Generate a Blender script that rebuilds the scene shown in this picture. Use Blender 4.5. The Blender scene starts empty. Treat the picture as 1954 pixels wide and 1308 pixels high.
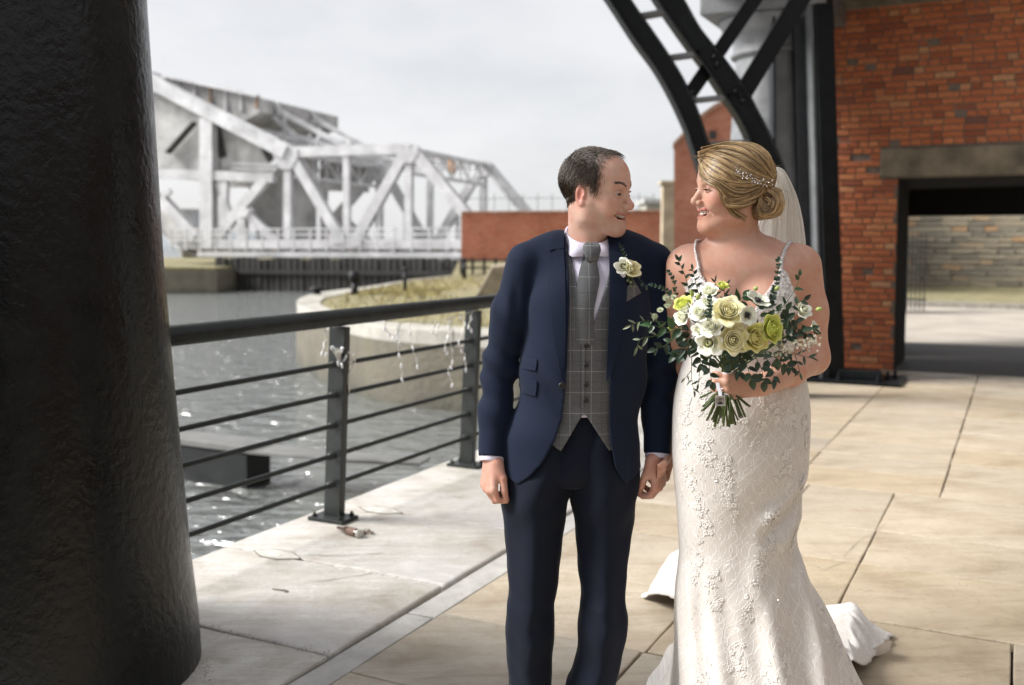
import bpy, bmesh, math, random
import numpy as np
from mathutils import Vector, Matrix
R = math.radians
rnd = random.Random(7)
SC = bpy.context.scene
COL = SC.collection

# ------------------------------------------------------------------ camera
FPX, CX, CY, PITCH, CAMZ = 1900.0, 977.0, 598.0, R(4.0), 1.5
cam_d = bpy.data.cameras.new('camera')
cam = bpy.data.objects.new('camera', cam_d)
COL.objects.link(cam)
cam.location = (0, 0, CAMZ)
cam.rotation_euler = (R(90) - PITCH, 0, 0)
cam_d.sensor_width = 36
cam_d.lens = FPX / 1954 * 36
cam_d.shift_y = (CY - 654) / 1954
cam_d.clip_start = 0.1
cam_d.clip_end = 3000
cam_d.dof.use_dof = True
cam_d.dof.focus_distance = 2.68
cam_d.dof.aperture_fstop = 2.6
SC.camera = cam

# ------------------------------------------------------------------ light
SUN_EL, SUN_AZ = R(40), R(-87)          # azimuth measured from +Y towards +X
world = bpy.data.worlds.new('World')
SC.world = world
world.use_nodes = True
wn, wl = world.node_tree.nodes, world.node_tree.links
wn.clear()
def wnode(t, **kw):
    n = wn.new(t)
    for k, v in kw.items(): setattr(n, k, v)
    return n
sky = wnode('ShaderNodeTexSky', sky_type='NISHITA')
sky.sun_disc = False
sky.sun_elevation = SUN_EL
sky.sun_rotation = SUN_AZ
bg_sky = wnode('ShaderNodeBackground'); bg_sky.inputs[1].default_value = 0.05
wl.new(sky.outputs[0], bg_sky.inputs[0])
tc = wnode('ShaderNodeTexCoord')
mp = wnode('ShaderNodeMapping'); mp.inputs['Scale'].default_value = (1.0, 1.0, 2.6)
mp.inputs['Location'].default_value = (0.3, 0.1, 0.5)
wl.new(tc.outputs['Generated'], mp.inputs[0])
nz = wnode('ShaderNodeTexNoise'); nz.inputs['Scale'].default_value = 2.3; nz.inputs['Detail'].default_value = 7; nz.inputs['Roughness'].default_value = 0.55
wl.new(mp.outputs[0], nz.inputs[0])
rp = wnode('ShaderNodeValToRGB')
rp.color_ramp.elements[0].position = 0.30; rp.color_ramp.elements[0].color = (0.66, 0.665, 0.69, 1)
rp.color_ramp.elements[1].position = 0.58; rp.color_ramp.elements[1].color = (0.87, 0.865, 0.875, 1)
wl.new(nz.outputs['Fac'], rp.inputs[0])
bg_cl = wnode('ShaderNodeBackground'); bg_cl.inputs[1].default_value = 0.160
wl.new(rp.outputs[0], bg_cl.inputs[0])
mx = wnode('ShaderNodeMixShader'); mx.inputs[0].default_value = 0.95
wl.new(bg_sky.outputs[0], mx.inputs[1]); wl.new(bg_cl.outputs[0], mx.inputs[2])
wo = wnode('ShaderNodeOutputWorld')
wl.new(mx.outputs[0], wo.inputs[0])

sun_d = bpy.data.lights.new('sun', 'SUN')
sun_d.energy = 1.5
sun_d.angle = R(26)
sun_d.color = (1.0, 0.98, 0.95)
sun = bpy.data.objects.new('sun', sun_d)
COL.objects.link(sun)
sv = Vector((math.sin(SUN_AZ) * math.cos(SUN_EL), math.cos(SUN_AZ) * math.cos(SUN_EL), math.sin(SUN_EL)))
sun.rotation_euler = sv.to_track_quat('Z', 'Y').to_euler()
sun.location = (-6, 4, 9)

SC.view_settings.view_transform = 'Standard'
SC.view_settings.look = 'None'
SC.view_settings.exposure = 2.66
SC.view_settings.gamma = 1.0
SC.view_settings.use_curve_mapping = False
SC.cycles.max_bounces = 6
SC.cycles.transparent_max_bounces = 12
SC.cycles.use_denoising = True

# ------------------------------------------------------------------ pixel rays
_r = np.array([1.0, 0, 0]); _u = np.array([0, math.sin(PITCH), math.cos(PITCH)]); _f = np.array([0, math.cos(PITCH), -math.sin(PITCH)])
def ray(px, py):
    return _f + _r * ((px - CX) / FPX) + _u * ((CY - py) / FPX)
def P(px, py, Y):                      # the point of that line of sight at distance Y
    d = ray(px, py); t = Y / d[1]
    return np.array([d[0] * t, Y, CAMZ + d[2] * t])
def G(px, py, z=0.0):                  # where it meets a level surface
    d = ray(px, py); t = (z - CAMZ) / d[2]
    return np.array([d[0] * t, d[1] * t, z])
def PL(px, py, q, n):                  # where it meets an upright plane
    d = ray(px, py); o = np.array([0, 0, CAMZ]); t = np.dot(np.array(q) - o, n) / np.dot(d, n)
    return o + d * t

# ------------------------------------------------------------------ objects
def tag(o, label=None, cat=None, group=None, kind=None):
    if label: o['label'] = label
    if cat: o['category'] = cat
    if group: o['group'] = group
    if kind: o['kind'] = kind
    return o
def empty(name, loc=(0, 0, 0), label=None, cat=None, group=None):
    o = bpy.data.objects.new(name, None)
    COL.objects.link(o); o.location = loc; o.empty_display_size = 0.1; ABS[o.name] = Vector(loc)
    return tag(o, label, cat, group)
ABS = {}
def link(name, me, mat=None, parent=None, mats=None, loc=(0, 0, 0)):
    o = bpy.data.objects.new(name, me)
    COL.objects.link(o)
    if mats:
        if not me.materials:
            for m in mats: me.materials.append(m)
    elif mat and not me.materials: me.materials.append(mat)
    o.location = loc; ABS[o.name] = Vector(loc)
    if parent: adopt(o, parent)
    return o
def adopt(o, parent):
    o.parent = parent
    o.matrix_parent_inverse = Matrix.Translation(-ABS[parent.name])
def copy_tree(o, loc=None, parent=None):
    c = o.copy(); COL.objects.link(c); ABS[c.name] = ABS[o.name].copy()
    if loc is not None: c.location = loc; 
    if parent: c.parent = parent
    for ch in [k for k in o.children]: copy_tree(ch, None, c)
    return c

class MB:
    """collects shapes in world coordinates; build() links them as ONE mesh"""
    def __init__(s): s.v = []; s.f = []; s.mi = []; s.m = 0; s.sm = []; s.smooth = False
    def add(s, vs, fs):
        b = len(s.v)
        s.v.extend([tuple(map(float, p)) for p in vs])
        for f in fs:
            s.f.append(tuple(i + b for i in f)); s.mi.append(s.m); s.sm.append(s.smooth)
        return s
    def hexa(s, c8):
        return s.add(c8, [(0, 3, 2, 1), (4, 5, 6, 7), (0, 1, 5, 4), (1, 2, 6, 5), (2, 3, 7, 6), (3, 0, 4, 7)])
    def box(s, c, ex, ey=None, ez=None):
        """c centre; ex,ey,ez half vectors (or three half sizes)"""
        c = np.array(c, float)
        if ey is None: ex, ey, ez = np.array([ex[0], 0, 0]), np.array([0, ex[1], 0]), np.array([0, 0, ex[2]])
        ex, ey, ez = map(lambda a: np.array(a, float), (ex, ey, ez))
        return s.hexa([c - ex - ey - ez, c + ex - ey - ez, c + ex + ey - ez, c - ex + ey - ez, c - ex - ey + ez, c + ex - ey + ez, c + ex + ey + ez, c - ex + ey + ez])
    def bar(s, a, b, w, h, side=(0, 1, 0)):
        """straight member from a to b, w wide along `side`, h deep across"""
        a, b = np.array(a, float), np.array(b, float)
        d = b - a; L = np.linalg.norm(d); d /= L
        sd = np.array(side, float); sd = sd - d * np.dot(sd, d); sd /= np.linalg.norm(sd)
        up = np.cross(d, sd)
        return s.box((a + b) / 2, d * L / 2, sd * w / 2, up * h / 2)
    def tube(s, pts, r, n=8, cap=True, flat=1.0):
        pts = [np.array(p, float) for p in pts]
        m = len(pts)
        rs = r if hasattr(r, '__len__') else [r] * m
        b = len(s.v); prev = None
        vs = []
        for i, p in enumerate(pts):
            t = pts[min(i + 1, m - 1)] - pts[max(i - 1, 0)]
            t = t / (np.linalg.norm(t) + 1e-12)
            if prev is None:
                a = np.array([0, 0, 1.0]) if abs(t[2]) < 0.9 else np.array([1.0, 0, 0])
            else: a = prev
            x = a - t * np.dot(a, t); x /= (np.linalg.norm(x) + 1e-12); prev = x
            y = np.cross(t, x)
            for k in range(n):
                an = 2 * math.pi * k / n
                vs.append(p + (x * math.cos(an) + y * math.sin(an) * flat) * rs[i])
        fs = []
        for i in range(m - 1):
            for k in range(n):
                k2 = (k + 1) % n
                fs.append((i * n + k, i * n + k2, (i + 1) * n + k2, (i + 1) * n + k))
        if cap:
            fs.append(tuple(range(n - 1, -1, -1))); fs.append(tuple((m - 1) * n + k for k in range(n)))
        return s.add(vs, fs)
    def lathe(s, prof, c=(0, 0, 0), n=32, axis=None, cap=True):
        """prof: list of (radius, height)"""
        c = np.array(c, float)
        if axis is None: ax, x, y = np.array([0, 0, 1.0]), np.array([1.0, 0, 0]), np.array([0, 1.0, 0])
        else:
            ax = np.array(axis, float); ax /= np.linalg.norm(ax)
            a = np.array([0, 0, 1.0]) if abs(ax[2]) < 0.9 else np.array([1.0, 0, 0])
            x = np.cross(a, ax); x /= np.linalg.norm(x); y = np.cross(ax, x)
        vs = []
        for r, h in prof:
            for k in range(n):
                an = 2 * math.pi * k / n
                vs.append(c + ax * h + (x * math.cos(an) + y * math.sin(an)) * r)
        fs = []
        for i in range(len(prof) - 1):
            for k in range(n):
                k2 = (k + 1) % n
                fs.append((i * n + k, i * n + k2, (i + 1) * n + k2, (i + 1) * n + k))
        if cap:
            fs.append(tuple(range(n - 1, -1, -1))); fs.append(tuple((len(prof) - 1) * n + k for k in range(n)))
        return s.add(vs, fs)
    def grid(s, rows, close=False):
        m, n = len(rows), len(rows[0])
        vs = [p for r_ in rows for p in r_]
        fs = []
        for i in range(m - 1):
            for k in range(n if close else n - 1):
                k2 = (k + 1) % n
                fs.append((i * n + k, i * n + k2, (i + 1) * n + k2, (i + 1) * n + k))
        return s.add(vs, fs)
    def prism(s, poly, d):
        """polygon (points in order) pushed along the vector d"""
        poly = [np.array(p, float) for p in poly]; d = np.array(d, float); n = len(poly)
        vs = poly + [p + d for p in poly]
        fs = [tuple(range(n - 1, -1, -1)), tuple(range(n, 2 * n))] + [(i, (i + 1) % n, n + (i + 1) % n, n + i) for i in range(n)]
        return s.add(vs, fs)
    def mesh(s, name):
        me = bpy.data.meshes.new(name)
        me.from_pydata(s.v, [], s.f)
        me.polygons.foreach_set('material_index', s.mi)
        me.polygons.foreach_set('use_smooth', s.sm)
        bm = bmesh.new(); bm.from_mesh(me)
        bmesh.ops.recalc_face_normals(bm, faces=bm.faces)
        bm.to_mesh(me); bm.free()
        return me
    def build(s, name, mat=None, parent=None, mats=None, bevel=0, origin=None):
        me = s.mesh(name)
        if origin is not None: me.transform(Matrix.Translation(-Vector(origin)))
        o = link(name, me, mat, parent, mats, origin if origin is not None else (0, 0, 0))
        if bevel:
            b = o.modifiers.new('bevel', 'BEVEL'); b.width = bevel; b.segments = 2; b.limit_method = 'ANGLE'; b.angle_limit = R(40)
        return o

# ------------------------------------------------------------------ materials
class NT:
    def __init__(s, name):
        s.m = bpy.data.materials.new(name); s.m.use_nodes = True
        s.t = s.m.node_tree; s.n = s.t.nodes; s.l = s.t.links
        s.b = s.n['Principled BSDF']; s.out = s.n['Material Output']
    def node(s, t, ins=None, **kw):
        n = s.n.new(t)
        for k, v in kw.items(): setattr(n, k, v)
        for k, v in (ins or {}).items(): s.set(n.inputs[k], v)
        return n
    def set(s, sock, v):
        if isinstance(v, bpy.types.NodeSocket): s.l.new(v, sock)
        elif isinstance(v, bpy.types.Node): s.l.new(v.outputs[0], sock)
        else:
            if sock.type == 'RGBA' and hasattr(v, '__len__') and len(v) == 3: v = (*v, 1)
            sock.default_value = v
    def math(s, op, a, b=0.0, c=None, clamp=False):
        n = s.n.new('ShaderNodeMath'); n.operation = op; n.use_clamp = clamp
        s.set(n.inputs[0], a); s.set(n.inputs[1], b)
        if c is not None: s.set(n.inputs[2], c)
        return n.outputs[0]
    def mix(s, fac, a, b, mode='MIX'):
        n = s.n.new('ShaderNodeMix'); n.data_type = 'RGBA'; n.blend_type = mode
        s.set(n.inputs[0], fac); s.set(n.inputs[6], a); s.set(n.inputs[7], b)
        return n.outputs[2]
    def coord(s, which='Object', scale=None):
        c = s.n.new('ShaderNodeTexCoord').outputs[which]
        if scale is not None:
            m = s.n.new('ShaderNodeMapping'); m.inputs['Scale'].default_value = scale if hasattr(scale, '__len__') else (scale,) * 3
            s.l.new(c, m.inputs[0]); return m.outputs[0]
        return c
    def noise(s, scale, detail=4, rough=0.55, vec=None, dist=0.0, dim=None):
        n = s.n.new('ShaderNodeTexNoise'); n.inputs['Scale'].default_value = scale; n.inputs['Detail'].default_value = detail
        n.inputs['Roughness'].default_value = rough; n.inputs['Distortion'].default_value = dist
        s.set(n.inputs['Vector'], vec if vec is not None else s.coord())
        return n.outputs['Fac']
    def ramp(s, fac, stops, interp='LINEAR'):
        n = s.n.new('ShaderNodeValToRGB'); cr = n.color_ramp; cr.interpolation = interp
        while len(cr.elements) < len(stops): cr.elements.new(0.5)
        for e, (p, c) in zip(cr.elements, stops):
            e.position = p
            if not hasattr(c, '__len__'): c = (c, c, c)
            e.color = (*c, 1) if len(c) == 3 else c
        s.set(n.inputs[0], fac)
        return n.outputs[0]
    def bump(s, h, strength=0.3, dist=0.01, normal=None):
        n = s.n.new('ShaderNodeBump'); n.inputs['Strength'].default_value = strength; n.inputs['Distance'].default_value = dist
        s.set(n.inputs['Height'], h)
        if normal is not None: s.set(n.inputs['Normal'], normal)
        return n.outputs[0]
    def attr(s, name, out='Color'):
        n = s.n.new('ShaderNodeAttribute'); n.attribute_name = name
        return n.outputs[out]
    def p(s, **kw):
        M = dict(color='Base Color', rough='Roughness', metal='Metallic', normal='Normal', sss='Subsurface Weight', sssr='Subsurface Radius', ssss='Subsurface Scale',
                 spec='Specular IOR Level', coat='Coat Weight', coatr='Coat Roughness', sheen='Sheen Weight', sheenr='Sheen Roughness', trans='Transmission Weight', alpha='Alpha', ior='IOR', sheent='Sheen Tint')
        for k, v in kw.items(): s.set(s.b.inputs[M[k]], v)
        return s
def pmat(name, color, rough=0.6, metal=0.0, var=0.25, scale=8, bump=0.0, bscale=60, spec=0.5):
    """painted/plain surface with uneven tone, uneven gloss and a little relief"""
    t = NT(name); n = t.noise(scale, 6, 0.6); c = np.array(color)
    t.p(color=t.ramp(n, [(0.3, tuple(c * (1 - var))), (0.7, tuple(np.minimum(c * (1 + var), 1)))]), rough=t.math('ADD', t.math('MULTIPLY', n, 0.25), rough - 0.12), metal=metal, spec=spec)
    if bump: t.p(normal=t.bump(t.noise(bscale, 5), bump, 0.01))
    return t.m
# ================================================================== SETTING
ANG = R(27.0)
D = np.array([math.sin(ANG), math.cos(ANG), 0.0])      # along the dock edge, away from the camera
Q = np.array([math.cos(ANG), -math.sin(ANG), 0.0])     # from the dock edge inland
Z = np.array([0, 0, 1.0])
O0 = G(637, 993)
def E(s, t, z=0.0): return O0 + D * s + Q * t + Z * z
WZ = -1.35                                             # water level
EDGE = -0.2

# ---- materials
def stone_mat(name, tints, rough=0.55, wet=0.35, bump=0.5, spot=0.25, scale=3.0):
    t = NT(name)
    oi = t.node('ShaderNodeObjectInfo').outputs['Random']
    co = t.coord()
    base = t.ramp(oi, [(i / (len(tints) - 1), c) for i, c in enumerate(tints)])
    n1 = t.noise(scale, 7, 0.62, co, 0.4); n2 = t.noise(scale * 9, 6, 0.7, co); n3 = t.noise(scale * 0.6, 4, 0.5, co, 1.2)
    c = t.mix(t.math('MULTIPLY', t.ramp(n1, [(0.38, 0), (0.66, 1)]), 0.54), base, (tints[0][0] * .55, tints[0][1] * .5, tints[0][2] * .45))
    n5 = t.noise(3.2, 6, .7, t.coord('Object', (.45, 2.6, 1)), 1.6); c = t.mix(t.math('MULTIPLY', t.ramp(n5, [(.48, 0), (.60, 1)]), .33), c, (tints[0][0] * .62, tints[0][1] * .52, tints[0][2] * .42))
    n6 = t.noise(.9, 3, .5, co, .6); c = t.mix(t.math('MULTIPLY', t.ramp(n6, [(.42, 0), (.66, 1)]), .35), c, (min(1, tints[1][0] * 1.25), min(1, tints[1][1] * 1.28), min(1, tints[1][2] * 1.42)))
    c = t.mix(t.math('MULTIPLY', t.ramp(n3, [(0.5, 0), (0.75, 1)]), 0.3), c, (0.42, 0.29, 0.15), 'MULTIPLY')
    c = t.mix(t.math('MULTIPLY', t.ramp(n2, [(0.30, 1), (0.42, 0)]), spot), c, (0.06, 0.055, 0.045))
    n4 = t.noise(55, 3, 0.6, co)
    c = t.mix(t.math('MULTIPLY', t.ramp(n4, [(0.66, 0), (0.74, 1)]), 0.35), c, (0.04, 0.04, 0.035))
    t.p(color=c, rough=t.ramp(n1, [(0.3, rough - wet), (0.7, rough + 0.15)]), spec=0.5)
    b = t.math('ADD', t.math('ADD', t.math('MULTIPLY', n2, 0.5), t.math('MULTIPLY', n1, 1.0)), t.math('MULTIPLY', t.ramp(n5, [(.46, 0), (.50, .5), (.56, .55), (.60, 1)]), .5))
    t.p(normal=t.bump(t.math('ADD', b, t.math('MULTIPLY', n4, 0.25)), bump, 0.012))
    return t.m
M_flag = stone_mat('york_stone', [(0.39, 0.325, 0.235), (0.46, 0.38, 0.265), (0.42, 0.37, 0.295), (0.50, 0.425, 0.32), (0.36, 0.325, 0.27)], 0.48, 0.26, 0.45, 0.34)
M_cope = stone_mat('granite_coping', [(0.47, 0.45, 0.41), (0.52, 0.50, 0.46), (0.45, 0.44, 0.41)], 0.42, 0.24, 0.55, 0.35, 5)
M_joint = pmat('dirt_joint', (0.135, 0.115, 0.09), 0.9, 0, 0.4, 14, 0.4, 60)
M_moss = pmat('moss', (0.10, 0.115, 0.03), 0.9, 0, 0.4, 30, 0.5, 90)
def wall_stone(name, c, scale=0.9):
    t = NT(name); co = t.coord()
    w = t.node('ShaderNodeTexBrick', {'Vector': co, 'Scale': 1.0, 'Mortar Size': 0.02, 'Brick Width': 1.1, 'Row Height': 0.42})
    n = t.math('ADD', t.math('MULTIPLY', t.noise(1.4, 6, 0.65, co), .5), t.math('MULTIPLY', t.noise(1.6, 5, .6, t.coord('Object', (1, 1, .16))), .5)); n2 = t.noise(9, 5, 0.6, co)
    col = t.ramp(n, [(0.3, tuple(np.array(c) * 0.45)), (0.55, c), (0.75, (c[0] * 0.8, c[1] * 0.85, c[2] * 0.4))])
    zt_ = t.math('ADD', t.node('ShaderNodeSeparateXYZ', {0: t.node('ShaderNodeNewGeometry').outputs['Position']}).outputs[2], t.math('MULTIPLY', t.noise(1.3, 4, .6, co), .7)); col = t.mix(t.ramp(t.math('ADD', zt_, 1.35), [(.18, 1), (.75, 0)]), col, (.028, .030, .020))
    t.p(color=t.mix(t.math('MULTIPLY', n2, 0.5), col, (0.03, 0.03, 0.02)), rough=0.7, normal=t.bump(n2, 0.6, 0.05))
    return t.m
M_dock = wall_stone('dock_wall_stone', (0.135, 0.118, 0.085))
M_grass = pmat('dry_grass', (0.17, 0.15, 0.075), 0.95, 0, 0.45, 3, 0.6, 20)

# water
t = NT('dock_water'); co = t.coord()
mpn = t.node('ShaderNodeMapping', {'Vector': co}); mpn.inputs['Rotation'].default_value = (0, 0, R(12)); mpn.inputs['Scale'].default_value = (0.75, 1.55, 1)
nA = t.noise(2.2, 3, 0.5, mpn.outputs[0], 0.3); nB = t.noise(6.5, 3, 0.55, mpn.outputs[0], 0.4); nC = t.noise(0.4, 2, 0.5, co)
hgt = t.math('ADD', t.math('MULTIPLY', nA, 0.9), t.math('MULTIPLY', nB, 0.22))
t.p(color=(0.10, 0.108, 0.10), rough=0.08, spec=0.8, ior=2.8, normal=t.bump(t.math('MULTIPLY', hgt, t.math('ADD', 0.7, t.math('MULTIPLY', nC, 0.6))), 0.9, 0.30))
M_water = t.m

# ---- water, ground
MB().add([(-900, -60, WZ), (900, -60, WZ), (900, 1500, WZ), (-900, 1500, WZ)], [(0, 1, 2, 3)]).build('water', M_water)['kind'] = 'structure'
mb = MB()
c4 = [E(-14, EDGE + 0.03), E(60, EDGE + 0.03), E(60, 60), E(-14, 60)]
mb.prism([c + Z * -0.055 for c in c4], Z * -2.6)
ground = tag(mb.build('ground', M_joint), kind='structure')
# dock edge wall under the coping
mb = MB(); mb.prism([E(-14, EDGE + 0.05, -0.30), E(11, EDGE + 0.05, -0.30), E(11, EDGE + 0.4, -0.30), E(-14, EDGE + 0.4, -0.30)], Z * -2.4)
tag(mb.build('quay_wall', M_dock, bevel=0.02), kind='structure')

pavement = tag(MB().prism([E(-12, 1.05, -0.045), E(8.0, 1.05, -0.045), E(8.0, 14, -0.045), E(-12, 14, -0.045)], Z * -0.02).build('pavement', M_joint), kind='structure')
def slab(name, s0, s1, t0, t1, z, th, mat, par, gap=0.004, jit=0.003, bev=0.005):
    g = gap
    c = [(s0 + g, t0 + g), (s1 - g, t0 + g), (s1 - g, t1 - g), (s0 + g, t1 - g)]
    c = [(a + rnd.uniform(-jit, jit), b + rnd.uniform(-jit, jit)) for a, b in c]
    # worn outline: extra points along each side
    pts = []
    for i in range(4):
        a, b = np.array(c[i]), np.array(c[(i + 1) % 4]); n = 5
        for k in range(n):
            f = k / n; p = a + (b - a) * f
            w = 0 if k == 0 else rnd.uniform(-0.5, 0.5) * jit * 1.2
            pts.append((p[0] + w, p[1] + w))
    tx, ty = rnd.uniform(-.0025, .0025), rnd.uniform(-.0025, .0025)
    ctr = np.mean(np.array(pts), 0)
    P3 = [E(a, b, z + (a - ctr[0]) * tx + (b - ctr[1]) * ty) for a, b in pts]
    m = MB(); m.prism([p - Z * th for p in P3], Z * th)
    o = E(ctr[0], ctr[1], z)
    return m.build(name, mat, par, bevel=bev, origin=o)
rows = [-3.4, -2.85, -2.15, -1.53, -0.90, -0.20, 0.53, 1.13, 2.02, 2.55, 3.06, 3.59, 4.3, 5.05, 5.87, 6.5, 7.11, 7.7, 8.2]
for i in range(len(rows) - 1):
    s0, s1 = rows[i], rows[i + 1]
    if s0 < -0.3: js = [1.225, 1.225 + [0.86, 0.90, 0.78, 0.86, 0.87][i % 5], 3.3 - 0.4 * (i % 2), 4.5, 5.9]
    elif s0 < 2.0: js = [1.225, 1.95 + 0.2 * (i % 2), 2.65, 4.35 + .3 * (i % 2), 5.8, 7.2]
    else: js = [1.225, 2.04, 2.90, 3.75 + 0.45 * (i % 3), 5.0 + 0.4 * (i % 2), 6.3, 7.6]
    for a, b in zip(js[:-1], js[1:]):
        slab('flagstone', s0, s1, a, b, rnd.uniform(-.0015, .0015), 0.04, M_flag, pavement)
for s0, s1 in zip([-3.4, -1.9, -0.95, 0.4, 1.7, 3.2, 4.6, 6.2], [-1.9, -0.95, 0.4, 1.7, 3.2, 4.6, 6.2, 8.2]):
    slab('edging_strip', s0, s1, 1.083, 1.222, -0.007, 0.03, pmat('edging_stone', (0.40, 0.385, 0.36), 0.5, 0, 0.2, 9, 0.3, 50) if s0 < -3 else bpy.data.materials['edging_stone'], pavement, 0.004, 0.004)
cope = tag(MB().prism([E(-12, EDGE + 0.04, -0.05), E(11, EDGE + 0.04, -0.05), E(11, 1.08, -0.05), E(-12, 1.08, -0.05)], Z * -0.2).build('quay_coping', M_joint), kind='structure')
cj = [-5.2, -3.9, -2.8, -1.45, -0.62, 0.27, 1.55, 2.8, 4.2, 5.5, 6.9, 8.2, 9.6, 11]
for a, b in zip(cj[:-1], cj[1:]):
    slab('coping_stone', a, b, EDGE, 1.075, 0.002, 0.30, M_cope, cope, 0.005, 0.008, 0.012)
# lozenge cramps let into the coping joints
M_cramp = pmat('cramp_mortar', (0.46, 0.44, 0.40), 0.5, 0, 0.2, 30)
for cs, ct in ((-0.62, 0.13), (0.27, 0.12), (-1.45, -0.02), (1.55, 0.13)):
    m = MB(); m.prism([E(cs, ct - .14, .0035), E(cs - .055, ct - .05, .0035), E(cs - .055, ct + .05, .0035), E(cs, ct + .14, .0035), E(cs + .055, ct + .05, .0035), E(cs + .055, ct - .05, .0035)], Z * .003)
    m.build('cramp', M_cramp, cope)
    m = MB(); pp = [(0, -.145), (-.06, -.05), (-.06, .05), (0, .145), (.06, .05), (.06, -.05)]
    for k in range(6):
        a, b = pp[k], pp[(k + 1) % 6]
        m.bar(E(cs + a[0], ct + a[1], .005), E(cs + b[0], ct + b[1], .005), .0045, .003, side=Q)
    m.build('cramp_joint', M_joint, cope)
# cracks across the big stones: real narrow strips of dirt standing a hair proud of the stone
def crack(pts, w, par):
    m = MB(); L = []
    for i, p in enumerate(pts):
        L.append(G(*p))
    fine = []
    for a, b in zip(L[:-1], L[1:]):
        for k in range(4):
            f = k / 4; q = a + (b - a) * f + np.array([rnd.uniform(-.008, .008), rnd.uniform(-.008, .008), 0]); fine.append(q)
    n = len(fine)
    rowsA = []
    for i, p in enumerate(fine):
        ww = w * (0.4 + 0.8 * rnd.random()) * min(1, 4 * (i + .3) / n, 4 * (n - i) / n)
        dr = fine[min(i + 1, n - 1)] - fine[max(i - 1, 0)]; nn = np.array([-dr[1], dr[0], 0]); nn /= np.linalg.norm(nn) + 1e-9
        rowsA.append([p + nn * ww + Z * .0045, p - nn * ww + Z * .0045])
    m.grid(rowsA); m.build('crack', M_joint, par)
crack([(575, 1114), (640, 1108), (700, 1097), (760, 1092)], .0022, cope)
crack([(560, 1060), (640, 1062), (700, 1060), (745, 1054)], .0025, cope)
crack([(520, 1125), (540, 1129), (556, 1131)], .012, cope)
crack([(1690, 1000), (1640, 1035), (1600, 1075)], .0014, pavement)
crack([(1540, 1075), (1570, 1090), (1640, 1060)], .0013, pavement)
# dirt and moss along the joint next to the column and the coping joint
m = MB()
for i in range(150):
    f = rnd.random(); q_ = E(-1.45 + rnd.gauss(0, .012), 0.35 + f * 0.75, 0.004) if i % 2 else G(392 + rnd.gauss(0, 7), 1255 + rnd.random() * 50)
    r_ = rnd.uniform(.0012, .0038); a0 = rnd.random() * 6
    m.add([q_ + np.array([math.cos(a0 + k * 2.1) * r_, math.sin(a0 + k * 2.1) * r_, 0]) for k in range(3)] + [q_ + Z * r_ * .8], [(0, 1, 3), (1, 2, 3), (2, 0, 3)])
tag(m.build('loose_grit', M_joint), 'loose dark grit gathered in the coping joint beside the column foot', 'grit', kind='stuff')
m = MB()
for i in range(190):
    u_ = rnd.random(); q_ = G(700 + u_ * 200 + rnd.gauss(0, 8), 1225 - u_ * 90 + rnd.gauss(0, 3)) if i < 20 else (G(873 + rnd.gauss(0, 12), 950 + rnd.gauss(0, 2)) if i < 160 else G(540 + rnd.random() * 80, 1060 + rnd.gauss(0, 2)))
    r_ = rnd.uniform(.0012, .004); a0 = rnd.random() * 6
    m.add([q_ + np.array([math.cos(a0 + k * 2.1) * r_, math.sin(a0 + k * 2.1) * r_, 0.002]) for k in range(3)] + [q_ + Z * r_ * .9], [(0, 1, 3), (1, 2, 3), (2, 0, 3)])
tag(m.build('moss', M_moss), 'thin green moss growing in the paving joints', 'moss', kind='stuff')

# ---- brick warehouse wall with the passage
WS = 8.2
M_mortar = pmat('mortar', (0.19, 0.155, 0.13), 0.9, 0, 0.3, 20, 0.5, 90)
t = NT('red_brick'); co = t.coord()
oi = t.node('ShaderNodeObjectInfo').outputs['Random']; isl = t.node('ShaderNodeNewGeometry').outputs['Random Per Island']
rr = t.math('FRACT', t.math('ADD', t.math('MULTIPLY', oi, 7.31), isl))
bc = t.ramp(rr, [(0, (0.21, 0.055, 0.028)), (.12, (0.29, 0.075, 0.034)), (.4, (0.36, 0.098, 0.042)), (.70, (0.39, 0.115, 0.05)), (.90, (0.42, 0.145, 0.066)), (.96, (0.41, 0.20, 0.11)), (.975, (0.12, 0.05, 0.042)), (1, (0.33, 0.085, 0.036))])
n1 = t.noise(26, 6, 0.65, t.coord()); n2 = t.noise(1.1, 4, 0.6, t.node('ShaderNodeNewGeometry').outputs['Position'])
bc = t.mix(1.0, bc, (1.55, 1.76, 1.66), 'MULTIPLY')
bc = t.mix(t.math('MULTIPLY', t.ramp(n1, [(0.4, 0), (0.75, 1)]), 0.5), bc, (0.13, 0.05, 0.03))
bc = t.mix(t.math('MULTIPLY', t.ramp(n2, [(0.45, 0), (0.8, 1)]), 0.16), bc, (0.12, 0.075, 0.055))
t.p(color=bc, rough=0.85, normal=t.bump(n1, 0.5, 0.01)); M_brick = t.m
M_conc = pmat('concrete_lintel', (0.20, 0.17, 0.125), 0.85, 0, 0.45, 3.5, 0.5, 25)
M_dark = pmat('black_painted_steel', (0.012, 0.013, 0.014), 0.45, 0, 0.3, 9, 0.25, 40, spec=.18)
warehouse = empty('brick_warehouse', E(WS, 2.0), 'red brick warehouse wall with a concrete lintel over a dark passage', 'building')
def wall_tz(px, py):
    p = PL(px, py, E(WS, 0), D); v = p - O0
    return float(v @ Q), float(p[2])
tL, _ = wall_tz(1566, 600); tR = wall_tz(1975, 500)[0]
tO, zLb = wall_tz(1714, 338); _, zLt = wall_tz(1690, 285)
tLint = wall_tz(1680, 310)[0]
print('wall t', tL, tO, tLint, tR, 'z', zLb, zLt)
TOPZ = 4.36
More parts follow.
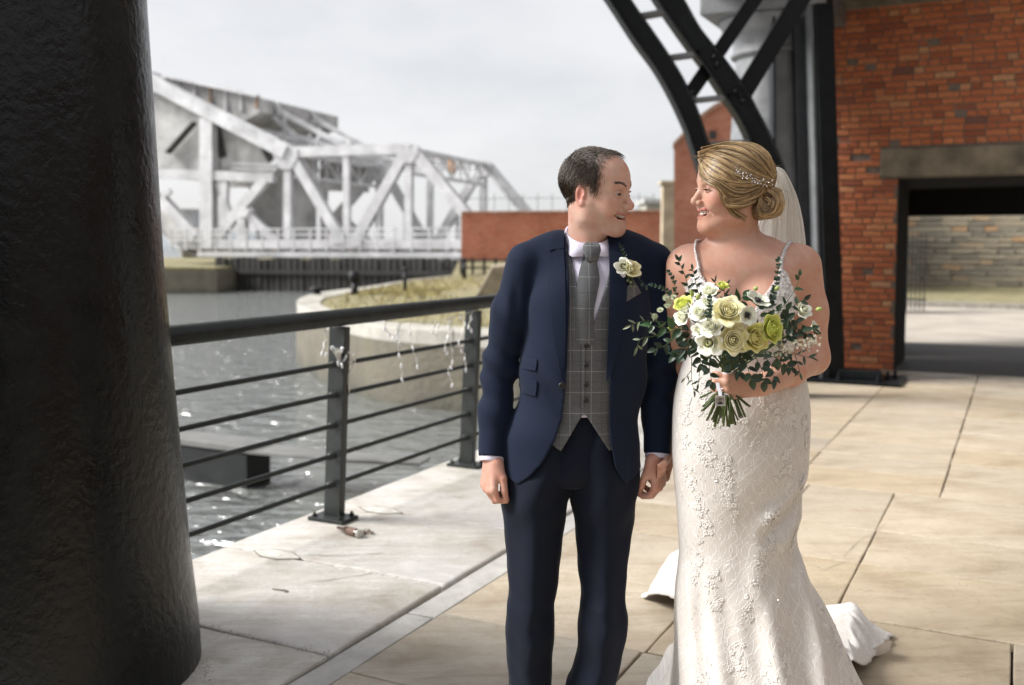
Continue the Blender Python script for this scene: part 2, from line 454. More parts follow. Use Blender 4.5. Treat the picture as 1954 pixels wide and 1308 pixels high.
bw = MB(); bw.prism([E(WS + .012, tL - .6, -.05), E(WS + .012, tO - .006, -.05), E(WS + .012, tO - .006, zLb), E(WS + .012, tLint, zLb), E(WS + .012, tLint, zLt), E(WS + .012, tR + 3, zLt), E(WS + .012, tR + 3, TOPZ), E(WS + .012, tL - .6, TOPZ)], D * 0.42)
bw.build('wall_core', M_mortar, warehouse)
bmeshes = {}
def brick_mesh(L):
    k = (L, rnd.randrange(3))
    if k not in bmeshes:
        m = MB(); h = .0310; c = .004; dpt = .05
        x0, x1 = -L / 2, L / 2
        j = lambda: rnd.uniform(-.0025, .0025)
        fr = [(x0 + c + j(), -h + c + j()), (x1 - c + j(), -h + c + j()), (x1 - c + j(), h - c + j()), (x0 + c + j(), h - c + j())]
        bk = [(x0, -h), (x1, -h), (x1, h), (x0, h)]
        pt = lambda a, b, d: Q * a + Z * b + D * d
        vs = [pt(a, b, 0) for a, b in fr] + [pt(a, b, .006) for a, b in bk] + [pt(a, b, dpt) for a, b in bk]
        fs = [(0, 1, 2, 3)] + [(i, i + 4, (i + 1) % 4 + 4, (i + 1) % 4) for i in range(4)] + [(i + 4, i + 8, (i + 1) % 4 + 8, (i + 1) % 4 + 4) for i in range(4)]
        m.add(vs, fs); bmeshes[k] = m.mesh('brick'); bmeshes[k].materials.append(M_brick)
    return bmeshes[k]
cand = []
nc = int(TOPZ / 0.0752)
for r in range(nc):
    z = 0.037 + r * 0.0752
    head = (r % 4 == 3)
    t_ = tL - 0.02 - rnd.random() * 0.1 - (0.056 if head else (0.11 if r % 2 else 0))
    hi = tO - 0.003 if z < zLb - .03 else (tLint - .004 if z < zLt + .03 else tR)
    while t_ < hi - 0.03:
        L = 0.102 if (head or rnd.random() < 0.16) else 0.213
        L2 = min(L, hi - t_ - .001)
        if L2 > 0.04: cand.append((t_ + L2 / 2, z, round(L2 if L2 < L - .02 else L, 2) if L2 < L else L))
        t_ += L2 + 0.013
print('bricks', len(cand))
cand.sort(key=lambda c: -c[2] * (1 + .05 * c[0]))
restb = MB()
for i, (tt, z, L) in enumerate(cand):
    off = -rnd.uniform(0, .005) if rnd.random() < .93 else rnd.uniform(.004, .02)
    loc = E(WS + off, tt, z)
    if i < 296:
        b = link('brick', brick_mesh(L), None, warehouse, loc=tuple(loc)); b.rotation_euler = (rnd.uniform(-.01, .01), rnd.uniform(-.012, .012), rnd.uniform(-.01, .01))
    else:
        me = brick_mesh(L)
        restb.add([np.array(v.co) + loc for v in me.vertices], [tuple(p.vertices) for p in me.polygons])
o = restb.build('brick_courses', M_brick, warehouse); o['kind'] = 'stuff'
m = MB(); m.prism([E(WS - .02, tLint, zLb), E(WS - .02, tR + 3, zLb), E(WS - .02, tR + 3, zLt), E(WS - .02, tLint, zLt)], D * .40)
m.build('lintel', M_conc, warehouse, bevel=.012)
m = MB(); m.prism([E(WS - .05, tL - .6, TOPZ - .11), E(WS - .05, tR + 3, TOPZ - .11), E(WS - .05, tR + 3, TOPZ), E(WS - .05, tL - .6, TOPZ)], D * .2)
m.build('string_course', M_conc, warehouse, bevel=.01)
# passage side wall, ceiling, far beam
PD, CD = 1.35, 3.8
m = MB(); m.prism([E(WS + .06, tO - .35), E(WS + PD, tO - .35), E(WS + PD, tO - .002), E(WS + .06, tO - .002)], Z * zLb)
m.build('passage_side', pmat('shade_dark_render', (.022, .02, .018), .95, 0, .3, 3, spec=.1), warehouse)  # near-black colour carries the passage shade, on the ceiling too
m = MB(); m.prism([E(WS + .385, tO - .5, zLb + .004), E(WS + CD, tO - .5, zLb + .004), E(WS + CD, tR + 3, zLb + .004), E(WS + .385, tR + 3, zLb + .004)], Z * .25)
m.build('passage_ceiling', bpy.data.materials['shade_dark_render'], warehouse)
zb = P(1800, 412, E(WS + CD, tO + 1)[1])[2]
m = MB(); m.prism([E(WS + CD - .3, tO - .5, zb), E(WS + CD, tO - .5, zb), E(WS + CD, tR + 3, zb), E(WS + CD - .3, tR + 3, zb)], Z * (zLb - zb))
m.build('steel_beam', M_dark, warehouse)
m = MB(); m.prism([E(WS + .45, tL - .6, zLb + .27), E(WS + CD, tL - .6, zLb + .27), E(WS + CD, tR + 3, zLb + .27), E(WS + .45, tR + 3, zLb + .27)], Z * (TOPZ - zLb - .27))
m.build('upper_mass', M_mortar, warehouse)
m = MB(); m.prism([E(WS + PD + .01, tO - .75, 0), E(WS + CD - .31, tO - .75, 0), E(WS + CD - .31, tO - .5, 0), E(WS + PD + .01, tO - .5, 0)], Z * zLb); m.build('passage_side', bpy.data.materials['shade_dark_render'], warehouse)  # hidden extra wall added to keep the sun off the passage floor
# the storeys carried on the columns: soffit over the walkway
M_soff = pmat('soffit_paint', (0.22, 0.21, 0.20), 0.8, 0, 0.2, 2)
m = MB(); m.prism([E(5.9, 0.05, TOPZ + .02), E(WS + CD, 0.05, TOPZ + .02), E(WS + CD, 16, TOPZ + .02), E(5.9, 16, TOPZ + .02)], Z * 5.5)
m.build('upper_storeys', M_mortar, warehouse)
m = MB(); m.prism([E(5.92, 0.06, TOPZ), E(WS - .06, 0.06, TOPZ), E(WS - .06, 15.9, TOPZ), E(5.92, 15.9, TOPZ)], Z * .019)
m.build('soffit', M_soff, warehouse)
m = MB(); m.prism([E(-3.6, -.02, TOPZ - .02), E(5.9, .30, TOPZ - .02), E(5.9, .75, TOPZ - .02), E(-3.6, .45, TOPZ - .02)], Z * .55); m.build('column_beam', M_dark, warehouse)
# unseen walls added inland and behind the camera to cut fill light
M_dkb = pmat('dark_brick', (0.085, 0.055, 0.042), 0.9, 0, 0.3, 3)
m = MB(); m.prism([E(-13, 9.5, 0), E(WS, 9.5, 0), E(WS, 9.8, 0), E(-13, 9.8, 0)], Z * TOPZ); m.build('inland_light_block', M_dkb, warehouse)
m = MB(); m.prism([E(-12, 0.6, 0), E(-12, 9.5, 0), E(-12.3, 9.5, 0), E(-12.3, .6, 0)], Z * TOPZ); m.build('end_light_block', M_dkb, warehouse)
# ---- beyond the passage
gv = G(1850, 588); sK = float((gv - O0) @ D)
M_road = pmat('pale_road', (0.31, 0.275, 0.235), 0.8, 0, 0.2, 1.2, 0.3, 30)
road = tag(MB().prism([E(WS + 3.704, -0.1, -.05), E(sK + .02, -0.1, -.05), E(sK + .02, 30, -.05), E(WS + 3.704, 30, -.05)], Z * .045).build('road', M_road), kind='structure')
tag(MB().prism([E(WS - .1, tO - .3, -.05), E(WS + 3.7, tO - .3, -.05), E(WS + 3.7, 16, -.05), E(WS - .1, 16, -.05)], Z * .043).build('passage_floor', pmat('passage_shade_paving', (0.055, 0.048, 0.042), 0.7, 0, 0.3, 4, .5, 30)), kind='structure')  # shade inside the passage is put into this floor colour
tag(MB().prism([E(sK, -0.1, -.02), E(sK + .25, -0.1, -.02), E(sK + .25, 30, -.02), E(sK, 30, -.02)], Z * .14).build('kerb', pmat('kerb_stone', (0.25, 0.23, 0.2), .8)), kind='structure')
tag(MB().prism([E(sK + .26, -0.1, -.02), E(34, -0.1, -.02), E(34, 30, -.02), E(sK + .26, 30, -.02)], Z * .11).build('grass_verge', M_grass), kind='structure')
t = NT('rubble_stone'); co = t.coord()
v = t.node('ShaderNodeTexVoronoi', {'Vector': t.coord('Object', (1.6, 1.6, 4.2)), 'Scale': 1.0}); n = t.noise(6, 5, .6)
t.p(color=t.mix(t.math('MULTIPLY', n, .55), t.mix(.5, t.ramp(t.node('ShaderNodeSeparateColor', {0: v.outputs['Color']}).outputs[0], [(0, (.14, .125, .10)), (.5, (.24, .21, .165)), (.85, (.30, .25, .18)), (1, (.40, .25, .13))]), (.22, .2, .16)), (.08, .075, .06)), rough=.9, normal=t.bump(v.outputs['Distance'], .8, .08))
M_rub = t.m
rub = empty('stone_wall', tuple(E(32, 3)), 'rough grey rubble stone wall beyond the passage', 'wall')
m = MB(); m.prism([E(32.04, -4, 0), E(32.04, 20, 0), E(32.04, 20, 4.5), E(32.04, -4, 4.5)], D * .6); m.build('wall_core', M_mortar, rub)
RS = [[], [], []]
for k in range(6):
    m = MB(); L = .19 + .05 * k; h = .07 + .010 * (k % 3)
    j = lambda a=.03: rnd.uniform(-a, a)
    vs = [Q * (-L + j()) + Z * (-h + j(.02)) + D * -.05, Q * (L + j()) + Z * (-h + j(.02)) + D * -.06, Q * (L + j()) + Z * (h + j(.02)) + D * -.04, Q * (-L + j()) + Z * (h + j(.02)) + D * -.05]
    m.add(vs + [(x * 1.08) + D * .1 for x in vs], [(0, 1, 2, 3)] + [(i, i + 4, (i + 1) % 4 + 4, (i + 1) % 4) for i in range(4)])
    me = m.mesh('stone'); me.materials.append(None); RS[0].append((me, L * 2, h * 2))
t = NT('rubble_block'); oi = t.node('ShaderNodeObjectInfo').outputs['Random']; n = t.noise(5, 5, .6)
t.p(color=t.mix(t.math('MULTIPLY', n, .6), t.ramp(oi, [(0, (.16, .145, .115)), (.5, (.27, .24, .185)), (.85, (.34, .285, .20)), (1, (.46, .27, .13))]), (.10, .09, .07)), rough=.9, normal=t.bump(n, .6, .04)); M_rb = t.m
for me, _, _ in RS[0]: me.materials[0] = M_rb
z = .1; cnt = 0
while z < 2.9:
    hrow = rnd.uniform(.15, .19); tt = -1.0 - rnd.random() * .4
    while tt < 4.1 and cnt < 298:
        me, L, h = rnd.choice(RS[0])
        o = link('stone', me, None, rub, loc=tuple(E(32, tt + L / 2, z + hrow / 2))); o.rotation_euler = (rnd.uniform(-.03, .03), rnd.uniform(-.05, .05), 0)
        cnt += 1; tt += L + .02
    z += hrow + .015
print('stones', cnt)
# ================================================================== IRON COLUMNS, PIER, ARCH
t = NT('column_paint'); co = t.coord()
nb = t.noise(38, 2, .5, t.coord('Object', (1, 1, .8)), .25); nb2 = t.noise(9, 4, .55, co, .3); nb3 = t.noise(110, 3, .6, co)
t.p(color=t.ramp(nb2, [(.3, (.002, .003, .0036)), (.7, (.0045, .006, .0068))]), rough=t.ramp(nb2, [(.3, .22), (.7, .36)]), spec=.30,
    normal=t.bump(t.math('ADD', t.math('ADD', t.math('MULTIPLY', nb, .75), t.math('MULTIPLY', nb2, .45)), t.math('MULTIPLY', nb3, .15)), .30, .016)); M_col = t.m
M_colg = pmat('grey_column_paint', (0.15, 0.155, 0.162), 0.5, 0, 0.25, 5, 0.4, 18)
M_black = pmat('black_gloss_steel', (0.006, 0.007, 0.008), 0.40, 0, 0.35, 7, 0.35, 26, spec=.15)
def iron_column(name, base, prof, mat, label):
    root = empty(name, tuple(base), label, 'column', 'iron columns along the dock edge')
    m = MB(); m.smooth = True; m.lathe(prof, base, 64, cap=False); m.build('shaft', mat, root)
    zt = prof[-1][1]; r = prof[-1][0]
    m = MB(); m.smooth = True
    m.lathe([(r - .01, zt - .005), (r + .05, zt), (r + .06, zt + .03), (r + .03, zt + .06), (r + .035, zt + .22), (r + .09, zt + .24), (r + .15, zt + .30), (r + .19, zt + .38), (r + .2, zt + .42)], base, 64)
    m.build('capital', mat, root)
    m = MB(); e = r + .25; b = np.array(base) + Z * (zt + .42)
    m.prism([b + Q * -e + D * -e, b + Q * e + D * -e, b + Q * e + D * e, b + Q * -e + D * e], Z * .2); m.build('abacus', mat, root, bevel=.01)
    return root
LC = np.array([-1.70, 3.40, 0.0])
def lr(px, py):
    z = P(px, py, 3.4)[2]; mslope = (px - CX) / FPX / (ray(px, py)[1]); 
    return (mslope * 3.4 - LC[0]) / math.sqrt(1 + mslope ** 2), z
prof = [lr(385, 1298), lr(380, 1200), lr(362, 1050), lr(345, 860), lr(330, 700), lr(313, 500), lr(300, 280), lr(289, 110), lr(282, 10)]
prof = [(prof[0][0] + .002, 0.0)] + [p for p in prof if p[1] > .08]
prof += [(prof[-1][0] - .012, 2.75), (prof[-1][0] - .02, 3.2), (prof[-1][0] - .028, 3.70)]
print([tuple(round(float(x), 2) for x in p) for p in prof])
iron_column('iron_column', LC, prof, M_col, 'massive black painted column with lumpy paint at the near dock edge')
RC = P(1468, 600, 11.6); RC[2] = 0
iron_column('iron_column', RC, [(.56, 0), (.55, .6), (.52, 1.5), (.485, 2.4), (.45, 3.2), (.43, 3.62)], M_colg, 'pale grey painted column with a square capital behind the arched ribs')

# steel pier in front of the grey column
PYD = 10.9
def px_strip(m, xt, xb, yt, yb, Y, w, back=.12):
    """leaning flat: centre line from pixel (xt,yt) to (xb,yb), w metres wide"""
    a, b = P(xt, yt, Y), P(xb, yb, Y)
    m.bar(a, b, w, back, side=(1, 0, 0))
pier = empty('steel_pier', tuple(G(1570, 722)), 'black riveted steel pier standing against the end of the brick wall', 'pier')
m = MB(); px_strip(m, 1562, 1588, -90, 722, PYD, .19, .30); m.build('raking_flange', M_black, pier, bevel=.008)
m = MB(); px_strip(m, 1527, 1548, -90, 722, PYD + .22, .22, .2); m.build('web', pmat('dark_grey_steel', (.022, .024, .027), .4, 0, .3, 6, .3, 22, spec=.25), pier, bevel=.006)
M_midg = pmat('grey_steel', (.12, .125, .13), .42, 0, .25, 6, .3, 20)
m = MB(); px_strip(m, 1487, 1490, -90, 722, PYD + .3, .17, .1); m.build('flange', M_midg, pier, bevel=.006)  # grey stands in for the light on the black pier's flange
m = MB(); px_strip(m, 1541, 1563, -90, 720, PYD + .02, .035, .2); m.build('angle', M_midg, pier, bevel=.004)  # lit edge of the black pier painted as a grey strip
m = MB(); px_strip(m, 1473, 1476, -90, 722, PYD + .2, .03, .16); m.build('angle', bpy.data.materials['dark_grey_steel'], pier, bevel=.004)
b0 = G(1592, 724)
m = MB(); m.box(b0 + Z * .02 + Q * .1, Q * .62, D * .38, Z * .018); m.build('base_plate', M_black, pier, bevel=.006)
m = MB(); m.box(b0 + Z * .09 + Q * .1 + D * -.1, Q * .40, D * .10, Z * .05); m.build('base_block', M_black, pier, bevel=.01)
for sx, sy in ((-.4, -.3), (.1, -.32), (.5, -.28), (.62, .1), (.56, -.05)):
    m = MB(); m.lathe([(.035, 0), (.035, .03), (.02, .032), (.018, .085)], b0 + Q * sx + D * sy + Z * .038, 6); m.build('anchor_bolt', M_black, pier)

# arched ribs
AY = 9.6
arch = empty('arched_bracket', tuple(P(1480, 380, AY)), 'black curved pair of steel ribs joined by flat battens, leaning from the pier', 'arch')
def smooth_poly(pts, n=6):
    pts = [np.array(p, float) for p in pts]; out = []
    for i in range(len(pts) - 1):
        p0, p1, p2, p3 = pts[max(i - 1, 0)], pts[i], pts[i + 1], pts[min(i + 2, len(pts) - 1)]
        for k in range(n):
            t_ = k / n
            out.append(.5 * ((2 * p1) + (-p0 + p2) * t_ + (2 * p0 - 5 * p1 + 4 * p2 - p3) * t_ ** 2 + (-p0 + 3 * p1 - 3 * p2 + p3) * t_ ** 3))
    return out + [pts[-1]]
def rib(pl, pr, Y, dep, lip):
    L = smooth_poly([(1150 + x / 2.43, y / 2.43) for x, y in pl]); Rr = smooth_poly([(1150 + x / 2.43, y / 2.43) for x, y in pr])
    n = min(len(L), len(Rr)); m = MB()
    ring = []
    for a, b in zip(L, Rr):
        A, B = P(a[0], a[1], Y), P(b[0], b[1], Y); back = np.array([0.0, dep, 0])
        ring.append([A, B, B + back, A + back])
    m.grid(ring, close=True)
    m.add(ring[0], [(3, 2, 1, 0)]); m.add(ring[-1], [(0, 1, 2, 3)])
    m.build('rib', M_black, arch, bevel=.006)
    # edge angles riveted along the rib
    for S, off in ((L, 0), (Rr, 0)):
        m = MB(); m.tube([P(p[0], p[1], Y - .012) for p in S], lip, 4); m.build('edge_angle', M_black, arch)
rib([(-75, -160), (45, 18), (150, 180), (245, 310), (320, 440), (385, 580), (420, 680), (475, 860), (520, 1040), (560, 1250), (585, 1450), (600, 1640), (606, 1852)],
    [(30, -160), (140, 18), (225, 140), (300, 250), (370, 365), (425, 480), (470, 605), (530, 800), (580, 1020), (625, 1240), (655, 1450), (672, 1640), (680, 1852)], AY, .26, .014)
rib([(160, -160), (270, 18), (390, 190), (480, 310), (560, 430), (640, 550), (700, 680), (770, 860), (830, 1060), (850, 1260), (858, 1450), (860, 1640), (858, 1852)],
    [(285, -160), (385, 18), (455, 140), (560, 270), (660, 410), (725, 530), (785, 650), (860, 840), (915, 1060), (928, 1260), (932, 1450), (932, 1640), (930, 1852)], AY + .02, .26, .014)
def zp(x, y): return (1150 + x / 2.43, y / 2.43)
for a, b, w in (((165, 72), (300, 48), .10), ((300, 265), (450, 245), .10), ((405, 465), (590, 445), .12), ((480, 668), (700, 655), .14), ((30, -60), (220, -90), .1)):
    m = MB(); A, B = P(*zp(*a), AY + .03), P(*zp(*b), AY + .03)
    m.box((A + B) / 2 + np.array([0, .09, 0]), (B - A) / 2, np.array([0, .10, 0]), Z * .018); m.build('batten', M_midg, arch)  # coloured grey for the sky light on the batten tops
def lattice(a, b, Y, w):
    m = MB(); A, B = P(*zp(*a), Y), P(*zp(*b), Y)
    m.bar(A, B, w, .012, side=(1, 0, .5)); 
    dd = (B - A) / np.linalg.norm(B - A); sd = np.cross(dd, [0, 1, 0])
    m.bar(A + sd * w * .5, B + sd * w * .5, .07, .012, side=(0, 1, 0)); m.build('brace', M_black, arch)
lattice((405, 440), (760, -80), AY + .14, .13)
lattice((640, 455), (960, -70), AY + .05, .17)
for x, y in ((640, 440), (655, 470), (620, 425), (520, 265), (535, 300), (420, 430)):
    A = P(*zp(x, y), AY - .015); m = MB(); m.smooth = True; m.lathe([(.026, 0), (.024, .012), (.014, .02), (0.002, .023)], A, 10, axis=(0, -1, 0)); m.build('rivet', M_black, arch)

# ================================================================== RAILING
M_rail = pmat('rail_paint', (.020, .023, .022), .36, 0, .25, 12, .2, 60, spec=.3)
M_railtop = M_rail
rail = empty('guard_railing', tuple(O0), 'dark grey steel guard railing with five bars along the dock edge', 'railing')
LEAN = -.045                                # the posts rake outwards towards their feet
HR = 1.085
SP = 1.47
def RP(s, z, off=0.0): return E(s, 0.055 * z / HR * 1.0 - 0.005 + off, z)
ps = [-1.47, 0, 1.47, 2.94, 4.41, 5.88, 7.2]
for s_ in ps:
    m = MB(); a, b = RP(s_, .02), RP(s_, HR - .03)
    m.bar(a, b, .105, .03, side=D * 0 + Q)      # flat blade
    m.bar(a + D * .035, b + D * .035, .075, .04, side=Q)
    post = m.build('post', M_rail, rail, bevel=.003)
    m = MB(); m.box(RP(s_, .013), Q * .115, D * .075, Z * .011); m.build('base_plate', M_rail, post, bevel=.003)
    for i, j in ((1, 1), (1, -1), (-1, 1), (-1, -1)):
        m = MB(); m.lathe([(.014, 0), (.014, .012), (.008, .013), (.007, .024)], RP(s_, .024) + Q * .085 * i + D * .052 * j, 6); m.build('bolt', M_rail, post)
m = MB(); m.smooth = True; m.tube([RP(-3.0, HR + .02), RP(7.3, HR + .02)], .046, 20); m.build('handrail', M_rail, rail)
for z in (.20, .36, .525, .69, .855):
    m = MB(); m.smooth = True; m.tube([RP(-3.0, z), RP(7.3, z)], .0135, 10); m.build('bar', M_rail, rail)
    for s_ in ps[:4]:
        m = MB(); m.smooth = True; m.tube([RP(s_ - .055, z), RP(s_ + .09, z)], .0185, 10); m.build('bar_ferrule', M_rail, rail)

# string lights tied along the rail
M_wire = pmat('clear_flex', (.62, .60, .54), .35, 0, .15, 30)
M_bulb = NT('frosted_bulb').p(color=(.85, .86, .88), rough=.25, trans=.3).m
sl = empty('string_lights', tuple(RP(.3, 1.05)), 'unlit tangled icicle string lights hanging from the handrail', 'lights')
def rp_px(px, py, off=-.06):                  # a point in the railing's upright plane
    return PL(px, py, RP(0, 0, 0) + Q * .055 + Q * -off * -1, Q)
def wire(pts, r=.0028, name='flex'):
    m = MB(); m.smooth = True
    q_ = [PL(x, y, RP(0, .9) + Q * .03, Q) for x, y in smooth_poly(pts, 5)]
    q_ = [p + np.array([rnd.gauss(0, .003), rnd.gauss(0, .003), rnd.gauss(0, .003)]) for p in q_]
    m.tube(q_, r, 5); m.build(name, M_wire, sl); return q_
zz = lambda L: [(300 + x / 2.422, 540 + y / 2.422) for x, y in L]
wire(zz([(768, 172), (840, 166), (930, 155), (1000, 163), (1060, 178), (1140, 180), (1230, 182), (1310, 176), (1400, 150), (1470, 128), (1530, 98), (1555, 100)]))
hang = [zz([(1060, 178), (1055, 215), (1080, 240), (1110, 245), (1105, 225)]), zz([(1118, 180), (1122, 240), (1112, 300), (1128, 360), (1130, 440)]), zz([(1168, 182), (1175, 260), (1190, 330), (1205, 375)]),
        zz([(1290, 178), (1270, 205), (1285, 240), (1300, 190)]), zz([(1335, 165), (1350, 220), (1330, 290), (1340, 320)]), zz([(1350, 160), (1345, 240), (1362, 320), (1368, 370), (1345, 400), (1365, 462)]),
        zz([(1400, 150), (1420, 180), (1405, 240), (1395, 290), (1420, 330), (1425, 400)]), zz([(1455, 135), (1440, 190), (1450, 215)]), zz([(770, 175), (780, 250), (765, 310), (790, 320)])]
for h_ in hang:
    q_ = wire(h_, .0024)
    for k in range(len(q_) - 1, 0, -4):
        m = MB(); m.smooth = True; d_ = np.array([rnd.uniform(-.4, .4), rnd.uniform(-.4, .4), -1]); m.lathe([(.0035, 0), (.0055, .006), (.006, .02), (.002, .03)], q_[k], 8, axis=d_); m.build('bulb', M_bulb, sl)
for k in range(9):                            # the tangle round the near post
    a0 = rnd.random() * 6; pts = []
    cx_, cy_ = zz([(870, 345)])[0]
    for j in range(7):
        pts.append((cx_ + math.cos(a0 + j * 1.1) * rnd.uniform(6, 21) , cy_ + math.sin(a0 + j * 1.3) * rnd.uniform(4, 17)))
    wire(pts, .003)
wire(zz([(800, 295), (830, 330), (870, 370), (885, 400), (880, 450), (885, 510)]), .0035)
wire(zz([(880, 270), (878, 320), (895, 360), (900, 385), (885, 440), (890, 500)]), .0035)
for k in range(9):
    x, y = zz([(870 + rnd.gauss(0, 22), 335 + rnd.gauss(0, 30))])[0]; p_ = PL(x, y, RP(0, .9) + Q * .06, Q)
    m = MB(); m.smooth = True; m.lathe([(.004, 0), (.006, .008), (.006, .022), (.002, .032)], p_, 8, axis=(rnd.gauss(0, 1), rnd.gauss(0, 1), rnd.gauss(0, 1))); m.build('bulb', M_bulb, sl)

# brown bottle and sodden litter by the post foot
M_bottle = NT('brown_glass').p(color=(.05, .02, .008), rough=.12, trans=.2).m
g_ = G(668, 1022) + Z * .022; ax = D * -.25 + Q * .97
bt = empty('bottle', tuple(g_ - Z * .02), 'empty brown glass bottle lying on the coping by the near railing post', 'bottle')
m = MB(); m.smooth = True; m.lathe([(.004, -.075), (.021, -.073), (.022, -.07), (.022, .02), (.017, .045), (.009, .065), (.008, .10)], g_, 18, axis=-ax); m.build('bottle_body', M_bottle, bt)
m = MB(); m.smooth = True; m.lathe([(.0226, -.05), (.0226, .008)], g_, 18, axis=-ax, cap=False); m.build('paper_label', pmat('faded_label', (.12, .07, .05), .7), bt)
m = MB(); m.smooth = True; m.lathe([(.0225, -.0705), (.0235, -.074), (.0225, -.078), (.012, -.076)], g_, 18, axis=-ax); m.build('bottle_foot', M_wire, bt)
lf = MB(); g2 = G(700, 1019)
for k in range(7):
    c_ = g2 + np.array([rnd.gauss(0, .02), rnd.gauss(0, .015), .006 + rnd.random() * .012]); w_ = rnd.uniform(.014, .028); a_ = rnd.random() * 3
    e1 = np.array([math.cos(a_), math.sin(a_), rnd.uniform(-.3, .3)]) * w_; e2 = np.array([-math.sin(a_), math.cos(a_), rnd.uniform(-.3, .5)]) * w_ * .5
    lf.add([c_ - e1, c_ - e2 + Z * .004, c_ + e1, c_ + e2 + Z * .004, c_ + Z * .009], [(0, 1, 4), (1, 2, 4), (2, 3, 4), (3, 0, 4)])
tag(lf.build('dead_leaves', pmat('wet_leaf', (.10, .06, .035), .5)), 'wet brown dead leaves beside the bottle', 'leaves', kind='stuff')

# ================================================================== DOCK, ISLAND, FAR SIDE
# pontoon between the railing and the island
M_pont = pmat('pontoon_deck', (.13, .13, .125), .5, 0, .3, 3, .3, 20)
pa, pb, pc, pd = G(250, 838, WZ + .42), G(470, 866, WZ + .42), G(300, 905, WZ + .42), None
pon = empty('pontoon', tuple((pa + pb) / 2), 'low dark floating pontoon on the water beyond the railing', 'pontoon')
e1 = pb - pa; e2 = np.array([-e1[1], e1[0], 0]); e2 = e2 / np.linalg.norm(e2) * .9
far_b = G(800, 890, WZ + .30)
m = MB(); m.prism([pa, pb, pb + e2 * .5, pa + e2 * .5], Z * .08); m.build('deck', M_pont, pon, bevel=.01)
m = MB(); m.prism([pa + Z * -.02, pb + Z * -.02, pb + e2 * .45 + Z * -.02, pa + e2 * .45 + Z * -.02], Z * -.6); m.build('float', M_dark, pon)
m = MB(); m.prism([pb, G(640, 882, WZ + .42), far_b, far_b + np.array([.1, .35, 0]), pb + e2 * .5], Z * .03); m.build('gangway', M_pont, pon)
# island
island = empty('dock_island', tuple(G(760, 600)), 'round ended stone pier head standing in the dock', 'pier')
IT = smooth_poly([(1230, 650), (1010, 640), (900, 634), (760, 626), (650, 610), (590, 594), (566, 580), (580, 566), (630, 556), (700, 548), (790, 534), (900, 524), (1010, 519), (1230, 512)], 4)
top = [G(x, y, .02) for x, y in IT]
m = MB(); m.smooth = True
ctr = np.mean(top, 0)
bot = [p + (p - ctr) / np.linalg.norm(p - ctr) * .12 - Z * 3.0 for p in top]
m.grid([[p - Z * .27 for p in top], bot]); m.build('pier_wall', M_dock, island)
inn = [p + (ctr - p) / np.linalg.norm(p - ctr) * .95 for p in top]
nI = len(top)
M_cop2 = pmat('pale_coping', (.31, .295, .26), .7, 0, .25, 2.5, .3, 20)
for i in range(0, nI - 1, 3):
    j = min(i + 3, nI - 1); poly = [top[k] for k in range(i, j + 1)] + [inn[k] for k in range(j, i - 1, -1)]
    c_ = np.mean(poly, 0); poly = [p + (c_ - p) * .012 for p in poly]
    m = MB(); m.prism([p - Z * .28 for p in poly], Z * (.30 + rnd.uniform(-.01, .01))); m.build('coping_stone', M_cop2, island, bevel=.03)
m = MB(); m.prism([p - Z * .1 for p in inn], Z * .08); m.build('turf', M_grass, island)
gm = MB()
for k in range(5000):
    a, b = rnd.random(), rnd.random()
    i = rnd.randrange(nI - 1); p = inn[i] * (1 - a) + inn[i + 1] * a; p = p + (ctr - p) * b
    if (p[1] < 29): 
        if rnd.random() < .75: continue
    h = rnd.uniform(.05, .16); an = rnd.random() * 6.28; w_ = .012 + .02 * rnd.random(); x_ = np.array([math.cos(an), math.sin(an), 0]) * w_
    tip = np.array([rnd.gauss(0, .04), rnd.gauss(0, .04), h]); gm.add([p - x_ - Z * .03, p + x_ - Z * .03, p + tip], [(0, 1, 2)])
g = tag(gm.build('grass', pmat('straw_grass', (.30, .26, .115), .9, 0, .5, 1.5)), 'yellowing grass growing on the island pier head', 'grass', kind='stuff')
def bollard(px, py, hpx, rpx, label, mush=True):
    b = G(px, py, .02); k = b[1] / FPX; h, r = hpx * k, rpx * k
    root = empty('mooring_bollard', tuple(b), label, 'bollard', 'mooring bollards on the island')
    m = MB(); m.smooth = True
    if mush: m.lathe([(r * .75, 0), (r * .55, h * .2), (r * .48, h * .5)], b, 20); m.build('post', M_dark, root); m = MB(); m.smooth = True; m.lathe([(r * .5, h * .48), (r * .95, h * .6), (r * 1.05, h * .72), (r * .95, h * .88), (r * .5, h * .98), (.01, h)], b, 20); m.build('cap', M_dark, root)
    else: m.lathe([(r, 0), (r * .9, h * .85)], b, 14); m.build('post', M_dark, root); m = MB(); m.lathe([(r * 1.3, h * .85), (r * 1.35, h * .93), (r * .7, h)], b, 14); m.build('cap', M_dark, root)
bollard(677, 562, 46, 12, 'tall mushroom headed iron bollard on the island, largest of them')
bollard(605, 563, 16, 13, 'squat low iron bollard on the rounded end of the island')
bollard(773, 556, 46, 4, 'thin iron bollard post in the middle of the grass', False)
bollard(886, 533, 40, 4.5, 'thin iron bollard post in front of the low brick wall', False)
# sloping stone block behind the groom
yb = G(930, 566)[1]
blk = empty('stone_buttress', tuple(G(950, 566)), 'weathered sloping stone block on the island behind the groom', 'stone block')
m = MB(); m.prism([P(x, y, yb) for x, y in ((906, 566), (1010, 566), (1010, 504), (938, 508))], np.array([0, 2.2, 0])); m.build('block', pmat('weathered_stone', (.22, .185, .135), .9, 0, .35, 2, .6, 10), blk, bevel=.06)

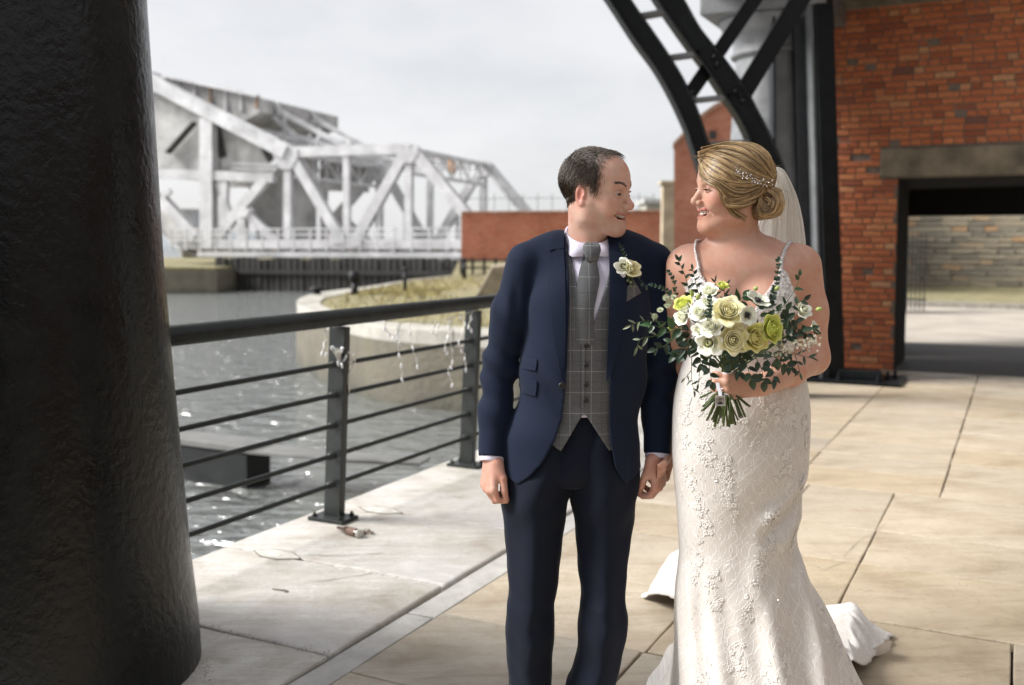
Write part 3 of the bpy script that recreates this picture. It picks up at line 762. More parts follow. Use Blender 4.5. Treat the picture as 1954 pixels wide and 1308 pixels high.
# far quay left of the bridge and under it
fq = tag(MB().prism([P(150, 514, 57), P(413, 517, 57), P(413, 517, 57) + np.array([2, 40, 0]), P(150, 514, 57) + np.array([-20, 40, 0])], Z * -4).build('far_quay', M_dock), kind='structure')
M_gtop = M_grass
tag(MB().prism([P(150, 514, 57.3) + Z * .02, P(409, 517, 57.3) + Z * .02, P(409, 517, 57.3) + np.array([1.6, 38, .02]), P(150, 514, 57.3) + np.array([-19, 38, .02])], Z * .15).build('far_bank', M_grass), kind='structure')
# ================================================================== BASCULE BRIDGE
M_br = pmat('bridge_paint', (.52, .52, .53), .55, 0, .30, .8, .1, 3)
M_brd = pmat('weathered_bridge_paint', (.40, .395, .385), .7, 0, .45, .5, .3, 2)
M_rust = pmat('rusty_plate', (.30, .20, .14), .8, 0, .5, 1.2)
M_under = pmat('tarred_timber', (.028, .027, .025), .8, 0, .4, 2, .4, 8)
BY = 60.0
Bn = P(785, 284, BY); Bn0 = Bn.copy(); Bn0[2] = 0
BU = np.array([.945, -.327, 0]); BU /= np.linalg.norm(BU); BW = np.array([.327, .945, 0]); BW /= np.linalg.norm(BW)
BWID = 12.6
bridge = empty('bascule_bridge', tuple(Bn0), 'pale grey steel bascule bridge with riveted trusses across the dock entrance', 'bridge')
def BP(x, y): return PL(x, y, Bn0, BW)
zb_ = lambda x, y: (280 + x / 2.616, 120 + y / 2.616)
def bz(x, y): return BP(*zb_(x, y))
def member(nm, a, b, w, mat=M_br, off=0.0, dep=None, both=True):
    res = []
    for o_ in ((0, 1) if both else (0,)):
        sh = BW * (BWID * o_ + off)
        m = MB(); A, B = a + sh, b + sh
        d_ = (B - A) / np.linalg.norm(B - A); sd = np.cross(d_, BW); dp = dep or w * .8
        if w > .35:                            # built up member: two flanges and a recessed web
            m.bar(A - BW * dp * .42, B - BW * dp * .42, w, dp * .16, side=sd); m.bar(A + BW * dp * .42, B + BW * dp * .42, w, dp * .16, side=sd)
            m.bar(A, B, w * .72, dp * .68, side=sd)
        else: m.bar(A, B, w, dp, side=sd)
        res.append(m.build(nm, mat, bridge))
    return res
A_, B_ = bz(705, 448), bz(1320, 430)
Bot = lambda x: BP(x, 455)
member('top_chord', A_, B_, .62)
member('tension_link', bz(-160, 0), A_, .85, dep=.9)
member('diagonal', A_, bz(360, 865), .62)
member('diagonal', A_ + BU * .2, bz(965, 870), .62)
member('diagonal', B_ - BU * .2, bz(1048, 885), .62)
member('end_post', B_ + BU * .1, bz(1640, 810), .66)
member('vertical', bz(708, 470), bz(708, 880), .5)
member('vertical', bz(1000, 455), bz(1000, 880), .42)
member('vertical', bz(1310, 470), bz(1310, 880), .45)
member('vertical', bz(480, 750), bz(480, 900), .6)
member('sub_diagonal', bz(500, 750), bz(670, 915), .5)
member('vertical', bz(1160, 690), bz(1160, 900), .26)
member('vertical', bz(860, 700), bz(860, 900), .26)
for (x, y, w, h) in ((705, 470, 60, 62), (1310, 455, 52, 46), (490, 745, 34, 26), (960, 875, 40, 30), (1048, 885, 42, 34)):
    for o_ in (0, 1):
        pts = [bz(x - w, y - h * .6), bz(x + w, y - h * .6), bz(x + w, y), bz(x + w * .45, y + h), bz(x - w * .45, y + h), bz(x - w, y)]
        m = MB(); m.prism([p + BW * (BWID * o_ - .31) for p in pts], BW * .62); m.build('gusset_plate', M_br, bridge)
# bottom chord and deck
zc = Bot(500)[2]
cA, cB = BP(345, 480), BP(900, 480)
cA[2] = cB[2] = 1.15
member('bottom_chord', cA + Z * .15, cB + Z * .15, .75, M_br, dep=.5)
m = MB(); m.prism([cA + Z * .1, cB + Z * .1, cB + Z * .1 + BW * BWID, cA + Z * .1 + BW * BWID], Z * -.2); m.build('deck', M_brd, bridge)
for k in range(15):                            # floor beams showing under the chord
    a = cA + (cB - cA) * (k + .5) / 15 + Z * -.32
    m = MB(); m.bar(a - BW * .9, a + BW * (BWID + .5), .16, .5, side=BU); m.build('floor_beam', M_rust if k % 4 == 1 else M_brd, bridge)
m = MB(); m.bar(cA + Z * -.32 - BW * .9 + BU * 2, cB + Z * -.32 - BW * .9, .34, .12, side=Z); m.build('fascia', M_br, bridge)
for zz_ in (.55, .9, 1.25):
    m = MB(); m.bar(cA + Z * zz_ - BW * .95, cB + Z * zz_ - BW * .95, .09, .08, side=Z); m.build('parapet_rail', M_br, bridge)
for k in range(19):
    a = cA + (cB - cA) * k / 18 - BW * .95
    m = MB(); m.bar(a + Z * -.1, a + Z * 1.3, .11, .11, side=BU); m.build('parapet_post', M_br, bridge)
m = MB(); m.bar(cA - BW * .45 + Z * .02, cB - BW * .45 + Z * .02, .05, .9, side=Z); m.build('footway', M_brd, bridge)
# portals and top bracing
for a, nm in ((A_, 'portal'), (B_, 'portal')):
    m = MB(); m.bar(a - Z * .05, a + BW * BWID - Z * .05, .28, .3, side=Z); m.bar(a - Z * 1.45, a + BW * BWID - Z * 1.45, .22, .25, side=Z)
    for k in range(8):
        p0 = a + BW * (BWID * k / 8) - Z * (.1 if k % 2 else 1.4); p1 = a + BW * (BWID * (k + 1) / 8) - Z * (1.4 if k % 2 else .1)
        m.bar(p0, p1, .13, .1, side=Z)
    for k in range(7): m.bar(a + BW * (BWID * (k + 1) / 8) - Z * .1, a + BW * (BWID * (k + 1) / 8) - Z * 1.4, .1, .1, side=BU)
    m.build(nm, M_br, bridge)
M_or = pmat('orange_sign', (.75, .33, .05), .5, 0, .1)
pc_ = PL(863, 306, B_ + BW * 0, BU); m = MB(); 
sgn = B_ + BW * 6.9 - Z * .55 - BU * .25
m.box(sgn, BW * .42, Z * .55, BU * .04); o = m.build('warning_sign', M_or, bridge)
m = MB(); m.box(sgn - BU * .05, BW * .2, Z * .26, BU * .012); m.build('sign_face', pmat('sign_white', (.7, .68, .62), .5), o)
# lateral bracing between the top chords
for k in range(4):
    a, b = A_ + (B_ - A_) * k / 4, A_ + (B_ - A_) * (k + 1) / 4
    m = MB(); m.bar(a, b + BW * BWID, .16, .14, side=Z); m.bar(a + BW * BWID, b, .16, .14, side=Z); m.build('lateral_brace', M_br, bridge)
L0 = bz(-160, 0)
for k in range(7):
    a, b = L0 + (A_ - L0) * k / 7, L0 + (A_ - L0) * (k + 1) / 7
    m = MB(); m.bar(a, b + BW * BWID, .2, .16, side=Z); m.bar(b, b + BW * BWID, .25, .2, side=Z); m.build('lateral_brace', M_br, bridge)
# counterweight and its tower
def plate(nm, pts, off, dep, mat=M_brd, both=False):
    for o_ in ((0, 1) if both else (0,)):
        m = MB(); m.prism([bz(*p) + BW * (off + BWID * o_) for p in pts], BW * dep); m.build(nm, mat, bridge)
plate('counterweight', [(-260, 20), (35, 62), (512, 162), (512, 235), (330, 330), (150, 330), (60, 540), (-260, 540)], 1.2, BWID - 2.4)
for k in range(7):
    x = 30 + k * 78; m = MB(); p0, p1 = bz(x, 62 + (x - 35) * .21), bz(x, 300 - k * 14); m.bar(p0 + BW * 1.12, p1 + BW * 1.12, .14, .14, side=BU); m.build('stiffener', M_rust if k in (3, 6) else M_br, bridge)
m = MB(); m.bar(bz(35, 55) + BW * 1.0, bz(512, 156) + BW * 1.0, .16, .5, side=Z); m.build('cap_plate', M_br, bridge)
plate('web_plate', [(-260, 140), (40, 150), (110, 190), (330, 300), (330, 560), (240, 570), (-260, 570)], .35, .3, M_brd, True)
plate('web_plate', [(350, 320), (640, 440), (600, 540), (345, 560)], .45, .22, M_brd, True)
m = MB(); m.bar(bz(238, 300) - BW * .1 + BW * .1, bz(105, 450), .14, .5, side=Z); m.build('slot_brace', M_under, bridge)
m = MB(); m.bar(bz(330, 300) + BW * .3, bz(365, 470) + BW * .3, .5, .1, side=BU); m.build('slot_shade', M_under, bridge)  # solid dark bar paints the shade inside a slot
m = MB(); m.bar(bz(570, 420) + BW * .3, bz(605, 490) + BW * .3, .4, .1, side=BU); m.build('slot_shade', M_under, bridge)  # second dark bar painting slot shade
member('tower_post', bz(310, 280), bz(310, 960), .95, M_br, dep=.7)
member('tower_post', bz(395, 560), bz(380, 900), .45, M_br)
member('tower_beam', bz(-200, 545), bz(640, 575), .6, M_br, dep=.5)
member('tower_brace', bz(80, 690), bz(250, 870), .75, M_br)
member('tower_brace', bz(120, 640), bz(60, 690), .3, M_br)
member('tower_brace', bz(360, 600), bz(420, 780), .4, M_br)
# rolling segment: a curved plate girder that rocks on the track
arc = []
for k in range(13):
    a = R(180 + 97 * k / 12); c_ = (330, 560)
    arc.append((c_[0] + 330 * math.cos(a) * 1.02, c_[1] - 405 * math.sin(a)))
plate('rolling_segment', arc + [(310, 860), (240, 845), (60, 660)], -.25, .5, M_brd, True)
for o_ in (0, 1):
    m = MB(); rim = [bz(*p) + BW * (BWID * o_ - .45) for p in arc]
    m.grid([[p, p + BW * .9, p + BW * .9 + Z * -.12, p - Z * .12] for p in rim], close=True); m.build('segment_rim', M_br, bridge)
plate('machinery_house', [(370, 600), (545, 570), (545, 880), (420, 880)], 3.0, 5.0, M_brd)
# walkway up on the machinery level
for zz_ in (505, 530):
    m = MB(); m.bar(bz(440, zz_) - BW * .3, bz(660, zz_ + 6) - BW * .3, .07, .07, side=Z); m.build('walkway_rail', M_br, bridge)
# upper frame behind the link
for a, b, w in (((510, 200), (935, 430), .3), ((520, 215), (520, 165), .3), ((745, 325), (720, 410), .28), ((640, 350), (760, 385), .22), ((500, 240), (640, 360), .25), ((620, 340), (930, 430), .2), ((690, 330), (700, 440), .2), ((560, 240), (560, 380), .2)):
    m = MB(); p0, p1 = bz(*a), bz(*b); sd = np.cross((p1 - p0) / np.linalg.norm(p1 - p0), BW); m.bar(p0 + BW * 3.0, p1 + BW * 3.0, w, w, side=sd); m.build('counterweight_link', M_br, bridge); m = MB(); m.bar(p0 + BW * 7.5, p1 + BW * 7.5, w, w, side=sd); m.build('counterweight_link', M_br, bridge)
# fender piles; their black also carries the shadow under the deck
fend = empty('timber_fender', tuple(P(640, 560, 62)), 'black timber fender piles under the bridge', 'fender')
fa, fb = P(413, 560, 61.0), P(885, 560, 57); fa[2] = fb[2] = 0
for k in range(40):
    p_ = fa + (fb - fa) * (k + .5) / 40 + BW * rnd.uniform(-.05, .05)
    m = MB(); hh = rnd.uniform(.1, .22); m.box(p_ + Z * (-1.3 + hh * .5), BU * .155, BW * .15, Z * (1.75 + hh * .5)); m.build('pile', M_under, fend)
m = MB(); m.bar(fa + Z * -.2 - BW * .2, fb + Z * -.2 - BW * .2, .25, .2, side=Z); m.build('waling', M_under, fend)
# right abutment
tag(MB().prism([P(878, 500, 57), P(1400, 500, 57), P(1400, 500, 57) + np.array([6, 50, 0]), P(878, 500, 57) + np.array([3, 50, 0])], Z * -4).build('right_quay', M_dock), kind='structure')
# land on the horizon
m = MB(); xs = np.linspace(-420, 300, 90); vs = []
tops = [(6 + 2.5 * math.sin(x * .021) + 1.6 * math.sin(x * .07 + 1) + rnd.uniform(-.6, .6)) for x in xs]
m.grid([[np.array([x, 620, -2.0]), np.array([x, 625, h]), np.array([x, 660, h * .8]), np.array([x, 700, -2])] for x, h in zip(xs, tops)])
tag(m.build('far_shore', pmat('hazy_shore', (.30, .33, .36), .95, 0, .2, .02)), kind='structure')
# sheds far behind the bridge
def shed(px0, px1, pt, pb, Y, mat, label, roof=None):
    r_ = empty('dock_shed', tuple(P((px0 + px1) / 2, pb, Y)), label, 'shed', 'sheds beyond the bridge')
    a, b, c, d = P(px0, pb, Y), P(px1, pb, Y), P(px1, pt, Y), P(px0, pt, Y)
    m = MB(); m.prism([a, b, c, d], np.array([0, 8, 0])); m.build('wall', mat, r_)
    m = MB(); e = np.array([(b - a)[0] * .03, 0, 0]); m.prism([d - e + [0, -.4, 0], c + e + [0, -.4, 0], c + e + [0, 4, 1.0], c + e + [0, 8.6, 0], d - e + [0, 8.6, 0], d - e + [0, 4, 1.0]][:2] + [c + e + [0, 8.4, 0], d - e + [0, 8.4, 0]], Z * .35); m.build('roof', roof or M_under, r_)
    m = MB(); w_ = (b - a)[0]; m.box((a + d) / 2 + np.array([w_ * .4, -.05, -(d - a)[2] * .1]), (w_ * .13, .06, (d - a)[2] * .38)); m.build('door', M_under, r_)
shed(520, 586, 432, 482, 105, M_under, 'long dark shed seen between the bridge truss members')
shed(592, 628, 437, 482, 108, pmat('shed_red', (.24, .05, .03), .8), 'small dark red shed right of the long dark shed')
shed(330, 372, 405, 470, 110, pmat('pale_shed', (.4, .41, .42), .8), 'pale far shed seen through the bridge tower', M_brd)

# ================================================================== LOW BRICK WALL AND GABLED BUILDING
def brick_tex(name, sc, c1, c2, mort, u):
    t = NT(name); co = t.coord()
    cb = t.node('ShaderNodeSeparateXYZ', {0: co}); h = t.math('ADD', t.math('MULTIPLY', cb.outputs[0], float(u[0])), t.math('MULTIPLY', cb.outputs[1], float(u[1])))
    v = t.node('ShaderNodeCombineXYZ', {0: h, 1: cb.outputs[2]})
    b = t.node('ShaderNodeTexBrick', {'Vector': v, 'Color1': c1, 'Color2': c2, 'Mortar': mort, 'Scale': 1.0, 'Mortar Size': .007 * sc, 'Brick Width': .225 * sc, 'Row Height': .075 * sc, 'Bias': 0.0})
    n = t.noise(.9, 5, .62, co); n2 = t.noise(5, 4, .6, co)
    c = t.mix(t.math('MULTIPLY', t.ramp(n, [(.42, 0), (.7, 1)]), .5), b.outputs[0], tuple(np.array(c1) * .45))
    c = t.mix(t.math('MULTIPLY', t.ramp(n2, [(.5, 0), (.8, 1)]), .45), c, c2)
    t.p(color=c, rough=.9, normal=t.bump(b.outputs['Fac'], .4, -.01)); return t.m
WY = 50.0
lw = empty('low_brick_wall', tuple(P(1070, 495, WY)), 'low red brick wall with a pale coping behind the couple', 'wall')
M_lb = brick_tex('dock_brick', 1.0, (.46, .125, .065), (.52, .22, .13), (.30, .2, .15), (1, 0))
a, b, c, d = P(880, 497, WY), P(1268, 495, WY), P(1268, 405, WY), P(880, 408, WY)
m = MB(); m.prism([a, b, c, d], np.array([0, .5, 0])); m.build('brickwork', M_lb, lw)
for k in range(6):
    f0, f1 = k / 6 + .002, (k + 1) / 6 - .002; dd = np.array([0, -.08, 0])
    m = MB(); m.prism([d + (c - d) * f0 + dd, d + (c - d) * f1 + dd, d + (c - d) * f1 + dd + Z * .12, d + (c - d) * f0 + dd + Z * .12], np.array([0, .66, 0])); m.build('coping', pmat('brick_coping', (.34, .20, .14), .9, 0, .3, 2) if k == 0 else bpy.data.materials['brick_coping'], lw, bevel=.02)
for k in range(14):
    p_ = d + (c - d) * (k / 14 + .02) + np.array([0, .25, .12]); m = MB(); m.bar(p_, p_ + Z * .85, .03, .03, side=(1, 0, 0)); m.build('fence_post', M_midg, lw)
m = MB(); p0, p1 = d + np.array([0.3, .25, .75]), c + np.array([-.5, .25, .75]); m.bar(p0, p1, .025, .025, side=Z); m.build('fence_wire', M_midg, lw)
tag(MB().prism([P(876, 497, WY - .3), P(1300, 495, WY - .3), P(1300, 530, WY - 6), P(860, 530, WY - 6)], np.array([0, 0, -.3])).build('bank', pmat('bank_earth', (.16, .14, .075), .95, 0, .5, 1.2, .5, 6)), kind='structure')
fn = empty('post_fence', tuple(P(900, 522, 45)), 'low dark post and rail fence on the bank below the brick wall', 'fence')
for k in range(9):
    p_ = P(880 + k * 22, 524, 45); m = MB(); m.bar(p_, p_ + Z * .75, .12, .12, side=(1, 0, 0)); m.build('post', M_under, fn)
for h_ in (.3, .62):
    m = MB(); m.bar(P(878, 524, 44.9) + Z * h_, P(1062, 524, 44.9) + Z * h_, .09, .05, side=Z); m.build('rail', M_under, fn)
sp = empty('stone_gatepost', tuple(P(1275, 495, 46)), 'tall pale stone post at the right end of the low brick wall', 'post')
m = MB(); m.prism([P(x, y, 46) for x, y in ((1263, 520), (1287, 520), (1286, 352), (1265, 352))], np.array([0, .6, 0])); m.build('shaft', pmat('buff_stone', (.36, .30, .21), .9, 0, .3, 1.5), sp, bevel=.02)
m = MB(); m.prism([P(x, y, 45.9) for x, y in ((1260, 352), (1290, 352), (1288, 345), (1262, 345))], np.array([0, .8, 0])); m.build('cap', bpy.data.materials['buff_stone'], sp, bevel=.02)
kb = empty('far_hut', tuple(P(1250, 410, 60)), 'flat roofed grey hut showing over the low brick wall', 'hut')
m = MB(); m.prism([P(x, y, 60) for x, y in ((1233, 430), (1272, 430), (1272, 388), (1233, 388))], np.array([0, 3, 0])); m.build('wall', pmat('hut_render', (.34, .33, .28), .9), kb)
m = MB(); m.prism([P(x, y, 59.7) for x, y in ((1229, 388), (1274, 388), (1274, 380), (1229, 380))], np.array([0, 3.6, 0])); m.build('roof', M_brd, kb)
# gabled building
GY = 29.0
gb = empty('gabled_brick_building', tuple(P(1330, 560, GY)), 'red brick gable end with stepped stone coping behind the bride', 'building')
M_gbk = brick_tex('gable_brick', 1.0, (.42, .13, .07), (.50, .21, .13), (.34, .24, .19), (1, 0))
out = [(1286, 560), (1480, 560), (1480, 120), (1389, 193), (1364, 206), (1339, 224), (1312, 251), (1286, 281)]
m = MB(); m.prism([P(x, y, GY) for x, y in out], np.array([2.5, 9, 0])); m.build('wall', M_gbk, gb)
cop = [(1284, 283), (1312, 253), (1339, 226), (1364, 208), (1389, 195), (1480, 122)]
for p0, p1 in zip(cop[:-1], cop[1:]):
    a, b = P(*p0, GY - .08), P(*p1, GY - .08); m = MB(); m.prism([a, b, b + Z * .14, a + Z * .14], np.array([.1, .5, 0])); m.build('coping_stone', bpy.data.materials['brick_coping'], gb)
for x, y in ((1360, 258), (1372, 330)):
    m = MB(); m.box(P(x, y, GY - .01), (.10, .03, .12)); m.build('vent', M_under, gb)
# fence and red bin seen at the left of the passage
gate = empty('iron_gate', tuple(E(19.6, 1.15)), 'dark iron bar gate standing at the left of the passage end', 'gate')
for k in range(6):
    m = MB(); p_ = E(19.6, .95 + k * .09); m.bar(p_, p_ + Z * 1.7, .03, .03, side=Q); m.build('bar', M_under, gate)
for h_ in (.25, 1.55):
    m = MB(); m.bar(E(19.6, .9, h_), E(19.6, 1.45, h_), .04, .04, side=Z); m.build('rail', M_under, gate)
m = MB(); p_ = E(19.2, .98); m.bar(p_, p_ + Z * 3.2, .16, .16, side=Q); m.build('gatepost', M_under, gate)
rb = empty('red_cabinet', tuple(E(18.6, .88)), 'red painted metal cabinet beside the gatepost in the passage', 'cabinet')
m = MB(); m.box(E(18.6, .82, .65), Q * .14, D * .2, Z * .6); m.build('case', pmat('red_paint', (.35, .02, .02), .5), rb, bevel=.02)
m = MB(); m.box(E(18.39, .82, .65), Q * .11, D * .012, Z * .53); m.build('door', bpy.data.materials['red_paint'], rb, bevel=.005)
m = MB(); m.box(E(18.6, .82, 1.28), Q * .17, D * .23, Z * .03); m.build('lid', M_under, rb, bevel=.01)
# ================================================================== IMPLICIT SURFACES (for bodies and cloth)
F32 = np.float32
def _n(v): return np.sqrt((v * v).sum(1))
class Field:
    def __init__(s): s.ops = []; s.M = None
    def add(s, fn, c, r, k=.01, mode='u'):
        s.ops.append((fn, np.array(c, float), r, k, mode)); return s
    def cap(s, a, b, ra, rb=None, k=.015, mode='u'):
        a, b = np.array(a, float), np.array(b, float); rb = ra if rb is None else rb
        ab = b - a; L2 = ab @ ab + 1e-12
        def fn(p):
            t = np.clip((p - a) @ ab / L2, 0, 1); return _n(p - a - t[:, None] * ab) - (ra + (rb - ra) * t)
        return s.add(fn, (a + b) / 2, np.linalg.norm(ab) / 2 + max(ra, rb), k, mode)
    def sph(s, c, r, k=.015, mode='u'):
        c = np.array(c, float); return s.add(lambda p: _n(p - c) - r, c, r, k, mode)
    def ell(s, c, r, k=.015, mode='u', rot=None):
        c = np.array(c, float); r = np.array(r, float)
        def fn(p):
            q = p - c
            if rot is not None: q = q @ rot
            k0 = _n(q / r); k1 = _n(q / (r * r)) + 1e-9
            return k0 * (k0 - 1) / k1
        return s.add(fn, c, max(r), k, mode)
    def chain(s, pts, rs, k=.012):
        for i in range(len(pts) - 1): s.cap(pts[i], pts[i + 1], rs[i], rs[i + 1], k)
        return s
    def __call__(s, p, cull=True):
        p = np.asarray(p, float)
        lo, hi = p.min(0), p.max(0); cc = (lo + hi) / 2; br = np.linalg.norm(hi - lo) / 2
        d = np.full(len(p), 1.0)
        for fn, c, r, k, mode in s.ops:
            if cull and np.linalg.norm(cc - c) > r + br + k + .05: 
                continue
            q = fn(p)
            if mode == 'u':
                if k > 0:
                    h = np.clip(.5 + .5 * (d - q) / k, 0, 1); d = d + (q - d) * h - k * h * (1 - h)
                else: d = np.minimum(d, q)
            elif mode == 's':
                if k > 0:
                    h = np.clip(.5 - .5 * (d + q) / k, 0, 1); d = d + (-q - d) * h + k * h * (1 - h)
                else: d = np.maximum(d, -q)
            elif mode == 'w': d = d + q           # displacement
        return d
_CORN = [(i, j, k) for i in (0, 1) for j in (0, 1) for k in (0, 1)]
_EDG = [(a, b) for a in range(8) for b in range(a + 1, 8) if sum(abs(np.array(_CORN[a]) - np.array(_CORN[b]))) == 1]
def surface(f, lo, hi, h, B=16, slack=1.5):
    lo = np.array(lo, float); hi = np.array(hi, float)
    nb = np.ceil((hi - lo) / (B * h)).astype(int)
    bi = np.stack(np.meshgrid(*[np.arange(n) for n in nb], indexing='ij'), -1).reshape(-1, 3)
    cen = lo + (bi + .5) * B * h
    try: dv = f(cen, cull=False)
    except TypeError: dv = f(cen)
    bi = bi[np.abs(dv) < B * h * .87 * slack + .02]
    g = np.arange(B + 1); gg = np.stack(np.meshgrid(g, g, g, indexing='ij'), -1).reshape(-1, 3)
    NY, NZ = int(nb[1] * B + 2), int(nb[2] * B + 2)
    ids, pos, quads = [], [], []
    for b in bi:
        base = b * B
        v = f(lo + (base + gg) * h).reshape(B + 1, B + 1, B + 1)
        sgn = v < 0
        if sgn.all() or not sgn.any(): continue
        c = sum(sgn[i:B + i, j:B + j, k:B + k].astype(np.int8) for i, j, k in _CORN)
        act = np.argwhere((c > 0) & (c < 8))
        cv = np.stack([v[act[:, 0] + i, act[:, 1] + j, act[:, 2] + k] for i, j, k in _CORN], 1)
        acc = np.zeros((len(act), 3)); cnt = np.zeros(len(act))
        for a, e in _EDG:
            m = (cv[:, a] < 0) != (cv[:, e] < 0); t_ = np.where(m, cv[:, a] / (cv[:, a] - cv[:, e] + 1e-12), 0)
            ca, ce = np.array(_CORN[a]), np.array(_CORN[e]); acc += np.where(m[:, None], ca + (ce - ca) * t_[:, None], 0); cnt += m
        pos.append(lo + (base + act + acc / np.maximum(cnt, 1)[:, None]) * h)
        ga = act + base; ids.append((ga[:, 0].astype(np.int64) * NY + ga[:, 1]) * NZ + ga[:, 2])
        for ax in range(3):
            s0 = sgn[:B, :B, :B]; s1 = [sgn[1:, :B, :B], sgn[:B, 1:, :B], sgn[:B, :B, 1:]][ax]
            e = np.argwhere(s0 != s1)
            if not len(e): continue
            fl = s0[e[:, 0], e[:, 1], e[:, 2]]
            u_, w_ = [(1, 2), (2, 0), (0, 1)][ax]
            du = np.zeros(3, int); du[u_] = 1; dw = np.zeros(3, int); dw[w_] = 1
            ge = e + base
            qd = np.stack([((x[:, 0].astype(np.int64) * NY + x[:, 1]) * NZ + x[:, 2]) for x in (ge - du - dw, ge - dw, ge, ge - du)], 1)
            qd[~fl] = qd[~fl][:, ::-1]
            quads.append(qd)
    ids = np.concatenate(ids); pos = np.concatenate(pos); qd = np.concatenate(quads)
    o = np.argsort(ids); ids = ids[o]; pos = pos[o]
    ix = np.clip(np.searchsorted(ids, qd), 0, len(ids) - 1)
    ok = (ids[ix] == qd).all(1)
    return pos, ix[ok]
def sdf_obj(name, f, lo, hi, h, mat, parent=None, colour=None, slack=1.5, relax=1, fine=None):
    v, q = surface(f, lo, hi, h, slack=slack)
    if relax:                                    # one light smoothing pass takes out the grid steps
        for _ in range(relax):
            acc = np.zeros_like(v); cn = np.zeros(len(v))
            for a, b in ((0, 1), (1, 2), (2, 3), (3, 0)):
                np.add.at(acc, q[:, a], v[q[:, b]]); np.add.at(acc, q[:, b], v[q[:, a]]); np.add.at(cn, q[:, a], 1); np.add.at(cn, q[:, b], 1)
            v = v * .5 + .5 * acc / np.maximum(cn, 1)[:, None]
    tot = np.full(len(q), 4, np.int32); loops = q.ravel()
    if fine is not None:                          # split the faces of a region once more and pull the points on to the surface
        inb = ((v > fine[0]) & (v < fine[1])).all(1); sel = inb[q].all(1); qs = q[sel]
        e = np.sort(np.stack([qs, np.roll(qs, -1, 1)], -1).reshape(-1, 2), 1); key = e[:, 0].astype(np.int64) * len(v) + e[:, 1]
        uk, inv = np.unique(key, return_inverse=True); mid = (v[uk // len(v)] + v[uk % len(v)]) / 2; n0 = len(v); n1 = n0 + len(mid)
        em = inv.reshape(-1, 4) + n0; cen = np.arange(len(qs)) + n1
        v = np.concatenate([v, mid, v[qs].mean(1)])
        new = np.stack([np.stack([qs[:, k], em[:, k], cen, em[:, k - 1]], 1) for k in range(4)], 1).reshape(-1, 4)
        rest = q[~sel]; er = np.sort(np.stack([rest, np.roll(rest, -1, 1)], -1), 2); kr = er[..., 0].astype(np.int64) * n0 + er[..., 1]
        pos_ = np.clip(np.searchsorted(uk, kr), 0, len(uk) - 1); has = uk[pos_] == kr; brd = has.any(1)
        lst = []
        for f4, h4, p4 in zip(rest[brd], has[brd], pos_[brd]):
            g_ = []
            for k in range(4):
                g_.append(f4[k])
                if h4[k]: g_.append(p4[k] + n0)
            lst.append(g_)
        loops = np.concatenate([rest[~brd].ravel(), new.ravel()] + [np.array(g_) for g_ in lst]); tot = np.concatenate([np.full((~brd).sum() + len(new), 4), [len(g_) for g_ in lst]]).astype(np.int32)
        fi = np.unique(np.concatenate([qs.ravel(), np.arange(n0, len(v))])); fi = fi[np.argsort(np.floor(v[fi, 2] / .02) * 1e4 + np.floor(v[fi, 1] / .03) * 100 + np.floor(v[fi, 0] / .03))]
        for a0 in range(0, len(fi), 2500):
            ii = fi[a0:a0 + 2500]
            for _ in range(2):
                p = v[ii]; d = f(p); gr = np.stack([f(p + dx) - d for dx in np.eye(3) * .0006], 1) / .0006
                v[ii] = p - np.clip(d / ((gr * gr).sum(1) + .05), -.002, .002)[:, None] * gr
    me = bpy.data.meshes.new(name)
    me.vertices.add(len(v)); me.vertices.foreach_set('co', v.astype(F32).ravel())
    me.loops.add(len(loops)); me.loops.foreach_set('vertex_index', loops.astype(np.int32))
    me.polygons.add(len(tot)); me.polygons.foreach_set('loop_start', (np.cumsum(tot) - tot).astype(np.int32)); me.polygons.foreach_set('loop_total', tot)
    me.polygons.foreach_set('use_smooth', np.ones(len(tot), bool))
    me.update(calc_edges=True); me.validate()
    if colour is not None:
        c = colour(v); at = me.color_attributes.new('tone', 'FLOAT_COLOR', 'POINT')
        at.data.foreach_set('color', np.concatenate([c, np.ones((len(c), 1))], 1).astype(F32).ravel())
    return link(name, me, mat, parent)
def front(f, xz, y0, y1, n=60):
    """distance (world y) at which lines going straight back first meet the surface"""
    xz = np.asarray(xz, float); y = np.full(len(xz), float(y0)); done = np.zeros(len(xz), bool)
    for _ in range(n):
        p = np.stack([xz[:, 0], y, xz[:, 1]], 1); d = f(p, cull=False)
        y = np.where(done, y, y + np.clip(d, -.02, .05) * .8)
        if np.abs(d).max() < 4e-4: break
        y = np.minimum(y, y1)
    return y
def noise1(p, sc, seed=0):
    """cheap smooth pseudo noise from sines"""
    r = np.random.RandomState(seed); o = np.zeros(len(p))
    for k in range(5):
        w = r.normal(size=3); w /= np.linalg.norm(w); o += np.sin(p @ w * sc * (1 + .35 * k) + r.uniform(0, 6.28)) / (1 + .25 * k)
    return o / 3
# ================================================================== PEOPLE
def skin_mat(name, c, red):
    t = NT(name); tone = t.attr('tone')
    n = t.noise(60, 5, .6); n2 = t.noise(14, 4, .5)
    c1 = t.mix(t.math('MULTIPLY', t.ramp(t.noise(26, 5, .65), [(.4, 0), (.65, 1)]), .75), tone, t.mix(1.0, tone, red, 'MULTIPLY'))
    t.p(color=t.mix(t.math('MULTIPLY', t.ramp(n, [(.55, 0), (.75, 1)]), .12), c1, (.25, .10, .06)), rough=t.ramp(n, [(.3, .40), (.7, .55)]), sss=.12, sssr=(.010, .0035, .0018), ssss=.5, spec=.45, normal=t.bump(t.math('ADD', t.noise(520, 3, .6), t.math('MULTIPLY', t.noise(170, 3, .6), .8)), .16, .0012))
    return t.m
M_skg = skin_mat('groom_skin', None, (.95, .72, .66)); M_skb = skin_mat('bride_skin', None, (.96, .78, .70))
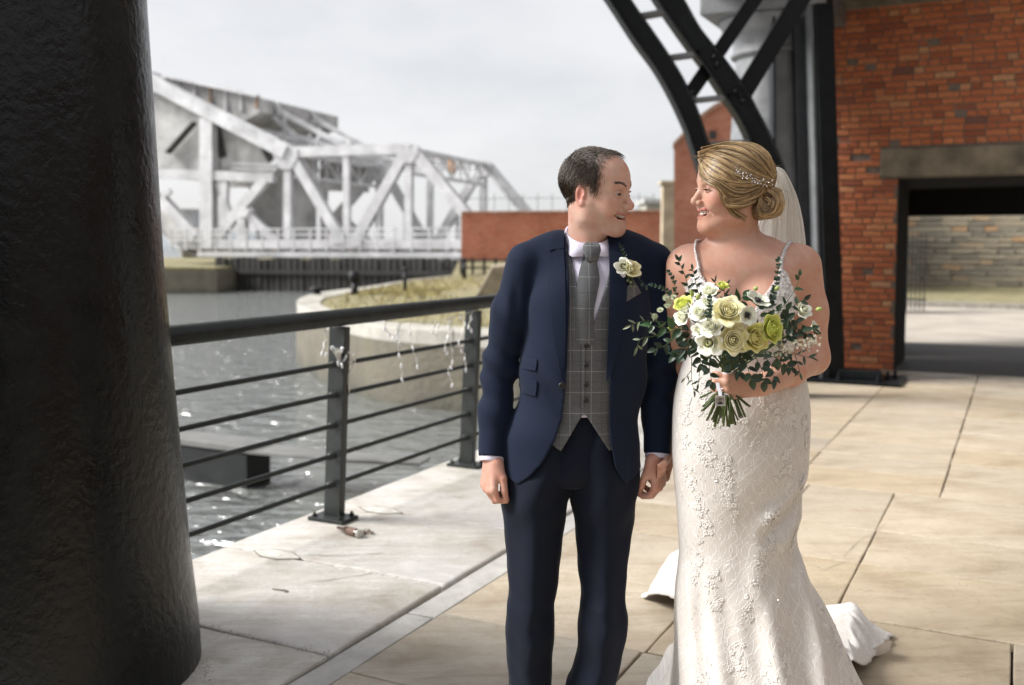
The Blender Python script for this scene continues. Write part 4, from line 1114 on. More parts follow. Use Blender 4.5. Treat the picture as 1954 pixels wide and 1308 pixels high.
M_eye = NT('eye_white').p(color=(.72, .69, .66), rough=.12).m
M_iris = NT('iris').p(color=(.06, .075, .07), rough=.08).m
M_teeth = NT('tooth_enamel').p(color=(.80, .77, .68), rough=.18).m
M_mouth = NT('mouth_inside').p(color=(.10, .018, .016), rough=.4).m

class Head:
    """local frame: x = the person's left, y = forward, z = up; origin between the ears"""
    def __init__(s, c, yaw, pitch, roll, sc):
        fw = np.array([math.sin(yaw), -math.cos(yaw), 0.0]); lf = np.array([math.cos(yaw), math.sin(yaw), 0.0]); up = np.array([0, 0, 1.0])
        fw2 = fw * math.cos(pitch) - up * math.sin(pitch); up2 = up * math.cos(pitch) + fw * math.sin(pitch)      # pitch > 0 looks down
        lf2 = lf * math.cos(roll) + up2 * math.sin(roll); up3 = up2 * math.cos(roll) - lf * math.sin(roll)
        s.A = np.stack([lf2, fw2, up3]); s.c = np.array(c, float); s.sc = sc
    def W(s, p): return s.c + (np.asarray(p, float) * s.sc) @ s.A
    def Lc(s, p): return ((np.asarray(p, float) - s.c) @ s.A.T) / s.sc
def head_field(F, H, female, smile=1.0, mouth_open=.006, nose=1.0):
    """adds the head to field F (world)"""
    sc = H.sc
    def A(kind, *a, k=.012, mode='u'):
        L = Field()
        if kind == 'cap': L.cap(*a)
        elif kind == 'ell': L.ell(*a)
        elif kind == 'sph': L.sph(*a)
        fn, c, r, _, _ = L.ops[0]
        F.add(lambda p: fn(H.Lc(p)) * sc, H.W(c), r * sc, k * sc, mode)
    f = female
    A('ell', (0, -.010, .040), (.0755, .0945, .0795))
    A('ell', (0, .030, -.012), (.0655 if f else .067, .0635, .098), k=.03)
    A('ell', (0, .043, .046), (.060, .050, .058), k=.03)
    jw = .046 if f else .051
    for sx in (1, -1):
        A('cap', (sx * jw, .004, -.062), (sx * .017, .070, -.098), .0195, .0165, k=.03)
        A('cap', (sx * .052, .0, -.03), (sx * jw, .004, -.066), .022, .018, k=.03)
        A('sph', (sx * .041, .062, -.022), .0235 if f else .021, k=.022)           # cheek
        A('sph', (sx * .036, .070, -.040), .0175, k=.018)                          # raised smile cheek
        A('cap', (sx * .012, .0855, .0225), (sx * .045, .070, .0225), .0085 if f else .0115, .007 if f else .009, k=.016)
    A('sph', (0, .077, -.1015 if f else -.0985), .0175 if f else .0185, k=.02)
    A('ell', (0, .056, -.092 if f else -.088), (.03, .03, .020), k=.02)
    # muzzle
    A('ell', (0, .076, -.058), (.029, .020, .026), k=.018)
    # eye sockets
    for sx in (1, -1):
        A('ell', (sx * .0325, .0985, .003), (.0165, .0125, .0105), k=.012, mode='s')
    # nose
    A('cap', (0, .0865, .012), (0, .1085 * nose, -.026), .0085, .0095, k=.012)
    A('sph', (0, .1105 * nose, -.0315), .0088 if f else .0108, k=.009)
    for sx in (1, -1):
        A('ell', (sx * .0120, .0985, -.0345), (.0082, .0110, .0080), k=.006)
        A('sph', (sx * .0062, .1035, -.0425), .0032, k=.003, mode='s')
    # eyeball bulge and lids
    for sx in (1, -1):
        A('sph', (sx * .0322, .0780, .0025), .0138, k=.004)
        A('ell', (sx * .0335, .0905, .0015), (.0165, .0125, .0050 if not f else .0028), k=.0015, mode='s')
    # mouth: open smile
    w = .0265 + .0052 * smile
    def mc(x): return -.0640 + smile * .0095 * (abs(x) / w) ** 1.7
    def md(x): return .0940 - .022 * (x / w) ** 2
    xs = np.linspace(-w, w, 9)
    for a, b in zip(xs[:-1], xs[1:]):
        fa, fb = 1 - (a / w) ** 2, 1 - (b / w) ** 2
        A('cap', (a, md(a) - .0015, mc(a) + mouth_open * fa + .0035), (b, md(b) - .0015, mc(b) + mouth_open * fb + .0035), .0022 + .0024 * fa, .0022 + .0024 * fb, k=.004)
        A('cap', (a, md(a) - .003, mc(a) - mouth_open * fa * 1.1 - .0035), (b, md(b) - .003, mc(b) - mouth_open * fb * 1.1 - .0035), .0022 + .0036 * fa, .0022 + .0036 * fb, k=.004)
    A('ell', (0, .088, mc(0) - .0005), (w * .93, .017, mouth_open * 1.25), k=.002, mode='s')
    for sx in (1, -1): A('ell', (sx * w * .55, .084, mc(w * .55) + .0005), (w * .42, .014, mouth_open * .85), k=.002, mode='s')
    # lids
    for sx in (1, -1):
        up_ = [(.0195, .0885, .0025), (.0255, .0935, .0072 if not f else .0052), (.0335, .0945, .0085 if not f else .0062), (.0420, .0885, .0064 if not f else .0044), (.0500, .0770, .0016)]
        lo_ = [(.0200, .0880, .0005), (.0265, .0920, -.0032 if not f else -.0018), (.0345, .0922, -.0045 if not f else -.0028), (.0425, .0870, -.0030 if not f else -.0014), (.0495, .0765, .0010)]
        for a_, b_ in zip(up_[:-1], up_[1:]): A('cap', (sx * a_[0], *a_[1:]), (sx * b_[0], *b_[1:]), .0017, .0017, k=.003)
        for a_, b_ in zip(lo_[:-1], lo_[1:]): A('cap', (sx * a_[0], *a_[1:]), (sx * b_[0], *b_[1:]), .0014, .0014, k=.003)
        for a_, b_ in zip(up_[:-1], up_[1:]): A('cap', (sx * a_[0], a_[1] + .002, a_[2] + .0050), (sx * b_[0], b_[1] + .002, b_[2] + .0050), .0011, .0011, k=.003, mode='s')
    # forehead creases
    if not f:
        def crease(p):
            L = H.Lc(p); return np.where(L[:, 1] > .05, .0009 * np.sin((L[:, 2] - .30 * np.abs(L[:, 0])) * 6.2832 / .0085) * np.exp(-((L[:, 2] - .056) / .011) ** 2) * np.exp(-(L[:, 0] / .034) ** 4), 0)
        F.add(crease, H.W((0, .08, .055)), .06, 0, 'w')
        for sx in (1, -1):
            for dz_ in (-.004, .002, .008): A('cap', (sx * .052, .070, .002 + dz_ * .5), (sx * .060, .056, dz_ * 1.4), .0010, .0006, k=.004, mode='s')
    # smile fold
    for sx in (1, -1):
        A('cap', (sx * .019, .096, -.036), (sx * .041, .077, -.064), .0030, .0020, k=.008, mode='s')
    # ears
    for sx in (1, -1):
        e = (sx * .0745, -.010, -.004)
        A('ell', e, (.0085, .0165, .0295), k=.006)
        A('ell', (sx * .0835, -.007, -.002), (.0070, .0095, .0185), k=.004, mode='s')
        A('ell', (sx * .0775, .000, -.010), (.004, .004, .007), k=.004)
        A('sph', (sx * .0755, -.003, -.029), .0085, k=.006)
def eyes(H, root, look, lid_f=False, red=False):
    for sx in (1, -1):
        c = np.array([sx * .0322, .0780, .0025]); m = MB(); m.smooth = True
        fwd = np.array(look, float); fwd = fwd / np.linalg.norm(fwd)
        wc = H.W(c); ax = (H.W(c + fwd) - wc); ax /= np.linalg.norm(ax); r = .0122 * H.sc
        m.lathe([(r * math.sin(a), -r * math.cos(a)) for a in np.linspace(.05, math.pi - .02, 14)], wc, 20, axis=ax)
        e = m.build('eye', M_eye, root)
        m = MB(); m.smooth = True; ang = np.linspace(.02, .56, 6); m.lathe([(r * 1.012 * math.sin(a), r * 1.012 * math.cos(a)) for a in ang[::-1]], wc, 18, axis=ax, cap=False); m.build('iris', M_iris, e)
def teeth(H, root, w, z0, mo):
    tr = None
    m = MB(); m.smooth = True
    for i in range(-5, 6):
        x = i * .0066; y = .0892 - .022 * (x / .03) ** 2; hw = .00328; hh = mo * .72 + .001
        z = z0 + .0105 * (abs(x) / .03) ** 1.7 + mo * .42
        vs = [H.W((x + a * hw, y + (b * .0015), z + c * hh)) for c in (-1, 1) for b, a in ((1, -1), (1, 1), (-3, 1), (-3, -1))]
        m.hexa(vs)
    o = m.build('teeth', M_teeth, root, bevel=.0006)
    m = MB(); m.smooth = True
    m.grid([[H.W((x, .070 - .012 * (x / .03) ** 2, z0 + dz)) for x in np.linspace(-.032, .032, 8)] for dz in (-.016, -.005, .006, .020)])
    m.build('mouth_inside', M_mouth, root)
def brow(H, root, f, mat, female, raise_=0.0, n=90):
    m = MB()
    for sx in (1, -1):
        for i in range(n):
            u = rnd.random(); x = sx * (.013 + .036 * u); z = (.0215 + .010 * math.sin(min(u * 1.25, 1) * math.pi * .62) + raise_ + rnd.uniform(-.0030, .0030) * (1 - .6 * u) * (.7 if female else 1.5))
            a = surf_l(H, f, x, z)
            b = surf_l(H, f, x + sx * rnd.uniform(.004, .008), z + rnd.uniform(-.001, .003))
            if a is None or b is None: continue
            m.tube([a + (a - H.c) * .006, b + (b - H.c) * .012], [.0005 if female else .0007, .0002], 3, cap=False)
    m.build('eyebrow', mat, root)
def surf_l(H, f, x, z, y0=.16):
    """front of the face above the local point (x, z)"""
    y = y0; 
    for _ in range(40):
        d = float(f(H.W((x, y, z))[None])[0]) / H.sc
        if d < .0003: return H.W((x, y, z))
        y -= max(d * .8, .0003)
        if y < -.02: return None
    return H.W((x, y, z))
def radial(H, f, d, r0=.17, c=(0, -.01, .03)):
    """surface point along the local direction d from the skull centre"""
    d = np.array(d, float); d /= np.linalg.norm(d); r = r0; c = np.array(c)
    for _ in range(30):
        v = float(f(H.W(c + d * r)[None])[0]) / H.sc
        if v < .0004: break
        r -= max(v * .8, .0003)
    return c + d * r
BRES = .0025
def radial_many(H, f, D_, r0=.17, c=(0, -.01, .03)):
    r = np.full(len(D_), r0); c = np.array(c)
    for _ in range(24):
        v = f(H.W(c + D_ * r[:, None])) / H.sc
        if (np.abs(v) < .0005).all(): break
        r -= np.where(v > .0004, v * .8, 0)
    return c + D_ * r[:, None]
# ---- hands -------------------------------------------------------------------------------------------
def hand_field(F, wrist, palm_dir, across, normal, sc, curls, spread, thumb, lens=(.072, .080, .074, .058), rad=.0088, k=.003):
    """wrist point; palm_dir along the metacarpals; across towards the thumb side; normal out of the back of the hand.
    curls: per finger three bend angles (degrees) towards the palm"""
    pd, ac, nm = [np.array(v, float) / np.linalg.norm(v) for v in (palm_dir, across, normal)]
    knuck = []
    for i in range(4):
        off = (.030, .0105, -.0095, -.0285)[i]
        kn = wrist + (pd * (.094, .097, .092, .083)[i] + ac * off * 1.0) * sc + nm * (.002, .004, .003, 0)[i] * sc
        F.cap(wrist + ac * off * .55 * sc + pd * .012 * sc, kn, .0165 * sc, .0118 * sc, .012 * sc)
        knuck.append(kn)
    F.cap(wrist + ac * .010 * sc + pd * .02 * sc - nm * .006 * sc, wrist + pd * .07 * sc - nm * .006 * sc, .021 * sc, .017 * sc, .014 * sc)
    F.cap(wrist + ac * .020 * sc + pd * .02 * sc - nm * .008 * sc, wrist + pd * .055 * sc + ac * .026 * sc - nm * .010 * sc, .016 * sc, .014 * sc, .012 * sc)
    tips = []
    for i in range(4):
        p = knuck[i]; a = 0; d = pd * math.cos(R(spread[i])) + ac * math.sin(R(spread[i])); L = lens[i] * sc
        seg = (.46, .30, .24); r = rad * sc * (1, 1.04, 1, .88)[i]; pts = [p]
        for j in range(3):
            a += R(curls[i][j]); dd = d * math.cos(a) - nm * math.sin(a)
            p = p + dd * L * seg[j]; pts.append(p)
        rr_ = [r * 1.12, r * 1.0, r * .93, r * .82]
        for j in range(3):
            F.cap(pts[j], pts[j + 1], rr_[j], rr_[j + 1], (.008 if j == 0 else .002) * sc)
        tips.append(pts)
    t0 = wrist + pd * .026 * sc + ac * .024 * sc - nm * .006 * sc
    pts = [t0]; p = t0
    for j, (da, dp, dn, L) in enumerate(thumb):
        v = ac * da + pd * dp + nm * dn; v /= np.linalg.norm(v); p = p + v * L * sc; pts.append(p)
    rr_ = [.0150, .0112, .0102, .0086]
    for j in range(len(pts) - 1): F.cap(pts[j], pts[j + 1], rr_[j] * sc, rr_[j + 1] * sc, (.012 if j == 0 else .003) * sc)
    return knuck, tips, pts

# =================================================================== GROOM
GY0 = 2.78
def g(px, py, dy=0.0): return P(px, py, GY0 + dy)
HG = Head(g(1136, 368, .0), R(60), R(5), R(4), .97)
FG = Field()
head_field(FG, HG, False, 1.25, .0046)
# neck, torso, arms, legs: one surface
FG.cap(HG.W((0, -.024, -.045)), g(1120, 480, .050), .052, .054, .03)
FG.cap(HG.W((0, .004, -.085)), g(1124, 474, .020), .030, .036, .02)
FG.cap(g(1060, 492, .05), g(1190, 492, .05), .040, .040, .04)
FG.cap(g(1022, 518, .045), g(1228, 518, .045), .045, .045, .05)
FG.ell(g(1124, 600, .035), (.135, .085, .15), .05)
FG.ell(g(1116, 730, .035), (.125, .078, .15), .05)
FG.ell(g(1092, 850, .03), (.130, .085, .12), .04)
sh_r, el_r, wr_r = g(1006, 520, .035), g(955, 702, .07), g(939, 868, .0)
sh_l, el_l, wr_l = g(1243, 518, .035), g(1257, 702, .07), g(1254, 862, .02)
FG.chain([sh_r, el_r, wr_r], [.043, .036, .026], .025); FG.chain([sh_l, el_l, wr_l], [.043, .036, .026], .025)
hip_r, kn_r, an_r = g(1030, 910, .03), g(1012, 1190, .0), g(1012, 1480, .09)
hip_l, kn_l, an_l = g(1150, 910, .03), g(1148, 1190, -.02), g(1106, 1480, .05)
FG.chain([hip_r, kn_r, an_r], [.062, .045, .034], .03); FG.chain([hip_l, kn_l, an_l], [.062, .045, .034], .03)
for an_ in (an_r, an_l): FG.cap(an_ * [1, 1, 0] + [0, -.01, .055], an_ * [1, 1, 0] + [-.005, -.17, .04], .032, .022, .02)
# right hand hangs loose and curled: back of the hand to the left, thumb towards the camera
hand_field(FG, g(939, 872, -.005), (-.10, -.22, -1), (.55, -.80, .1), (-.80, -.55, .1), .96,
           [(28, 52, 30), (34, 55, 32), (40, 56, 34), (46, 56, 34)], (3, 0, -2, -5), [(.42, .75, -.25, .040), (.05, 1, -.22, .036), (-.1, 1, -.42, .030)])
# left hand clasps the bride's
HLg = hand_field(FG, g(1252, 866, .01), (.10, -.05, -1), (-.55, -.80, -.05), (.80, -.55, .1), .96,
           [(40, 45, 30), (44, 48, 32), (48, 50, 34), (52, 52, 34)], (3, 0, -2, -5), [(.3, .8, -.45, .040), (-.1, 1, -.55, .034), (-.3, .8, -.5, .028)])
def tone_groom(v):
    L = HG.Lc(v); c = np.tile(np.array([.58, .375, .295]), (len(v), 1))
    def blob(ctr, r, col, a):
        d = _n((L - np.array(ctr)) / np.array(r)); w = np.clip(1 - d, 0, 1) ** .8 * a; c[:] = c * (1 - w[:, None]) + np.array(col) * w[:, None]
    inh = (np.abs(L) < .17).all(1)
    if inh.any():
        for sx in (1, -1):
            blob((sx * .045, .062, -.022), (.035, .04, .03), (.52, .22, .17), .6)
            blob((sx * .08, -.01, -.005), (.02, .03, .045), (.58, .20, .15), .9)
            blob((sx * .033, .09, .004), (.02, .02, .012), (.36, .17, .13), .55)  # eye socket shading put into the skin tone
        blob((0, .112, -.030), (.02, .02, .02), (.56, .22, .17), .6)
        blob((0, .07, -.085), (.055, .06, .045), (.36, .26, .21), .5)
        for sx in (1, -1): blob((sx * .045, .03, -.075), (.03, .05, .035), (.40, .28, .22), .4)
        lip = (np.abs(L[:, 0]) < .030) & (L[:, 1] > .070)
        zc = -.0640 + .0095 * (np.abs(L[:, 0]) / .031) ** 1.7
        lipd = np.clip(1 - np.abs(L[:, 2] - zc) / .0135, 0, 1) * lip * np.clip((.0315 - np.abs(L[:, 0])) / .008, 0, 1)
        w = np.clip(lipd * 2.2, 0, 1)[:, None] * .75; c[:] = c * (1 - w) + np.array([.40, .135, .115]) * w
    hz = (v[:, 2] < 1.0) & (v[:, 2] > .75)
    w = (hz * .35)[:, None]; c[:] = c * (1 - w) + np.array([.52, .22, .16]) * w
    return c
groom = empty('person', tuple(g(1100, 1525, .03)), 'man in a navy suit, grey checked waistcoat and tie, smiling at the bride', 'person')
b_lo, b_hi = [-.16, 2.40, .03], [.62, 3.05, 1.80]
gb_ = sdf_obj('body', FG, b_lo, b_hi, BRES, M_skg, groom, tone_groom, fine=(HG.c - .15, HG.c + .16))
eyes(HG, gb_, (-.15, 1, -.03))
teeth(HG, gb_, .028, -.0640, .0050)
def hair_mat(name, c1, c2, rough=.38):
    t = NT(name); isl = t.node('ShaderNodeNewGeometry').outputs['Random Per Island']
    t.p(color=t.mix(t.noise(90, 4, .6), t.ramp(isl, [(0, c1), (1, c2)]), tuple(np.array(c1) * .7)), rough=rough, spec=.5); return t.m
M_hg = hair_mat('dark_brown_hair', (.042, .030, .021), (.16, .112, .078), .5)
brow(HG, gb_, FG, hair_mat('eyebrow_hair', (.07, .048, .034), (.14, .10, .07), .6), False, .002, 75)
# groom's hair: a close cap of short strands over a thin shell
def hair_ok(L):
    x, y, z = np.abs(L[:, 0]), L[:, 1], L[:, 2]
    side = (x > .040) & (y < .044) & (z > np.where(y > .018, .006 + .0 * y, np.where(y > -.026, .030, np.interp(y, [-.10, -.026], [-.052, -.010]))))
    back = (y < -.026) & (z > np.interp(y, [-.10, -.026], [-.055, -.012]))
    topp = (z > .078) & (y < .054 - .5 * np.maximum(x - .012, 0))
    return side | back | topp
def hairfield(p):
    d = FG(p); L = HG.Lc(p)
    th = np.where(hair_ok(L) & hair_ok(L + np.array([0, .007, 0])) & hair_ok(L - np.array([0, 0, .007])), .0040 - .0022 * np.clip((L[:, 2] - .070) / .02, 0, 1) - .0060 * np.clip((L[:, 2] - .070) / .02, 0, 1) * np.clip((L[:, 1] - .015) / .02, 0, 1), -.004)
    return d - th + noise1(p, 300, 3) * .0008
bx = HG.c
hg = sdf_obj('hair', hairfield, bx - .125, bx + .135, .0026, M_hg, gb_, None, 2.5, relax=2)
m = MB(); rs_ = np.random.RandomState(4); D_ = rs_.normal(size=(12500, 3)); D_ /= _n(D_)[:, None]; D_ = D_[D_[:, 2] > -.75]
LH = radial_many(HG, FG, D_); LH = LH[hair_ok(LH + rs_.normal(size=LH.shape) * np.array([.001, .0045, .0045]))]
for L in LH:
    nrm = L - np.array([0, -.01, .03]); nrm /= np.linalg.norm(nrm)
    topness = float(np.clip((L[2] - .075) / .03, 0, 1))
    if topness > .35 and rnd.random() < .30: continue
    flow = np.array([0, -.35, -1.0]) * (1 - topness) + np.array([.25, .8, .1]) * topness + np.array([rnd.gauss(0, .25), rnd.gauss(0, .25), rnd.gauss(0, .25)])
    flow -= nrm * flow.dot(nrm); flow /= np.linalg.norm(flow) + 1e-9
    ln = rnd.uniform(.012, .022) * (1 + .4 * topness)
    lift = .25 + (.45 if topness > .6 and L[1] > .02 else 0) * rnd.random()
    p0 = L + nrm * .0040; p1 = p0 + (flow + nrm * lift) * ln * .5; p2 = p1 + (flow + nrm * .02) * ln * .5
    m.tube([HG.W(p0), HG.W(p1), HG.W(p2)], [.0006, .0005, .0002], 3, cap=False)
m.build('hair_strands', M_hg, gb_)['kind'] = 'stuff'

# ---- cloth
def wool(name, c, sheen=.25, scale=900, chk=None):
    t = NT(name); co = t.coord()
    n = t.noise(scale, 2, .6, t.coord('Object', (1, 1, .35))); n2 = t.noise(7, 4, .5, co)
    col = t.ramp(n, [(.3, tuple(np.array(c) * .62)), (.7, tuple(np.array(c) * 1.4))])
    col = t.mix(t.math('MULTIPLY', n2, .35), col, tuple(np.array(c) * .6))
    if chk is not None:
        s_ = t.node('ShaderNodeSeparateXYZ', {0: co}); px_, pz_, off, lc = chk
        def line(v, per, o, w):
            f = t.math('FRACT', t.math('DIVIDE', t.math('ADD', v, 10 + o), per)); return t.math('LESS_THAN', t.math('ABSOLUTE', t.math('SUBTRACT', f, .5)), w / per)
        tw = t.node('ShaderNodeTexWave', {'Vector': co, 'Scale': 260.0, 'Distortion': 6.0, 'Detail': 1.0}); tw.bands_direction = 'DIAGONAL'
        col = t.mix(t.math('MULTIPLY', tw.outputs['Fac'], .4), col, tuple(np.array(c) * .35))
        L = t.math('MAXIMUM', line(s_.outputs[0], px_, off, .0009), line(s_.outputs[2], pz_, off * .7, .0009))
        L2 = t.math('MAXIMUM', line(s_.outputs[0], px_, off + px_ * .5, .0008), line(s_.outputs[2], pz_, off * .7 + pz_ * .5, .0008))
        col = t.mix(t.math('MULTIPLY', L2, .45), col, (.03, .03, .032)); col = t.mix(t.math('MULTIPLY', L, .5), col, lc)
    t.p(color=col, rough=.82, spec=.25, sheen=sheen, sheenr=.45, normal=t.bump(n, .35, .0012)); return t.m
M_suit = wool('navy_wool', (.0026, .0086, .0275), .08)
M_trs = wool('dark_navy_wool', (.0017, .0048, .0148), .05)
M_tweed = wool('grey_check_tweed', (.122, .124, .132), .1, 700, (.058, .058, .02, (.36, .36, .37)))
M_tie = wool('grey_tie_wool', (.112, .115, .122), .1, 800, (.085, .085, .033, (.30, .31, .30)))
M_shirt = NT('white_shirt'); n = M_shirt.noise(700, 2, .5); M_shirt.p(color=(.70, .67, .80), rough=.7, normal=M_shirt.bump(n, .12, .001), sss=.05, sssr=(.01, .01, .01)); M_shirt = M_shirt.m
M_btn = NT('dark_button').p(color=(.015, .015, .018), rough=.3).m
def zpx(py): return P(1120, py, GY0)[2]
def xpx(px, Y=GY0): return P(px, 700, Y)[0]
def curve(pts, along='y'):
    pts = sorted(pts); ys = np.array([zpx(p[0]) for p in pts])[::-1]; xs = np.array([xpx(p[1]) for p in pts])[::-1]
    return lambda z: np.interp(z, ys, xs)
JT = Field()                                   # trunk of the jacket
JT.cap(g(1006, 500, .045), g(1242, 498, .045), .054, .052, .03); JT.cap(g(1030, 480, .05), g(1218, 478, .05), .040, .040, .03)
JT.cap(g(1070, 476, .055), g(1182, 474, .055), .050, .050, .05)
JT.ell(g(1124, 590, .03), (.178, .128, .185), .05); JT.ell(g(1112, 715, .03), (.182, .122, .19), .06); JT.ell(g(1090, 850, .03), (.196, .134, .17), .06)
JT.ell(g(1088, 915, .03), (.198, .136, .12), .05)
def wr(p, amp): return amp * (noise1(p * np.array([1, 1, .45]), 26, 5) * .6 + noise1(p * np.array([1, 1, .8]), 60, 6) * .42)
JS = []
for ch, rr_ in (([g(1004, 503, .04), g(978, 600, .055), g(954, 702, .07), g(945, 790, .035), g(939, 872, 0)], [.056, .057, .049, .044, .0385]), ([g(1248, 502, .04), g(1254, 600, .055), g(1258, 702, .07), g(1256, 790, .05), g(1254, 866, .02)], [.055, .056, .049, .044, .0385])):
    f_ = Field(); f_.chain(ch, rr_, .03); JS.append((f_, ch))
xR = curve([(430, 1082), (470, 1079), (560, 1083), (690, 1079), (737, 1076), (790, 1070), (830, 1056), (870, 1034), (900, 1008), (914, 990), (930, 960)])
xL = curve([(430, 1172), (470, 1168), (560, 1163), (640, 1160), (740, 1158), (830, 1160), (880, 1170), (910, 1186), (930, 1215)])
def hem(x): return np.interp(x, [xpx(945), xpx(965), xpx(990), xpx(1100), xpx(1190), xpx(1225)], [zpx(884), zpx(903), zpx(917), zpx(917), zpx(915), zpx(895)])
def sleeve_d(p, i, grow=0.0):
    f_, ch = JS[i]; d = f_(p) - grow
    ax = ch[-1] - ch[-2]; ax /= np.linalg.norm(ax)
    t_ = (p - ch[0]) @ ((ch[2] - ch[0]) / np.linalg.norm(ch[2] - ch[0]))
    el = np.exp(-((p[:, 2] - ch[2][2]) / .11) ** 2)
    d = d + .0065 * el * np.sin((p[:, 2] + .55 * (p[:, 0] - ch[2][0]) * (1 if i == 0 else -1)) * 80) * .8 + wr(p, .0022)
    d = d + .002 * np.exp(-((p[:, 2] - ch[0][2] + .10) / .05) ** 2) * np.sin(p[:, 0] * 140)
    return np.maximum(d, (p - ch[-1]) @ ax - grow * 2)
def trunk_d(p):
    return JT(p) + wr(p, .0024) + .0048 * np.exp(-((p[:, 2] - zpx(735)) / .05) ** 2) * np.sin((p[:, 2] - .9 * np.abs(p[:, 0] - xpx(1100))) * 75) * np.exp(-((p[:, 0] - xpx(1060)) / .08) ** 2)
def jacket(p):
    p = np.asarray(p, float)
    d = np.maximum(trunk_d(p), hem(p[:, 0]) - p[:, 2])
    # armhole seam dips a little where the sleeve is set in
    for i in (0, 1):
        s_ = sleeve_d(p, i); k = .010; h = np.clip(.5 + .5 * (d - s_) / k, 0, 1); d = d + (s_ - d) * h - k * h * (1 - h)
    d = np.maximum(d, -(d + .010))
    neck = np.maximum(np.sqrt(((p[:, 0] - xpx(1124)) / 1.0) ** 2 + ((p[:, 1] - GY0 - .045) / 1.05) ** 2) - .074, zpx(476) - p[:, 2])
    d = np.maximum(d, -neck)
    op = np.maximum(np.maximum(xR(p[:, 2]) - p[:, 0], p[:, 0] - xL(p[:, 2])), p[:, 1] - (GY0 + .03))
    return np.maximum(d, -op)
jk = sdf_obj('jacket', jacket, [-.17, 2.52, .80], [.58, 3.05, 1.56], .0034, M_suit, groom, slack=2.2)
def jf(p, cull=False): return trunk_d(np.asarray(p, float))
def cloth_patch(nm, L, Rr, off, mat, par, f=jf, nu=8, th=.003, puff=0.0, Y=GY0, thick_out=True):
    """a piece of cloth lying on surface f between two pixel edge lines"""
    L = smooth_poly(L, 5); Rr = smooth_poly(Rr, 5); rowsP = []
    for a, b in zip(L, Rr):
        for k in range(nu + 1):
            u = k / nu; q = a * (1 - u) + b * u; rowsP.append(P(q[0], q[1], Y - .11)[[0, 2]])
    ys = front(f, np.array(rowsP), Y - .35, Y + .15)
    top, bot = [], []; n = nu + 1
    for i in range(len(L)):
        r1, r2 = [], []
        for k in range(n):
            x, z = rowsP[i * n + k]; u = k / nu
            o_ = (off(u, i / (len(L) - 1)) if callable(off) else off) + puff * math.sin(math.pi * u)
            y = ys[i * n + k] - o_
            # bring the pixel back on its line of sight
            r1.append(np.array([x, y, z])); r2.append(np.array([x, y + th, z]))
        top.append(r1); bot.append(r2)
    m = MB(); m.smooth = True; m.grid(top); m.grid(bot)
    for seq in ([top[i][0] for i in range(len(top))], [top[i][-1] for i in range(len(top))]): pass
    m.grid([[t_[0] for t_ in top], [t_[0] for t_ in bot]]); m.grid([[t_[-1] for t_ in top], [t_[-1] for t_ in bot]]); m.grid([top[0], bot[0]]); m.grid([top[-1], bot[-1]])
    return m.build(nm, mat, par)
lap = lambda u, v: .004 + .007 * u * (1 - .5 * v)
cloth_patch('lapel', [(1079, 468), (1080, 560), (1080, 650), (1077, 728)], [(1050, 486), (1046, 560), (1058, 650), (1074, 728)], lambda u, v: lap(u, v), M_suit, jk)
cloth_patch('collar', [(1082, 436), (1080, 455), (1079, 474)], [(1064, 444), (1052, 462), (1046, 478)], lambda u, v: .006 + .004 * u, M_suit, jk)
cloth_patch('lapel', [(1168, 468), (1164, 560), (1161, 650), (1158, 728)], [(1196, 486), (1199, 560), (1186, 650), (1162, 728)], lap, M_suit, jk)
cloth_patch('collar', [(1166, 440), (1167, 455), (1168, 474)], [(1182, 446), (1192, 462), (1200, 480)], lambda u, v: .006 + .004 * u, M_suit, jk)
for y0, y1 in ((689, 714), (731, 763)):
    cloth_patch('pocket_flap', [(993, y0), (992, (y0 + y1) / 2), (991, y1 - 2)], [(1025, y0 + 2), (1024.5, (y0 + y1) / 2), (1022, y1 - 1)], lambda u, v: .0045 + .002 * v, M_suit, jk, th=.004)
def button(px, py, r, mat, par, f=jf, Y=GY0, off=.004):
    p = P(px, py, Y - .11); y = front(f, p[[0, 2]][None], Y - .35, Y + .1)[0]
    m = MB(); m.smooth = True; m.lathe([(r, 0), (r, .0012), (r * .8, .0028), (r * .55, .0018), (.0003, .0018)], (p[0], y - off, p[2]), 14, axis=(0, -1, 0)); return m.build('button', mat, par)
button(1073, 738, .0095, M_btn, jk, off=.005)
# shirt cuffs
for i in (0, 1):
    ch = JS[i][1]; ax = ch[-1] - ch[-2]; ax /= np.linalg.norm(ax); e = ch[-1] + ax * .004; m = MB(); m.smooth = True
    m.lathe([(.034, -.03), (.0345, .0), (.0345, .008), (.032, .0095), (.031, -.02)], e, 26, axis=ax, cap=False); m.build('shirt_cuff', M_shirt, groom)
# waistcoat
vL = curve([(430, 1086), (480, 1087), (540, 1097), (600, 1107), (655, 1115), (700, 1116)]); vR = curve([(430, 1160), (500, 1162), (540, 1152), (600, 1132), (655, 1116), (700, 1116)])
def wbot(x): return np.interp(x, [xpx(1040), xpx(1068), xpx(1109), xpx(1114), xpx(1160), xpx(1185)], [zpx(830), zpx(850), zpx(783), zpx(783), zpx(853), zpx(835)])
def wtrunk(p, cull=False): p = np.asarray(p, float); return JT(p) + .013 + wr(p, .0012) - .0015 * np.exp(-((p[:, 0] - xpx(1113)) / .004) ** 2)
def waistcoat(p):
    p = np.asarray(p, float); d = wtrunk(p); d = np.maximum(d, -(d + .008)); d = np.maximum(d, wbot(p[:, 0]) - p[:, 2]); d = np.maximum(d, p[:, 1] - (GY0 + .05))
    op = np.maximum(vL(p[:, 2]) - p[:, 0], p[:, 0] - vR(p[:, 2])); op = np.maximum(op, zpx(658) - p[:, 2]); return np.maximum(np.maximum(d, -op), p[:, 2] - zpx(478))
